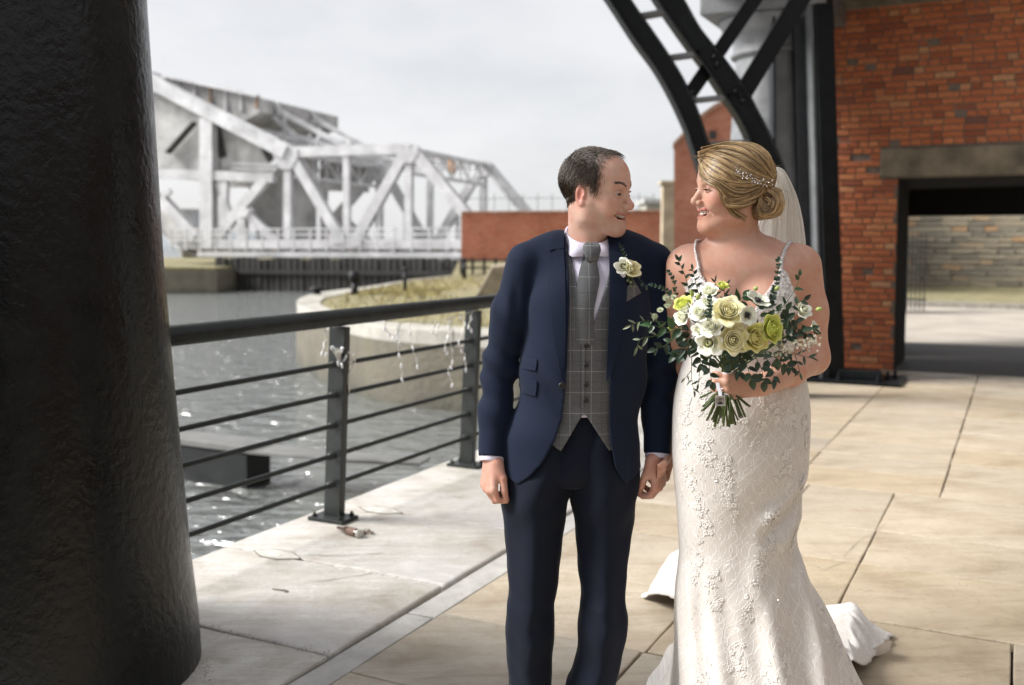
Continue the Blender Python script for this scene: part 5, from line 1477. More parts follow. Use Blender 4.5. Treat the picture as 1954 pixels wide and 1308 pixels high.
wc_ = sdf_obj('waistcoat', waistcoat, [-.02, 2.55, .93], [.45, 2.9, 1.50], .0030, M_tweed, groom, slack=2.2)
cloth_patch('front_edge', [(1112, 655), (1111, 700), (1111, 783)], [(1117, 655), (1117, 700), (1116, 783)], lambda u, v: .0035, M_tweed, wc_, f=wtrunk, nu=2)
for py in (662, 700, 738, 768): button(1120, py, .0070, M_btn, wc_, f=wtrunk, off=.003)
# shirt front
def strunk(p, cull=False): p = np.asarray(p, float); return JT(p) + .020 + wr(p, .0015)
def shirt(p):
    p = np.asarray(p, float); d = strunk(p); d = np.maximum(d, -(d + .006)); d = np.maximum(d, zpx(800) - p[:, 2]); return np.maximum(np.maximum(d, p[:, 1] - (GY0 + .05)), p[:, 2] - zpx(462))
sh_ = sdf_obj('shirt', shirt, [.02, 2.55, 1.02], [.40, 2.9, 1.52], .0034, M_shirt, groom, slack=2.2)
# collar: a stand round the neck with two pointed leaves
cc = g(1124, 450, .042)
rowsC = [[], [], [], []]
for k in range(49):
    th = R(7 + (346) * k / 48); f_ = abs(math.cos(th / 2)) ** 3          # 1 at the front, 0 at the back
    sx, sy = math.sin(th), -math.cos(th)
    side = -sx                                    # image left positive
    zt = zpx(424 + 42 * (.5 - .5 * math.cos(math.pi - th if False else th + math.pi)) ) if False else zpx(np.interp(-math.cos(th), [-1, 0, 1], [466, 440, 424]))
    rx, ry = .0635, .066
    tip = max(0, 1 - abs(min(th, 2 * math.pi - th) - R(30)) / R(26))
    base = np.array([cc[0] + rx * sx, cc[1] + ry * sy, zt])
    rowsC[0].append(base + [0, 0, -.045]); rowsC[1].append(base + np.array([-.002 * sx, -.002 * sy, 0]))
    rowsC[2].append(np.array([cc[0] + (rx + .004) * sx, cc[1] + (ry + .004) * sy, zt + .001]))
    dn = .030 + .010 * tip + (.0 if min(th, 2 * math.pi - th) > R(14) else -.022)
    out = .012 + .016 * tip
    rowsC[3].append(np.array([cc[0] + (rx + out) * sx - (.010 * tip * (1 if sx < 0 else -1)), cc[1] + (ry + out) * sy, zt - dn]))
m = MB(); m.smooth = True; m.grid(rowsC); col_ = m.build('shirt_collar', M_shirt, groom)
sd_ = col_.modifiers.new('thick', 'SOLIDIFY'); sd_.thickness = .0022
# tie
def tsurf(p, cull=False): return strunk(p) - .004
tie = cloth_patch('tie', [(1120, 484), (1108, 520), (1101, 560), (1098, 600), (1100, 660)], [(1140, 484), (1147, 530), (1142, 560), (1135, 600), (1138, 660)], lambda u, v: .003, M_tie, groom, f=tsurf, nu=8, puff=.006, th=.004)
kp = [(1128, 470, -.087), (1129, 484, -.098), (1130, 498, -.095)]
m = MB(); m.smooth = True; rws = []
for (x, y, dy), w_ in zip([(1129, 464, -.070), (1129, 468, -.082), (1129.5, 478, -.094), (1130, 490, -.098), (1130.5, 498, -.096), (1131, 501, -.088)], [.016, .0235, .0245, .0195, .0155, .010]):
    c_ = g(x, y, dy); rws.append([c_ + np.array([w_ * math.cos(a), .55 * w_ * math.sin(a), .003 * math.sin(a * 2)]) for a in np.linspace(0, 2 * math.pi, 18, endpoint=False)])
m.grid(rws, close=True); m.build('knot', M_tie, tie)
# trousers: two creased legs
tr = empty('trousers', (0, 0, 0)); 
def leg_rows(rows_, sgn, dy):
    rows_ = [np.array(r_, float) for r_ in rows_]
    sm = smooth_poly(rows_, 8); out = []
    for i, (py, xl, xr) in enumerate(sm):
        a, b = g(xl, py, dy(py)), g(xr, py, dy(py)); c_ = (a + b) / 2; hw = (b[0] - a[0]) / 2; ring = []
        kn = math.exp(-((py - 1180) / 50) ** 2) + .9 * math.exp(-((py - 1290) / 45) ** 2) + .5 * math.exp(-((py - 960) / 30) ** 2)
        for k in range(56):
            th = 2 * math.pi * k / 56; sx, sy = math.sin(th), -math.cos(th)
            cr = max(0, 1 - abs(((th + math.pi) % (2 * math.pi)) - math.pi) / R(60)) ; bk = max(0, 1 - abs(th - math.pi) / R(50))
            dep = min(hw * 1.02 + .004, .100 * np.interp(py, [790, 905], [.80, 1]) if sgn else np.interp(py, [770, 870, 900, 918, 934], [.074, .090, .092, .070, .02])); fold = .0062 * kn * math.sin(py * .085 + (th - math.pi) * 2.6 * sgn) * max(0, math.cos(th * .5 + (.9 if sgn > 0 else 2.2))) + .0032 * math.exp(-((py - 955) / 38) ** 2) * math.sin(th * 5 + py * .05) + .0009 * math.sin(py * .03 + th * 3 + sgn) + .0007 * math.sin(py * .11 - th * 5)
            wv = 1 - .12 * (cr > 0) * math.sin(math.pi * cr)
            ring.append(np.array([c_[0] + (hw) * sx * (abs(sx) ** -.12 if sx else 1) * wv + fold * sx, c_[1] + dep * sy * (1 + .20 * cr ** 1.5 + .08 * bk ** 2) + fold * sy, c_[2]]))
        out.append(ring)
    return out
m = MB(); m.smooth = True
m.grid(leg_rows([(770, 1000, 1205), (850, 985, 1212), (890, 963, 1217), (915, 962, 1214), (924, 985, 1190), (934, 1050, 1125)], 0, lambda y: .03), close=True)
m.grid(leg_rows([(800, 1000, 1100), (850, 985, 1112), (880, 966, 1120), (905, 956, 1108), (940, 955, 1090), (980, 959, 1081), (1040, 965, 1073), (1090, 968, 1067), (1130, 970, 1062), (1155, 967, 1057), (1200, 965, 1059), (1250, 967, 1055), (1308, 971, 1052), (1400, 974, 1050), (1505, 976, 1048)], 1, lambda y: .03 - .03 * (y > 1000) * min(1, (y - 1000) / 150)), close=True)
m.grid(leg_rows([(800, 1100, 1190), (850, 1078, 1200), (880, 1066, 1216), (905, 1076, 1222), (940, 1086, 1217), (980, 1093, 1211), (1040, 1100, 1202), (1090, 1104, 1197), (1130, 1109, 1194), (1155, 1106, 1194), (1190, 1102, 1198), (1240, 1101, 1189), (1280, 1090, 1181), (1308, 1080, 1175), (1400, 1068, 1158), (1505, 1062, 1150)], -1, lambda y: .03 - .05 * (y > 1000) * min(1, (y - 1000) / 150)), close=True)
bpy.data.objects.remove(tr)
m.build('trousers', M_trs, groom)
M_shoe = NT('black_leather').p(color=(.012, .011, .011), rough=.22, coat=.3).m
for cx_, dy in ((1012, .02), (1106, -.02)):
    f_ = Field(); a = g(cx_, 1500, .09 + dy); a[2] = .055; f_.cap(a, a + [0, -.05, .0], .05, .046, .02); b = a + np.array([-.005, -.21, -.022]); f_.cap(a + [0, -.08, -.012], b, .043, .030, .03); f_.ell(a + [0, -.14, -.03], (.046, .10, .03), .02)
    fs = (lambda F_: (lambda p: np.maximum(F_(p), .012 - np.asarray(p)[:, 2])))(f_)
    s_ = sdf_obj('shoe', fs, a - .30, a + .12, .005, M_shoe, groom); m = MB(); m.prism([a + [0.042 * math.cos(q_), -.08 + .145 * math.sin(q_), 0.012 - a[2]] for q_ in np.linspace(0, 2 * math.pi, 20, endpoint=False)], Z * -.011); m.build('sole', M_dark, s_)
# =================================================================== BRIDE
BY0 = 2.70
def b(px, py, dy=0.0): return P(px, py, BY0 + dy)
HB = Head(b(1398, 366, .0), R(-79), R(-1), R(-2), .965)
FB = Field()
head_field(FB, HB, True, 1.15, .0066, 1.01)
FB.cap(HB.W((0, -.020, -.045)), b(1412, 486, .035), .050, .054, .03)
FB.cap(HB.W((0, .020, -.088)), b(1404, 470, .005), .026, .034, .03)
FB.cap(HB.W((0, .045, -.092)), b(1400, 462, .0), .020, .030, .03)
FB.cap(b(1370, 482, .05), b(1462, 480, .05), .038, .038, .05)
FB.cap(b(1322, 505, .03), b(1512, 503, .03), .046, .046, .05)
FB.cap(b(1345, 528, -.01), b(1488, 528, -.01), .052, .052, .05)
FB.ell(b(1412, 575, .02), (.135, .098, .16), .05)
for x in (1366, 1462): FB.ell(b(x, 588, -.070), (.070, .058, .068), .03)
FB.ell(b(1412, 690, .02), (.130, .095, .15), .05)
FB.ell(b(1414, 810, .03), (.168, .118, .15), .06)
bsl, bel, bwl = b(1527, 508, .03), b(1549, 682, .035), b(1452, 737, -.195)
FB.chain([bsl, (bsl + bel) / 2, bel], [.057, .054, .0455], .03); FB.chain([bel, bel * .55 + bwl * .45, bwl], [.045, .042, .0265], .022)
bsr, ber, bwr = b(1310, 508, .03), b(1293, 690, .17), b(1278, 850, .155)
FB.chain([bsr, ber, bwr], [.055, .044, .026], .03)
FB.chain([b(1370, 900, .03), b(1375, 1190, .03), b(1380, 1470, .06)], [.085, .058, .04], .04); FB.chain([b(1460, 900, .03), b(1455, 1190, .03), b(1445, 1470, .06)], [.085, .058, .04], .04)
for x in (1380, 1445):
    a = b(x, 1470, .06); FB.cap(a * [1, 1, 0] + [0, 0, .075], a * [1, 1, 0] + [0, -.15, .03], .03, .022, .02)
# left hand round the stems: back of the hand to the camera, fingers curling behind
HLb = hand_field(FB, b(1446, 737, -.200), (-1, -.16, .02), (.02, .05, 1), (-.12, -1, .05), .86,
           [(22, 42, 36), (20, 44, 38), (22, 44, 38), (26, 42, 36)], (7, 1, -5, -11), [(-.2, .8, -.5, .040), (.3, .9, -.6, .032), (0, .6, -1, .026)], rad=.0086)
# right hand held in his
hand_field(FB, b(1279, 858, .150), (-.30, -.1, -1), (.2, -.9, 0), (.9, .2, -.2), .84,
           [(30, 40, 30), (32, 44, 30), (34, 46, 30), (36, 46, 30)], (3, 0, -2, -5), [(.3, .8, -.35, .038), (-.1, 1, -.3, .032), (-.3, .8, -.4, .026)], rad=.0082)
# her fingertips showing under his hand
for x0, y0, x1, y1, d0 in ((1268, 884, 1240, 900, -.025), (1266, 894, 1234, 912, -.02), (1262, 902, 1248, 916, -.015)):
    FB.chain([b(1280, 862, .14), b(x0, y0, d0 + .06), b(x1, y1, d0 + .03)], [.0105, .008, .0066], .004)
def tone_bride(v):
    L = HB.Lc(v); c = np.tile(np.array([.56, .325, .24]), (len(v), 1))
    def blob(ctr, r, col, a):
        d = _n((L - np.array(ctr)) / np.array(r)); w = np.clip(1 - d, 0, 1) ** .8 * a; c[:] = c * (1 - w[:, None]) + np.array(col) * w[:, None]
    for sx in (1, -1):
        blob((sx * .046, .062, -.026), (.035, .04, .028), (.54, .20, .15), .55)
        blob((sx * .034, .09, .0125), (.022, .02, .009), (.30, .16, .12), .6)
        blob((sx * .036, .092, .0015), (.016, .012, .0045), (.06, .035, .03), .85)
    lip = (L[:, 1] > .068) & (np.abs(L[:, 0]) < .032) & (np.abs(L[:, 2]) < .12)
    zc = -.0640 + .0109 * (np.abs(L[:, 0]) / .0316) ** 1.7
    w = (np.clip((1 - np.abs(L[:, 2] - zc) / .0150) * 2.2, 0, 1) * lip * np.clip((.033 - np.abs(L[:, 0])) / .006, 0, 1))[:, None] * .85; c[:] = c * (1 - w) + np.array([.46, .13, .125]) * w
    return c
bride = empty('person', tuple(b(1414, 1530, .03)), 'woman in a beaded lace wedding dress and veil, laughing and holding a bouquet', 'person')
bb_ = sdf_obj('body', FB, [.40, 2.36, .03], [.94, 3.02, 1.78], BRES, M_skb, bride, tone_bride, fine=(HB.c - .15, HB.c + .16))
eyes(HB, bb_, (-.1, 1, -.35))
teeth(HB, bb_, .028, -.0640, .0068)
M_hb = hair_mat('blonde_hair', (.46, .285, .125), (.93, .73, .42), .42)
M_hbd = hair_mat('dark_blonde_hair', (.115, .064, .028), (.31, .185, .085), .48)
brow(HB, bb_, FB, M_hb, True, .0030, 60)
m = MB()
for sx in (1, -1):                              # lashes
    for i in range(22):
        u = i / 21; x = sx * (.022 + .025 * u); yb = .0905 - .010 * u ** 1.5
        a = HB.W((x, yb, .0022 - .003 * u)); e = HB.W((x + sx * (.002 + .006 * u), yb + .0085 - .002 * u, .0012 - .003 * u + .003)); m.tube([a, (a + e) / 2 + (HB.W((0, 0, -.0012)) - HB.c), e], [.0005, .0004, .00015], 3, cap=False)
m.build('eyelashes', M_btn, bb_)
# hair: a swept cap, a bun, and traced locks over them
HBASE = Field()
def _hc(p): return HB.W(p)
HBASE.ell(_hc((0, -.021, .046)), (.083, .095, .080), .01, rot=HB.A.T)
HBASE.ell(_hc((-.018, -.022, .005)), (.072, .075, .06), .03, rot=HB.A.T)
HBASE.ell(b(1463, 391, .03), (.042, .046, .038), .025)
HBASE.ell(b(1447, 403, -.02), (.030, .034, .026), .02); HBASE.ell(b(1464, 389, -.008), (.030, .03, .028), .02)
HBASE.ell(b(1402, 392, -.055), (.028, .022, .022), .025)
def hair_b(p, cull=False):
    p = np.asarray(p, float); d = HBASE(p); L = HB.Lc(p)
    # hairline: rises from the temple over the brow
    lim = np.interp(L[:, 2], [-.06, -.03, 0, .03, .055, .08, .10], [-.005, .012, .030, .052, .068, .080, .092])
    d = np.maximum(d, (L[:, 1] - lim) * .8)
    return d + noise1(p, 160, 9) * .0012
hb_ = sdf_obj('hair', hair_b, HB.c - .16, HB.c + .17, .0030, M_hbd, bb_, None, 2.5, relax=2)
def bz6(x, y): return (1300 + x / 6.085, 265 + y / 6.085)
lk = dict(top=[[(250, 165), (400, 120), (600, 110), (800, 180), (940, 290), (1050, 430)], [(215, 215), (330, 150), (520, 150), (720, 210), (900, 320), (1060, 460)], [(215, 230), (300, 190), (480, 220), (680, 300), (860, 400), (1060, 480)],
               [(210, 240), (280, 230), (420, 280), (580, 370), (760, 450), (1030, 500)], [(420, 115), (620, 95), (800, 150), (930, 250), (1030, 370), (1070, 450)], [(560, 90), (780, 105), (930, 190), (1010, 290), (1065, 400)], [(820, 140), (970, 240), (1055, 360), (1085, 470)], [(300, 170), (460, 100), (640, 84), (800, 112)], [(330, 140), (560, 120), (760, 190), (920, 320), (1060, 470)]],
          fringe=[[(215, 230), (260, 330), (340, 420), (480, 470), (690, 520), (880, 510), (1060, 530)], [(230, 220), (310, 320), (430, 420), (570, 500), (740, 540), (900, 520)], [(220, 260), (270, 380), (360, 450), (480, 520), (600, 590), (740, 590), (900, 530)],
                  [(215, 300), (260, 410), (340, 470), (430, 530), (540, 620), (680, 650), (830, 610), (930, 540)], [(225, 380), (300, 450), (400, 510), (470, 580), (560, 670), (690, 690), (820, 650), (910, 580)], [(240, 210), (360, 310), (520, 430), (680, 500), (860, 500)]],
          side=[[(430, 520), (500, 620), (590, 700), (720, 710), (850, 670), (930, 590)], [(440, 540), (500, 680), (560, 770), (660, 790), (780, 740), (860, 680)], [(470, 560), (520, 700), (590, 800), (680, 830), (760, 800)]],
          loose=[[(450, 540), (520, 660), (550, 760), (600, 830), (680, 890), (765, 940)], [(470, 560), (520, 680), (540, 780), (590, 860), (690, 910)], [(520, 640), (570, 740), (640, 800), (720, 800)]],
          bun=[[(900, 560), (1040, 570), (1125, 660), (1150, 780), (1090, 870), (960, 890), (880, 830), (860, 740)], [(880, 700), (960, 620), (1060, 650), (1100, 740), (1050, 840), (950, 850), (900, 790)], [(1000, 560), (1110, 620), (1155, 740), (1120, 860), (1020, 905), (900, 910)],
               [(860, 640), (960, 600), (1080, 620), (1130, 720), (1110, 830), (1010, 880), (920, 850)], [(940, 700), (1010, 680), (1050, 740), (1020, 800), (950, 790)], [(830, 620), (880, 720), (880, 830), (940, 900)], [(880, 650), (900, 720), (930, 790), (990, 820)], [(900, 640), (960, 680), (1015, 735), (990, 795)], [(960, 740), (1000, 720), (1030, 755), (1000, 790), (955, 770)]])
strand = MB(); dark = MB()
def lay_many(pxs):
    D_ = np.array([ray(*q_) for q_ in pxs]); y = np.full(len(D_), BY0 - .22); O_ = np.array([0, 0, CAMZ])
    for _ in range(60):
        p_ = O_ + D_ * (y / D_[:, 1])[:, None]; v = np.minimum(hair_b(p_), FB(p_))
        if (np.abs(v) < .0008).all(): break
        y = np.minimum(y + np.where(v > .0006, v * .75, 0), BY0 + .15)
    hit = y < BY0 + .14
    return p_, hit
def lay(px_, lift):
    p_, hit = lay_many([px_])
    dd = ray(*px_); dd /= np.linalg.norm(dd)
    return p_[0] - dd * lift if hit[0] else None
for nm, ls in lk.items():
    for L in ls:
        L6 = [bz6(*q_) for q_ in L]; sm = smooth_poly(L6, 5)
        cp_, hit_ = lay_many(sm); core = [p_ if h_ else None for p_, h_ in zip(cp_, hit_)]
        prev = None
        for i in range(len(core)):
            if core[i] is None: core[i] = prev if prev is not None else b(sm[i][0], sm[i][1], 0.0)
            prev = core[i]
        core = np.array(core); ysm = core[:, 1].copy()
        for _ in range(3): ysm[1:-1] = (ysm[:-2] + ysm[1:-1] * 2 + ysm[2:]) / 4
        core[:, 1] = ysm
        w_ = dict(top=.017, fringe=.0125, side=.010, loose=.0060, bun=.0100)[nm]; cnt = dict(top=120, fringe=105, side=70, loose=55, bun=95)[nm]
        tan = np.gradient(core, axis=0); tan /= np.linalg.norm(tan, axis=1)[:, None] + 1e-9
        vw = core - np.array([0, 0, CAMZ]); vw /= np.linalg.norm(vw, axis=1)[:, None]
        sd = np.cross(tan, vw); sd /= np.linalg.norm(sd, axis=1)[:, None] + 1e-9
        for k in range(cnt):
            o_ = rnd.uniform(-1, 1); ht = math.sqrt(max(0, 1 - o_ * o_)) * .45 * rnd.random() + .10
            ph, am = rnd.random() * 6, rnd.uniform(.0004, .0016); i0 = rnd.randrange(0, 7); i1 = len(core) - rnd.randrange(0, 6)
            tap = np.linspace(0, 1, len(core)); env = .55 + .45 * np.sin(np.clip(tap * 1.15, 0, 1) * math.pi)
            vol = dict(top=.002, fringe=.008, side=.011, loose=.004, bun=.009)[nm] * np.sin(np.clip(tap, 0, 1) * math.pi) * (1 - .7 * o_ * o_)
            wav = dict(top=.0, fringe=.0022, side=.0035, loose=.003, bun=.0015)[nm] * np.sin(tap * 10 + len(core) + 1.5 * lk[nm].index(L))
            e2 = np.clip((np.arange(len(core)) - i0) / 5, 0, 1) ** .7; pts = core + sd * (w_ * o_ * env + wav)[:, None] - vw * ((w_ * ht + vol) * e2 + .0012)[:, None] + sd * (am * np.sin(tap * 9 + ph))[:, None]
            if nm == 'loose': pts = core + sd * (w_ * o_ * (.3 + tap))[:, None] - vw * (.002 + .003 * rnd.random())
            (strand if rnd.random() < (.35 + .5 * (math.sin(o_ * 7 + 3 * lk[nm].index(L)) > -.1) if nm != 'bun' else .3 + .4 * (o_ > 0)) else dark).tube(pts[i0:i1], [.00075 * (1 - .5 * abs(2 * t_ - 1)) for t_ in np.linspace(0, 1, i1 - i0)], 3, cap=False)
fly = MB()
for k in range(60):                             # flyaway hairs against the light
    a = rnd.choice([(1322 + rnd.random() * 20, 297), (1340 + rnd.random() * 110, 284), (1450 + rnd.random() * 30, 322)]); y_ = BY0 + rnd.uniform(-.03, .08)
    p0 = P(a[0] + 12 * (a[0] < 1340), a[1] + 8, y_); d0 = np.array([rnd.gauss(.1, .6), rnd.gauss(0, .3), rnd.uniform(.2, 1) if a[1] < 400 else -rnd.random()]); d0 /= np.linalg.norm(d0); s1 = np.array([rnd.gauss(0, .5), rnd.gauss(0, .5), rnd.gauss(-.3, .4)]); L_ = rnd.uniform(.012, .035)
    fly.tube([p0, p0 + d0 * L_ * .4, p0 + d0 * L_ * .8 + s1 * L_ * .2, p0 + d0 * L_ + s1 * L_ * .6], [.0004, .00035, .0003, .0001], 3, cap=False)
# short fillers that follow the cap towards the bun
rs_ = np.random.RandomState(8); D_ = rs_.normal(size=(3600, 3)); D_ /= _n(D_)[:, None]; D_ = D_[(D_[:, 2] > -.25)]
hf = lambda p: hair_b(p)
Pn = HB.W(radial_many(HB, hf, D_, .19)); Ln = HB.Lc(Pn); okh = (Ln[:, 1] < np.interp(Ln[:, 2], [-.06, 0, .055, .10], [-.005, .028, .066, .09]) - .004) & (np.abs(hf(Pn)) < .003); Pn = Pn[okh]
tgt = b(1462, 388, .03); path = [Pn.copy()]; q_ = Pn.copy(); jit = rs_.normal(size=q_.shape) * .25
for st_ in range(7):
    gr = np.stack([hf(q_ + dx) - hf(q_ - dx) for dx in np.eye(3) * .0015], 1); gr /= _n(gr)[:, None] + 1e-9
    tv = tgt - q_; tv /= _n(tv)[:, None]; tv = tv + jit + np.array([0, 0, -.25 * (st_ < 3)]); tv -= gr * (tv * gr).sum(1)[:, None]; tv /= _n(tv)[:, None] + 1e-9
    q_ = q_ + tv * .0075; q_ = q_ - gr * (hf(q_) - .0018)[:, None]; path.append(q_.copy())
for i in range(len(Pn)): (strand if i % 5 < 2 else dark).tube([p_[i] for p_ in path], [.0004, .0007, .0007, .0007, .0007, .0006, .0005, .0002], 3, cap=False)
for k in range(46):                             # wisps round the bun and the nape
    an = rnd.random() * 6.28; c0 = b(1463 + math.cos(an) * 27 * rnd.uniform(.8, 1.05), 391 + math.sin(an) * 25 * rnd.uniform(.8, 1.05), .0 - .03 * rnd.random()); d0 = np.array([math.cos(an + 1.2), rnd.gauss(-.2, .3), -math.sin(an + 1.2)]); s1 = np.array([rnd.gauss(.2, .5), rnd.gauss(0, .4), -rnd.random()]); L_ = rnd.uniform(.015, .045)
    fly.tube([c0, c0 + d0 * L_ * .35, c0 + d0 * L_ * .65 + s1 * L_ * .2, c0 + d0 * L_ * .8 + s1 * L_ * .5], [.0005, .00045, .0004, .0001], 3, cap=False)
o = strand.build('blonde_strands', M_hb, hb_); o['kind'] = 'stuff'
o = dark.build('darker_strands', M_hbd, hb_); o['kind'] = 'stuff'
fly.build('flyaway_hairs', M_hb, hb_)['kind'] = 'stuff'
SV = np.array(strand.v + dark.v) - np.array([0, 0, CAMZ])
M_crys = NT('crystal').p(color=(.85, .86, .9), rough=.06, metal=.85).m
m = MB()
for k in range(75):
    u = rnd.random(); L = smooth_poly([bz6(*q_) for q_ in [(630, 370), (720, 410), (790, 440), (860, 490), (960, 510), (1070, 490)]], 8); q_ = L[int(u * (len(L) - 1))]
    dd = ray(q_[0] + rnd.gauss(0, 3.2), q_[1] + rnd.gauss(0, 4)); dd /= np.linalg.norm(dd); tt = SV @ dd; lat = _n(SV - tt[:, None] * dd); near_ = tt[lat < .004]
    if not len(near_): continue
    p_ = np.array([0, 0, CAMZ]) + dd * (near_.min() - .0015)
    r_ = rnd.uniform(.0010, .0024); m.lathe([(.0002, -r_), (r_ * .9, -r_ * .4), (r_ * .9, r_ * .4), (.0002, r_)], p_, 6, axis=(rnd.gauss(0, 1), rnd.gauss(0, 1), rnd.gauss(0, 1)))
o = m.build('hair_vine', M_crys, bride)

# ---- dress
t = NT('lace_over_satin')
uvn = t.node('ShaderNodeUVMap'); uvn.uv_map = 'cloth'; sep = t.node('ShaderNodeSeparateXYZ', {0: uvn.outputs[0]}); U, V = sep.outputs[0], sep.outputs[1]
nu_ = t.noise(7, 3, .6, uvn.outputs[0]); nv_ = t.noise(23, 2, .5, uvn.outputs[0])
def fam(per, ph, amp, wave, w):
    idx = t.math('ADD', U, t.math('MULTIPLY', t.math('SUBTRACT', nu_, .5), .030))
    cell = t.math('FLOOR', t.math('DIVIDE', idx, per)); par = t.math('SUBTRACT', t.math('MULTIPLY', t.math('MODULO', t.math('ABSOLUTE', cell), 2.0), 2.0), 1.0)
    wv = t.math('MULTIPLY', t.math('SINE', t.math('ADD', t.math('MULTIPLY', V, 6.2832 / wave), t.math('ADD', ph, t.math('MULTIPLY', nv_, 3.0)))), amp)
    f = t.math('FRACT', t.math('DIVIDE', idx, per)); x = t.math('MULTIPLY', t.math('SUBTRACT', f, .5), per)
    d1 = t.math('ABSOLUTE', t.math('SUBTRACT', x, wv)); d2 = t.math('ABSOLUTE', t.math('ADD', x, t.math('MULTIPLY', wv, .85)))
    d_ = t.math('MINIMUM', d1, d2)
    return t.math('SUBTRACT', 1.0, t.math('SMOOTH_MIN', t.math('DIVIDE', d_, w), 1.0, .3), clamp=True)
L1 = fam(.030, 0.0, .0125, .085, .0012); L2 = fam(.043, 2.1, .018, .12, .0011)
lines = t.math('MAXIMUM', L1, L2)
mot = t.noise(30, 3, .6, uvn.outputs[0]); spr = t.math('MULTIPLY', t.ramp(mot, [(.60, 0), (.66, 1)]), t.ramp(t.noise(160, 2, .6, uvn.outputs[0]), [(.42, 0), (.6, 1)]))
tul = t.math('MULTIPLY', t.noise(1500, 1, .5, uvn.outputs[0]), .25)
lace = t.math('MAXIMUM', lines, spr)
col = t.mix(t.math('ADD', tul, 0.0), (.60, .56, .52), (.70, .675, .65))
col = t.mix(t.math('MULTIPLY', lace, .9), col, (.86, .85, .84))
t.p(color=col, rough=t.math('ADD', .36, t.math('MULTIPLY', lace, .35)), sheen=.25, sheenr=.4, sss=.06, sssr=(.012, .010, .008), normal=t.bump(t.math('ADD', lace, t.math('MULTIPLY', tul, .3)), .4, .0018)); M_lace = t.m
t = NT('beaded_net'); n = t.node('ShaderNodeTexVoronoi', {'Vector': t.coord(), 'Scale': 170.0}).outputs['Distance']; n2 = t.noise(60, 3, .6)
t.p(color=t.mix(t.ramp(n, [(.2, 1), (.5, 0)]), (.48, .43, .40), (.82, .80, .79)), rough=t.ramp(n, [(.15, .15), (.5, .6)]), spec=.7, normal=t.bump(t.math('SUBTRACT', n2, n), .8, .003)); M_bead = t.m
M_white = NT('white_lace'); n = M_white.noise(200, 3, .6); M_white.p(color=(.83, .82, .80), rough=.65, sss=.1, sssr=(.01, .01, .01), normal=M_white.bump(n, .4, .002)); M_white = M_white.m
dress = None
# bodice: the body pushed out a little and cut along the neckline
nk = lambda x: np.interp(x, [xb(q_) for q_ in (1285, 1300, 1318, 1331, 1346, 1366, 1388, 1402, 1418, 1442, 1470, 1492, 1502, 1518, 1540)], [zb2(q_) for q_ in (600, 570, 532, 507, 545, 578, 612, 628, 612, 566, 538, 513, 522, 575, 600)])
def xb(px): return P(px, 560, BY0 - .06)[0]
def zb2(py): return P(1412, py, BY0 - .06)[2]
TB = Field()
TB.ell(b(1412, 575, .02), (.138, .100, .16), .05)
for x in (1366, 1462): TB.ell(b(x, 588, -.070), (.073, .060, .070), .03)
TB.ell(b(1412, 690, .02), (.136, .099, .16), .05); TB.cap(b(1345, 528, -.01), b(1488, 528, -.01), .053, .053, .05)
def bod(p, cull=False):
    p = np.asarray(p, float); d = np.minimum(TB(p), FB(p) - .0018) if False else TB(p) - .003; d = d + .0008 * noise1(p, 420, 2)
    d = np.maximum(d, -(d + .008)); d = np.maximum(d, p[:, 2] - np.where(p[:, 1] < BY0 + .03, nk(p[:, 0]), zb2(600))); return np.maximum(d, zb2(730) - p[:, 2])
dress = sdf_obj('dress_bodice', bod, [.44, 2.48, 1.08], [.82, 2.88, 1.50], .0026, M_bead, bride, slack=2.2)
# straps
for pts in ([(1331, 512, -.075), (1328, 490, -.06), (1326, 470, -.02), (1330, 459, .03), (1340, 470, .075), (1350, 560, .11)], [(1493, 518, -.08), (1494, 495, -.062), (1500, 474, -.03), (1509, 455, .02), (1512, 462, .07), (1500, 560, .11)]):
    m = MB(); m.smooth = True; q_ = smooth_poly([b(*p_) for p_ in pts], 8); out = []
    for p_ in q_:
        for _ in range(12):
            v = float(FB(p_[None], cull=False)[0])
            gq = np.array([float(FB((p_ + e)[None], cull=False)[0]) - v for e in np.eye(3) * .001]); gq /= np.linalg.norm(gq) + 1e-9
            if abs(v - .003) < .0008: break
            p_ = p_ - gq * (v - .003)
        out.append(p_)
    m.tube(out, .0052, 8, flat=.6); st = m.build('strap', M_bead, dress)
    bd = MB()
    for p_ in out[:26]:
        for _ in range(3):
            c_ = p_ + np.array([rnd.gauss(0, .003), -.003 - rnd.random() * .002, rnd.gauss(0, .003)]); r_ = rnd.uniform(.0008, .0016); bd.lathe([(.0001, -r_), (r_, 0), (.0001, r_)], c_, 5)
    bd.build('strap_bead', M_crys, st)['kind'] = 'stuff'
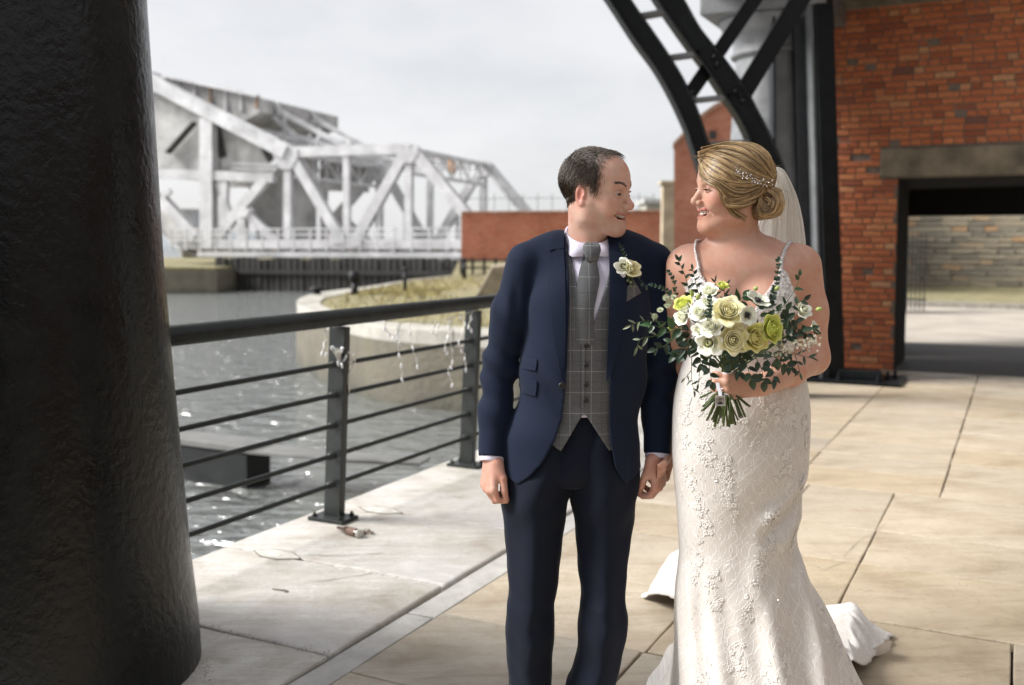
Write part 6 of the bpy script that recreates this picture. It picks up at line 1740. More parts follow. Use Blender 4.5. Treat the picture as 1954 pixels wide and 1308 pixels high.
# skirt
SK = [(640, 1330, 1508, .100, .100), (690, 1304, 1528, .112, .11), (760, 1287, 1543, .128, .13), (850, 1283, 1543, .135, .145), (900, 1286, 1538, .132, .145), (960, 1291, 1527, .122, .14), (1030, 1296, 1521, .115, .14), (1060, 1297, 1526, .117, .16),
      (1090, 1295, 1538, .122, .20), (1130, 1292, 1558, .132, .27), (1180, 1292, 1582, .15, .36), (1240, 1294, 1608, .18, .47), (1308, 1296, 1642, .21, .58), (1400, 1285, 1695, .26, .74), (1470, 1262, 1750, .31, .90), (1524, 1235, 1800, .36, 1.0)]
SKs = np.array(smooth_poly([np.array(r_, float) for r_ in SK], 7)); NTH = 220
ridges = [((1535, 890), (1428, 985), .0085, 9), ((1530, 925), (1440, 1005), -.010, 8), ((1527, 965), (1468, 1030), .009, 9), ((1525, 1000), (1485, 1110), -.007, 9), ((1522, 1040), (1540, 1308), .012, 11), ((1535, 1075), (1590, 1308), -.013, 10), ((1550, 1110), (1620, 1308), .012, 10), ((1500, 1080), (1505, 1308), -.006, 14), ((1440, 1000), (1400, 1150), .005, 14), ((1300, 1060), (1310, 1308), .006, 12), ((1460, 1060), (1440, 1308), .005, 16), ((1500, 780), (1420, 812), -.003, 9)]
def sk_point(py, th, i=None):
    r_ = np.array([np.interp(py, SKs[:, 0], SKs[:, j]) for j in range(5)])
    yc = BY0 + .02; A_, B_ = P(r_[1], py, yc), P(r_[2], py, yc); c_ = (A_ + B_) / 2; hw = (B_[0] - A_[0]) / 2
    sx, sy = math.sin(th), -math.cos(th); dep = r_[3] if sy < 0 else r_[4]
    lowf = max(0, (py - 1040) / 480)
    fold = .016 * lowf * math.sin(th * 9 + 1.3 * math.sin(py * .006)) + .012 * lowf * math.sin(th * 17 + py * .004 + 2) + .0012 * math.sin(py * .05 + th * 4)
    if sy < .1:
        px = r_[1] + (r_[2] - r_[1]) * (.5 + .5 * sx)
        for (x0, y0), (x1, y1), am, w_ in ridges:
            dx, dy = x1 - x0, y1 - y0; t_ = max(0, min(1, ((px - x0) * dx + (py - y0) * dy) / (dx * dx + dy * dy))); e = math.hypot(px - x0 - t_ * dx, py - y0 - t_ * dy)
            fold += 2.0 * am * math.exp(-(e / (w_ * 1.55)) ** 2) * min(1, 4 * (t_ + .08), 4 * (1.08 - t_) if y1 < 1300 else 9)
    sq = 1.0
    return np.array([c_[0] + hw * sx + fold * sx * .3, c_[1] + dep * sy * sq + fold * sy * 1.0 - .0, max(c_[2], .012)])
rowsS = []; uvS = []
for r_ in SKs:
    ring = [sk_point(r_[0], 2 * math.pi * k / NTH) for k in range(NTH + 1)]; rowsS.append(ring)
m = MB(); m.smooth = True; m.grid(rowsS)
sk = m.build('dress_skirt', M_lace, bride)
me = sk.data; uvl = me.uv_layers.new(name='cloth'); uvp = []
for i, ring in enumerate(rowsS):
    for k in range(NTH + 1):
        uvp.append((k / NTH * (.98 + .5 * max(0, (SKs[i][0] - 1040) / 480)), ring[k][2] * 1.0))
uvp = np.array(uvp, F32); li = np.empty(len(me.loops), np.int32); me.loops.foreach_get('vertex_index', li); uvl.data.foreach_set('uv', uvp[li].ravel())
# train on the stones behind
rowsT = []
NT_, NR = 150, 90
for i in range(NR):
    f_ = i / (NR - 1)
    row = []
    for k in range(NT_):
        u = k / (NT_ - 1)
        L0, R0 = np.array([.66, 3.16]), np.array([1.12, 3.16]); L1_, R1_ = np.array([.56, 4.12]), np.array([1.44, 3.72])
        side = 1 - abs(2 * u - 1); p0 = L0 * (1 - u) + R0 * u; f2_ = f_ ** (1 + 2.2 * max(0, 1 - 2.2 * u)); p1 = L1_ * (1 - u) + R1_ * u + np.array([.0, .42 * math.sin(math.pi * u)])
        q_ = np.array([p0[0] * (1 - f2_) + p1[0] * f2_, p0[1] * (1 - f_) + p1[1] * f_]) + np.array([.016 * math.sin(u * 23 + f_ * 4) + .006 * math.sin(f_ * 60), .022 * math.sin(u * 17) + .010 * math.sin(u * 90)]) * f_
        env = min(1, (1 - f_) * 7) * min(1, side * 7)
        z = .012 + env * (.040 + .022 * math.sin(u * 19 + f_ * 3) + .016 * math.sin(f_ * 15 + u * 6) + .014 * math.sin(u * 37 - f_ * 9 + 2 * math.sin(f_ * 8)) + .008 * math.sin(u * 71 + f_ * 22) + .006 * math.sin(u * 45 + f_ * 49)) + .13 * max(0, 1 - f_ * 2.2) ** 1.5 + (.31 * math.exp(-((u - .13) / .13) ** 2) + .05 * math.exp(-((u - .93) / .08) ** 2)) * math.sin(math.pi * min(1, f_ * 1.02)) ** .7
        row.append(np.array([q_[0], q_[1], max(z, .010)]))
    rowsT.append(row)
m = MB(); m.smooth = True; m.grid(rowsT); trn = m.build('dress_train', M_lace, bride)
me = trn.data; uvl = me.uv_layers.new(name='cloth'); uvp = np.array([(k / NT_ * .95, i / NR * 1.1) for i in range(NR) for k in range(NT_)], F32); li = np.empty(len(me.loops), np.int32); me.loops.foreach_get('vertex_index', li); uvl.data.foreach_set('uv', uvp[li].ravel())
sd_ = trn.modifiers.new('thick', 'SOLIDIFY'); sd_.thickness = .004
M_lin = NT('blush_lining').p(color=(.80, .765, .73), rough=.5).m
m = MB(); m.smooth = True; a0, a1 = G(1600, 1268), G(1690, 1250); m.grid([[a0 * (1 - u) + a1 * u + Z * (.010 + .055 * h_ * (.6 + .4 * math.sin(u * 9))) + np.array([.02 * math.sin(u * 8), -.02 * h_ + .015 * math.sin(u * 14), 0]) for u in np.linspace(0, 1, 20)] for h_ in (0, .33, .66, 1)])
m.build('train_lining', M_lin, trn)
M_motif = pmat('lace_thread', (.70, .67, .63), .6, 0, .12, 40)
# lace motifs and beads sewn on the front
mot_ = MB(); bd = MB()
def sew(px, py):
    r_ = [np.interp(py, SKs[:, 0], SKs[:, j]) for j in (1, 2)]
    s_ = (px - (r_[0] + r_[1]) / 2) / ((r_[1] - r_[0]) / 2)
    # the front bulges towards the camera, so widen the angle a touch
    s_ = max(-.985, min(.985, s_ * .965)); th = math.asin(s_)
    p_ = sk_point(py, th); p2 = sk_point(py + 4, th); p3 = sk_point(py, th + .02); n_ = np.cross(p3 - p_, p2 - p_); n_ /= np.linalg.norm(n_); 
    if n_[1] > 0: n_ = -n_
    return p_, n_
def flower(px, py, r0):
    p_, n_ = sew(px, py); a = np.cross(n_, [0, 0, 1.0]); a /= np.linalg.norm(a) + 1e-9; c_ = np.cross(a, n_); np_ = rnd.choice((4, 5, 5, 6)); ph = rnd.random() * 6
    for k in range(np_):
        an = ph + 2 * math.pi * k / np_; d_ = a * math.cos(an) + c_ * math.sin(an); e = -a * math.sin(an) + c_ * math.cos(an); L = r0 * rnd.uniform(.75, 1.2); w_ = L * .34
        mot_.add([p_ + n_ * .0008, p_ + d_ * L * .5 + e * w_ + n_ * .0012, p_ + d_ * L + n_ * .0010, p_ + d_ * L * .5 - e * w_ + n_ * .0012, p_ + d_ * L * .5 + n_ * .0022], [(0, 1, 4), (1, 2, 4), (2, 3, 4), (3, 0, 4)])
    for k in range(rnd.choice((0, 1, 1, 2))):
        q_ = p_ + n_ * .002 + a * rnd.gauss(0, r0 * .35) + c_ * rnd.gauss(0, r0 * .35); s_ = rnd.uniform(.0007, .0014); bd.lathe([(.0001, -s_), (s_, 0), (.0001, s_)], q_, 5, axis=(rnd.gauss(0, 1), -1, rnd.gauss(0, 1)))
cl = [((1480, 770), (1500, 800), 26, 9), ((1440, 745), (1470, 790), 24, 12), ((1400, 810), (1440, 800), 16, 12), ((1490, 845), (1478, 905), 30, 9), ((1450, 950), (1462, 1020), 34, 11), ((1440, 1020), (1425, 1085), 26, 9), ((1362, 860), (1368, 905), 26, 10), ((1375, 915), (1380, 970), 20, 9), ((1330, 820), (1332, 870), 16, 8), ((1300, 880), (1312, 960), 22, 7), ((1325, 960), (1335, 1000), 16, 8),
      ((1352, 1070), (1345, 1130), 24, 10), ((1505, 1000), (1500, 1045), 16, 5), ((1480, 1190), (1470, 1250), 30, 11), ((1425, 1230), (1440, 1270), 14, 9), ((1575, 1180), (1590, 1220), 18, 8), ((1555, 1130), (1560, 1200), 12, 5), ((1400, 1110), (1412, 1150), 14, 8), ((1330, 1230), (1320, 1290), 20, 9), ((1405, 1290), (1420, 1305), 8, 7), ((1320, 720), (1330, 800), 22, 10), ((1360, 740), (1345, 800), 16, 8), ((1530, 780), (1532, 850), 14, 5), ((1515, 900), (1510, 960), 12, 5), ((1385, 1190), (1375, 1240), 14, 8), ((1300, 740), (1296, 860), 16, 3), ((1320, 1010), (1316, 1100), 14, 6), ((1610, 1240), (1625, 1300), 10, 5)]
for (x0, y0), (x1, y1), n_, s_ in cl:
    for k in range(int(n_ * 1.0)):
        u = rnd.random(); flower(x0 + (x1 - x0) * u + rnd.gauss(0, s_ * .8), y0 + (y1 - y0) * u + rnd.gauss(0, s_ * .8), rnd.uniform(.0055, .0125))
for k in range(420):
    y_ = rnd.uniform(690, 1305); xl, xr = np.interp(y_, SKs[:, 0], SKs[:, 1]), np.interp(y_, SKs[:, 0], SKs[:, 2]); x_ = xl + (xr - xl) * (rnd.random() if k % 3 else rnd.random() * .14 + .02)
    p_, n_ = sew(x_, y_); s_ = rnd.uniform(.0007, .0016); bd.lathe([(.0001, -s_), (s_, 0), (.0001, s_)], p_ + n_ * .0012, 5, axis=(rnd.gauss(0, 1), -1, rnd.gauss(0, 1)))
mot_.build('lace_motifs', M_motif, sk)['kind'] = 'stuff'; bd.build('beads', M_crys, sk)['kind'] = 'stuff'
# little beads and sprigs on the bodice cups
bd = MB(); mb2 = MB(); cand_ = []
while len(cand_) < 420:
    x, y = rnd.uniform(1300, 1520), rnd.uniform(510, 640)
    p_ = P(x, y, BY0 - .08); 
    if p_[2] < nk(p_[0]) - .004: cand_.append(p_[[0, 2]])
ys = front(bod, np.array(cand_), BY0 - .3, BY0 + .1)
for (x, z), y in zip(cand_, ys):
    if y > BY0: continue
    p_ = np.array([x, y - .001, z]); s_ = rnd.uniform(.0008, .0019)
    if rnd.random() < .45: bd.lathe([(.0001, -s_), (s_, 0), (.0001, s_)], p_, 5, axis=(rnd.gauss(0, 1), -1, rnd.gauss(0, 1)))
    else:
        for k in range(5):
            an = k * 1.257 + x * 900; d_ = np.array([math.cos(an), -.25, math.sin(an)]); e = np.array([-math.sin(an), 0, math.cos(an)]); L = .0058; mb2.add([p_, p_ + d_ * L * .5 + e * L * .3, p_ + d_ * L, p_ + d_ * L * .5 - e * L * .3], [(0, 1, 2, 3)])
bd.build('bodice_beads', M_crys, dress)['kind'] = 'stuff'; mb2.build('bodice_lace', M_white, dress)['kind'] = 'stuff'
# veil
t = NT('veil_tulle'); t.n.remove(t.b)
tr_ = t.node('ShaderNodeBsdfTransparent'); df = t.node('ShaderNodeBsdfDiffuse', {'Color': (.86, .84, .80)}); tl = t.node('ShaderNodeBsdfTranslucent', {'Color': (.86, .84, .80)})
a_ = t.node('ShaderNodeMixShader', {0: .5}); t.l.new(df.outputs[0], a_.inputs[1]); t.l.new(tl.outputs[0], a_.inputs[2])
fr = t.math('MULTIPLY', t.node('ShaderNodeLayerWeight', {'Blend': .35}).outputs['Facing'], .35)
b2 = t.node('ShaderNodeMixShader', {0: t.math('ADD', .72, fr)}); t.l.new(tr_.outputs[0], b2.inputs[1]); t.l.new(a_.outputs[0], b2.inputs[2]); t.l.new(b2.outputs[0], t.out.inputs[0]); M_veil = t.m
def veil_layer(nm, rowsV, dy0, sh):
    rv = np.array(smooth_poly([np.array(r_, float) for r_ in rowsV], 6)); rws = []
    for py, xl, xr, dy in rv:
        rr_ = []
        for k in range(60):
            u = k / 59; fl = .010 * math.sin(u * 21 + sh) + .006 * math.sin(u * 43 + sh * 2 + py * .01)
            fl *= min(1, (py - 316) / 60 + .15); rr_.append(b(xl + (xr - xl) * u + 20 * fl, py, dy0 + dy + fl + .03 * math.sin(math.pi * u)))
        rws.append(rr_)
    m = MB(); m.smooth = True; m.grid(rws); return m.build(nm, M_veil, bride)
veil_layer('veil', [(319, 1468, 1486, .03), (326, 1466, 1497, .04), (345, 1468, 1508, .05), (375, 1470, 1521, .065), (405, 1452, 1529, .09), (440, 1440, 1535, .11), (480, 1432, 1538, .14), (560, 1400, 1535, .17), (700, 1370, 1530, .20), (900, 1360, 1520, .30)], 0, .4)
veil_layer('veil', [(321, 1470, 1484, .05), (330, 1469, 1494, .06), (350, 1470, 1504, .07), (380, 1470, 1515, .085), (410, 1450, 1522, .11), (445, 1442, 1528, .13), (490, 1436, 1530, .16), (580, 1405, 1525, .19), (720, 1380, 1520, .22), (900, 1370, 1510, .32)], .012, 2.2)
# ring on her finger
kn, tp, _ = HLb
c_ = tp[2][0] * .45 + tp[2][1] * .55; ax = tp[2][1] - tp[2][0]
rg = MB(); rg.smooth = True; ax /= np.linalg.norm(ax); x_ = np.cross(ax, [0, 0, 1.0]); x_ /= np.linalg.norm(x_); y_ = np.cross(ax, x_)
rg.tube([c_ + (x_ * math.cos(a) + y_ * math.sin(a)) * .0083 for a in np.linspace(0, 2 * math.pi, 24)], .0011, 6); ro = rg.build('ring', NT('silver').p(color=(.8, .8, .82), rough=.15, metal=1).m, bride)
m = MB(); m.lathe([(.0002, -.002), (.0026, .0005), (.0018, .0018), (.0002, .002)], c_ + np.array([-.001, -.0098, .002]), 8, axis=(0, -1, .2)); m.build('ring_stone', M_crys, ro)
# =================================================================== BOUQUET AND BUTTONHOLE
def petal_mat(name, ci, co, tr=.25):
    t = NT(name); at = t.attr('tone', 'Fac'); n = t.noise(60, 4, .6); n2 = t.noise(240, 2, .5, t.coord('Object', (1, 1, .3)))
    c = t.ramp(at, [(0, ci), (.55, tuple((np.array(ci) + np.array(co)) / 2)), (1, co)])
    t.p(color=t.mix(t.math('MULTIPLY', n, .30), c, tuple(np.array(ci) * .85)), rough=.55, sss=.35, sssr=(.010, .010, .006), spec=.3, normal=t.bump(n2, .2, .001)); return t.m
M_cream = petal_mat('cream_petal', (.74, .66, .30), (.86, .83, .58)); M_wht = petal_mat('white_petal', (.74, .76, .50), (.88, .87, .84)); M_lime = petal_mat('lime_petal', (.52, .58, .06), (.78, .80, .26))
M_anem = petal_mat('anemone_petal', (.70, .73, .52), (.84, .83, .77)); M_yel = petal_mat('pale_yellow_petal', (.72, .65, .20), (.84, .79, .40))
M_blk = NT('dark_stamen').p(color=(.008, .007, .012), rough=.6).m
def leaf_mat(name, c, rough=.42):
    t = NT(name); oi = t.node('ShaderNodeObjectInfo').outputs['Random']; n = t.noise(30, 3, .6); c = np.array(c)
    col = t.ramp(oi, [(0, tuple(c * .6)), (.6, tuple(c)), (1, tuple(c * np.array([1.7, 1.4, 1.3])))])
    t.p(color=t.mix(t.math('MULTIPLY', n, .4), col, tuple(c * .6)), rough=rough, spec=.5, sss=.05, sssr=(.003, .005, .002)); return t.m
M_ld = leaf_mat('dark_leaf', (.020, .046, .020)); M_le = leaf_mat('eucalyptus_leaf', (.032, .070, .050), .5); M_lo = leaf_mat('olive_leaf', (.16, .19, .115), .5); M_lg = leaf_mat('ruscus_leaf', (.030, .085, .022)); M_stem = leaf_mat('stem_green', (.055, .085, .018), .45)
def frame3(ax):
    ax = np.array(ax, float); ax /= np.linalg.norm(ax); x = np.cross([0, 0, 1.0] if abs(ax[2]) < .9 else [1.0, 0, 0], ax); x /= np.linalg.norm(x); return x, np.cross(ax, x), ax
def petal_rows(c, fr, ph, w, r0, r1, h, curl, z0=0.0, ruff=0.0, nu=7, nv=6, close=0.0, notch=.3):
    x, y, a = fr; rows_ = []
    for j in range(nv):
        v = j / (nv - 1); row = []
        for i in range(nu):
            u = -1 + 2 * i / (nu - 1)
            top = 1 - notch * abs(u) ** 2.2
            vv = v * top; wid = w * (.35 + .65 * math.sin(min(1, vv * 1.25 + .12) * math.pi / 2))
            r_ = r0 + (r1 - r0) * vv ** .65 + curl * max(0, vv - .62) ** 1.6 * 4 - close * vv ** 3
            r_ += ruff * math.sin(u * 5 + ph * 7) * vv ** 2
            an = ph + u * wid; zz_ = z0 + h * vv - abs(curl) * max(0, vv - .7) ** 2 * 2
            row.append(c + (x * math.cos(an) + y * math.sin(an)) * r_ + a * zz_)
        rows_.append(row)
    return rows_
def tone_attr(o, vals):
    at = o.data.attributes.new('tone', 'FLOAT', 'POINT'); at.data.foreach_set('value', np.array(vals, F32))
def petal_obj(nm, rowsets, mat, par, tone):
    m = MB(); m.smooth = True; vals = []
    for rs, (t0, t1) in zip(rowsets, tone):
        m.grid(rs); nv = len(rs)
        for j in range(nv): vals += [t0 + (t1 - t0) * j / (nv - 1)] * len(rs[0])
    o = m.build(nm, mat, par); tone_attr(o, vals)
    sd = o.modifiers.new('thick', 'SOLIDIFY'); sd.thickness = .0006
    return o
def rose(px, py, dy, r, ax, mat, par, label=None, layers=5, nm='rose', outer=6, openness=1.0, seed=0, eye=None):
    c = P(px, py, BY0 + dy); k = c[1] / FPX; r = r * k; fr = frame3(ax); rr = random.Random(seed + int(px * 7 + py)); h = r * 1.25; c = c - fr[2] * h * .62
    rs, tn = [], []
    for l in range(layers):
        f = (l + .6) / (layers + .6); n = 3 + l // 1
        for i in range(n):
            ph = rr.random() * 1.2 + l * .9 + 2 * math.pi * i / n
            rs.append(petal_rows(c, fr, ph, 1.15 + .2 * rr.random(), r * .10, r * (.12 + .72 * f * rr.uniform(.92, 1.06)), h * (1.04 - .16 * f), r * .10 * f * openness, r * .05, r * .03, close=r * .22 * (1 - f)))
            tn.append((.0, .35 + .5 * f))
    if not eye: rs.append([[c + (fr[0] * math.cos(a) + fr[1] * math.sin(a) * .8) * r * .15 * (1 - .85 * v ** 2) + fr[2] * h * (.3 + .72 * v) for a in np.linspace(0, 6.2832, 10)] for v in (0, .4, .7, .9, 1)]); tn.append((.2, .6))
    core = petal_obj(nm, rs, mat, par, tn)
    if label: core['label'] = label
    for i in range(outer):
        ph = .4 + 2 * math.pi * i / outer + rr.uniform(-.2, .2)
        petal_obj('petal', [petal_rows(c, fr, ph, .78, r * .12, r * rr.uniform(.86, 1.02), h * rr.uniform(.66, .86), r * .30 * openness * rr.uniform(.6, 1.3), 0, r * .10, nu=9, nv=8, notch=.16 + .14 * rr.random())], mat, core, [(.15, 1)])
    if eye:
        m = MB(); m.smooth = True
        for i in range(14):
            q_ = c + fr[2] * h * .80 + (fr[0] * rr.gauss(0, 1) + fr[1] * rr.gauss(0, 1)) * r * .11; m.tube([c + fr[2] * h * .3, q_], [r * .03, r * .045], 5)
        m.build('stamens', eye, core)
    return core
def ranunculus(px, py, dy, r, ax, mat, par, label=None):
    c = P(px, py, BY0 + dy); r = r * c[1] / FPX; fr = frame3(ax); rr = random.Random(int(px)); c = c - fr[2] * r * .55; rs, tn = [], []
    for l in range(8):
        f = (l + .5) / 8; n = 3 + l // 2
        for i in range(n):
            rs.append(petal_rows(c, fr, l * 1.1 + 2 * math.pi * i / n + rr.random() * .4, 1.05, r * .05, r * (.10 + .70 * f), r * (1.18 - .38 * f), r * .05 * f, 0, r * .012, close=r * .30 * (1 - f * .7))); tn.append((.0, .15 + .55 * f))
    o = petal_obj('ranunculus', rs, mat, par, tn)
    if label: o['label'] = label
    for i in range(7):
        petal_obj('petal', [petal_rows(c, fr, i * .9 + rr.random() * .2, .72, r * .1, r * rr.uniform(.9, 1.05), r * rr.uniform(.55, .85), r * .12, 0, r * .05, nu=9, nv=8, close=r * .08)], mat, o, [(.2, 1)])
    return o
def anemone(px, py, dy, r, ax, mat, par, label=None):
    c = P(px, py, BY0 + dy); r = r * c[1] / FPX; fr = frame3(ax); rr = random.Random(int(px + py))
    m = MB(); m.smooth = True; x, y, a = fr
    m.lathe([(r * .02, r * .30), (r * .15, r * .27), (r * .22, r * .18), (r * .20, r * .05), (r * .05, 0)], c, 14, axis=a)
    for i in range(46):
        an = rr.random() * 6.28; l_ = r * rr.uniform(.26, .40); d_ = x * math.cos(an) + y * math.sin(an); q_ = c + d_ * l_ + a * r * rr.uniform(.12, .26); m.tube([c + d_ * r * .12 + a * r * .06, q_], [.0003, .0003], 3, cap=False); m.lathe([(.0001, -.0009), (.0010, 0), (.0001, .0009)], q_, 5)
    o = m.build('anemone', M_blk, par)
    if label: o['label'] = label
    for i in range(8):
        L = i % 2
        petal_obj('petal', [petal_rows(c - a * r * .02 * L, fr, i * 2 * math.pi / 8 + rr.uniform(-.1, .1), .50, r * .12, r * rr.uniform(.9, 1.08), r * (.30 + .12 * rr.random() - .1 * L), -r * .06, 0, r * .06, nu=9, nv=8, notch=.26)], mat, o, [(.1, 1)])
    return o
bq = empty('bouquet', tuple(P(1385, 725, BY0 - .25)), 'bouquet of cream roses, white anemones, lime ranunculus and trailing greenery in her hand', 'bouquet')
def ax_(px, py, k=1.0): return np.array([(px - 1400) / 95 * k, -1.15, -(py - 635) / 95 * k + .25])
def dp(px, py): d2 = ((px - 1405) / 130) ** 2 + ((py - 620) / 85) ** 2; return -.29 - .085 * max(0, 1 - d2)
for (x, y, r, mt, lb, kw) in ((1390, 594, 27, M_cream, 'cream rose at the top centre of the bouquet', dict(layers=5)), (1399, 649, 27, M_cream, 'cream rose low in the middle of the bouquet', dict(layers=5)), (1441, 645, 26, M_yel, 'pale yellow rose beside the large lime ranunculus', dict(layers=5))):
    rose(x, y, dp(x, y), r, ax_(x, y), mt, bq, lb, **kw)
for (x, y, r, ly, op, ey) in ((1335, 596, 18, 4, 1.2, None), (1357, 622, 20, 4, 1.2, None), (1353, 654, 23, 2, 1.6, M_lime), (1333, 630, 13, 3, .8, None), (1301, 606, 16, 3, .8, None), (1350, 577, 15, 3, 1, None), (1354, 554, 15, 3, .8, None), (1309, 590, 12, 3, .6, None)):
    rose(x, y, dp(x, y), r, ax_(x, y, 1.2), M_wht, bq, None, layers=ly, nm='lisianthus', outer=5, openness=op, eye=ey)
for (x, y, r, axv) in ((1533, 592, 16, (.35, -1, .6)), (1556, 625, 12, (.8, -.6, .5)), (1380, 545, 11, (.1, -.7, 1))):
    rose(x, y, dp(x, y) + .02, r, axv, M_wht if x > 1400 else M_lime, bq, None, layers=2, nm='lisianthus', outer=5, openness=.9)
ranunculus(1474, 629, dp(1474, 629) - .01, 29, (.62, -1.0, .18), M_lime, bq, 'large lime yellow ranunculus')
ranunculus(1303, 579, dp(1303, 579), 20, (-.7, -.7, .9), M_lime, bq, 'small lime ranunculus at the left of the bouquet')
anemone(1425, 602, dp(1425, 602) - .012, 21, (.35, -1, .1), M_anem, bq, 'white anemone facing out with a black centre')
anemone(1446, 576, dp(1446, 576), 25, (.35, -.55, .95), M_anem, bq, 'white anemone turned upwards behind the others')
anemone(1449, 657, dp(1449, 657) + .02, 16, (.5, -.8, -.5), M_yel, bq, None)
M_budg = pmat('green_bud', (.30, .36, .10), .5, 0, .3, 40)
for (x, y, dx, dy_) in ((1557, 592, 13, -4), (1322, 566, -4, -14), (1330, 572, 5, -12), (1480, 553, 7, -6), (1440, 553, 5, -5), (1284, 628, -10, -2)):       # green buds
    a, e = P(x, y, BY0 + dp(x, y)), P(x + dx, y + dy_, BY0 + dp(x, y) - .01); m = MB(); m.smooth = True; m.tube([a, a * .7 + e * .3, a * .35 + e * .65, e], [.003, .0056, .0045, .0008], 8); m.build('bud', M_budg, bq)
# leaves: shared shapes, each leaf an object of its own
def leaf_mesh(nm, wid, fold, bend, mat, rnd_=.5):
    m = MB(); m.smooth = True; rows_ = []
    for j in range(8):
        v = j / 7; w_ = wid * (math.sin(math.pi * v ** rnd_) ** .8 if 0 < v < 1 else .03); row = []
        for i in range(5):
            u = -1 + i * .5; row.append(np.array([u * w_, v, fold * abs(u) * w_ - bend * v * v]))
        rows_.append(row)
    m.grid(rows_); me = m.mesh(nm); me.materials.append(mat); return me
LM = {}
for nm, wid, fold, bend, rn in (('oval', .29, .30, .22, .72), ('lance', .155, .38, .25, .8), ('round', .42, .16, .10, .85)):
    for mn, mt in (('d', M_ld), ('e', M_le), ('o', M_lo), ('g', M_lg)): LM[nm + mn] = leaf_mesh('leaf', wid, fold, bend, mt, rn)
def leaf(kind, base, tip, par, up=(0, -1, .4), name='leaf'):
    base, tip = np.array(base), np.array(tip); y = tip - base; L = np.linalg.norm(y); y /= L; n_ = np.array(up, float) + np.array([rnd.gauss(0, .35) for _ in range(3)]); x = np.cross(y, n_); x /= np.linalg.norm(x) + 1e-9; z = np.cross(x, y)
    o = link(name, LM[kind], None, par, loc=tuple(base)); o.rotation_mode = 'QUATERNION'; o.rotation_quaternion = Matrix(np.stack([x, y, z], 1).tolist()).to_quaternion(); o.scale = (L * rnd.uniform(.75, 1.15), L, L * rnd.uniform(.4, 1.5))
    return o
def sprig(pts, kind, ln, n, dy, par=bq, alt=True, spread=.9, stem_r=.0012, back=.0, mat=M_stem, lab=None, tipleaf=True):
    sm = smooth_poly([P(x, y, BY0 + dy + back * i) for i, (x, y) in enumerate(pts)], 8); m = MB(); m.smooth = True; m.tube(sm, [stem_r * (1 - .6 * i / len(sm)) for i in range(len(sm))], 5); s_ = m.build('sprig', mat, par)
    for i in range(n):
        f = (i + .6) / n; j = int(f * (len(sm) - 2)) + 1; t_ = sm[j] - sm[j - 1]; t_ /= np.linalg.norm(t_) + 1e-9; sd = np.cross(t_, [0, -1, 0.0]); sd /= np.linalg.norm(sd) + 1e-9
        for sgn in ((1, -1) if not alt else ((1,) if i % 2 else (-1,))):
            L = ln * FPXI * rnd.uniform(.75, 1.15) * (1 - .25 * f); d_ = t_ * rnd.uniform(.4, .8) + sd * sgn * spread * rnd.uniform(.7, 1.1) + np.array([0, rnd.gauss(-.15, .25), 0]); d_ /= np.linalg.norm(d_); leaf(kind, sm[j], sm[j] + d_ * L, s_)
    if tipleaf: leaf(kind, sm[-1], sm[-1] + (sm[-1] - sm[-2]) / np.linalg.norm(sm[-1] - sm[-2]) * ln * FPXI * .8, s_)
    return s_
FPXI = BY0 / FPX
bp = lambda x, y: (1200 + x / 4.6725, 540 + y / 4.6725)
S = sprig
S([bp(520, 380), bp(300, 350), bp(120, 345), bp(20, 380)], 'lanceo', 20, 9, -.30, spread=1.0); S([bp(500, 420), bp(330, 400), bp(200, 380)], 'ovalg', 24, 5, -.31)
S([bp(480, 400), bp(250, 470), bp(110, 500), bp(75, 570)], 'lanceo', 22, 5, -.29, spread=.8); S([bp(460, 440), bp(380, 520), bp(300, 570), bp(240, 590)], 'ovald', 20, 5, -.29)
S([bp(560, 470), bp(480, 600), bp(420, 650)], 'ovald', 22, 6, -.30); S([bp(560, 150), bp(500, -60), bp(440, -200)], 'ovald', 15, 8, -.26, alt=True, spread=.8)
S([bp(640, 160), bp(600, 20), bp(570, -120)], 'ovald', 13, 9, -.26); S([bp(400, 150), bp(330, 60), bp(200, 20)], 'rounde', 7, 8, -.27, alt=False); S([bp(420, 120), bp(400, -20), bp(350, -100)], 'rounde', 6, 10, -.25, alt=False)
S([bp(760, 170), bp(760, 60), bp(770, -10)], 'lanced', 16, 7, -.28); S([bp(860, 180), bp(850, 60), bp(870, 20)], 'lanceg', 15, 6, -.27)
S([bp(1240, 200), bp(1290, 100), bp(1320, -40), bp(1335, -200)], 'rounde', 9, 14, -.26, alt=False); S([bp(1330, 260), bp(1430, 140), bp(1500, 20), bp(1520, -60)], 'ovalg', 16, 3, -.27, mat=M_lg)
S([bp(940, 190), bp(980, 160), bp(1020, 120)], 'ovalg', 22, 2, -.33); S([bp(700, 330), bp(715, 220), bp(720, 130)], 'rounde', 8, 7, -.37, alt=False)
S([bp(1300, 250), bp(1420, 230), bp(1560, 150)], 'ovald', 20, 6, -.29); S([bp(1340, 320), bp(1450, 330), bp(1640, 420)], 'ovald', 22, 7, -.28); S([bp(1350, 420), bp(1480, 400), bp(1590, 460)], 'ovald', 24, 6, -.29)
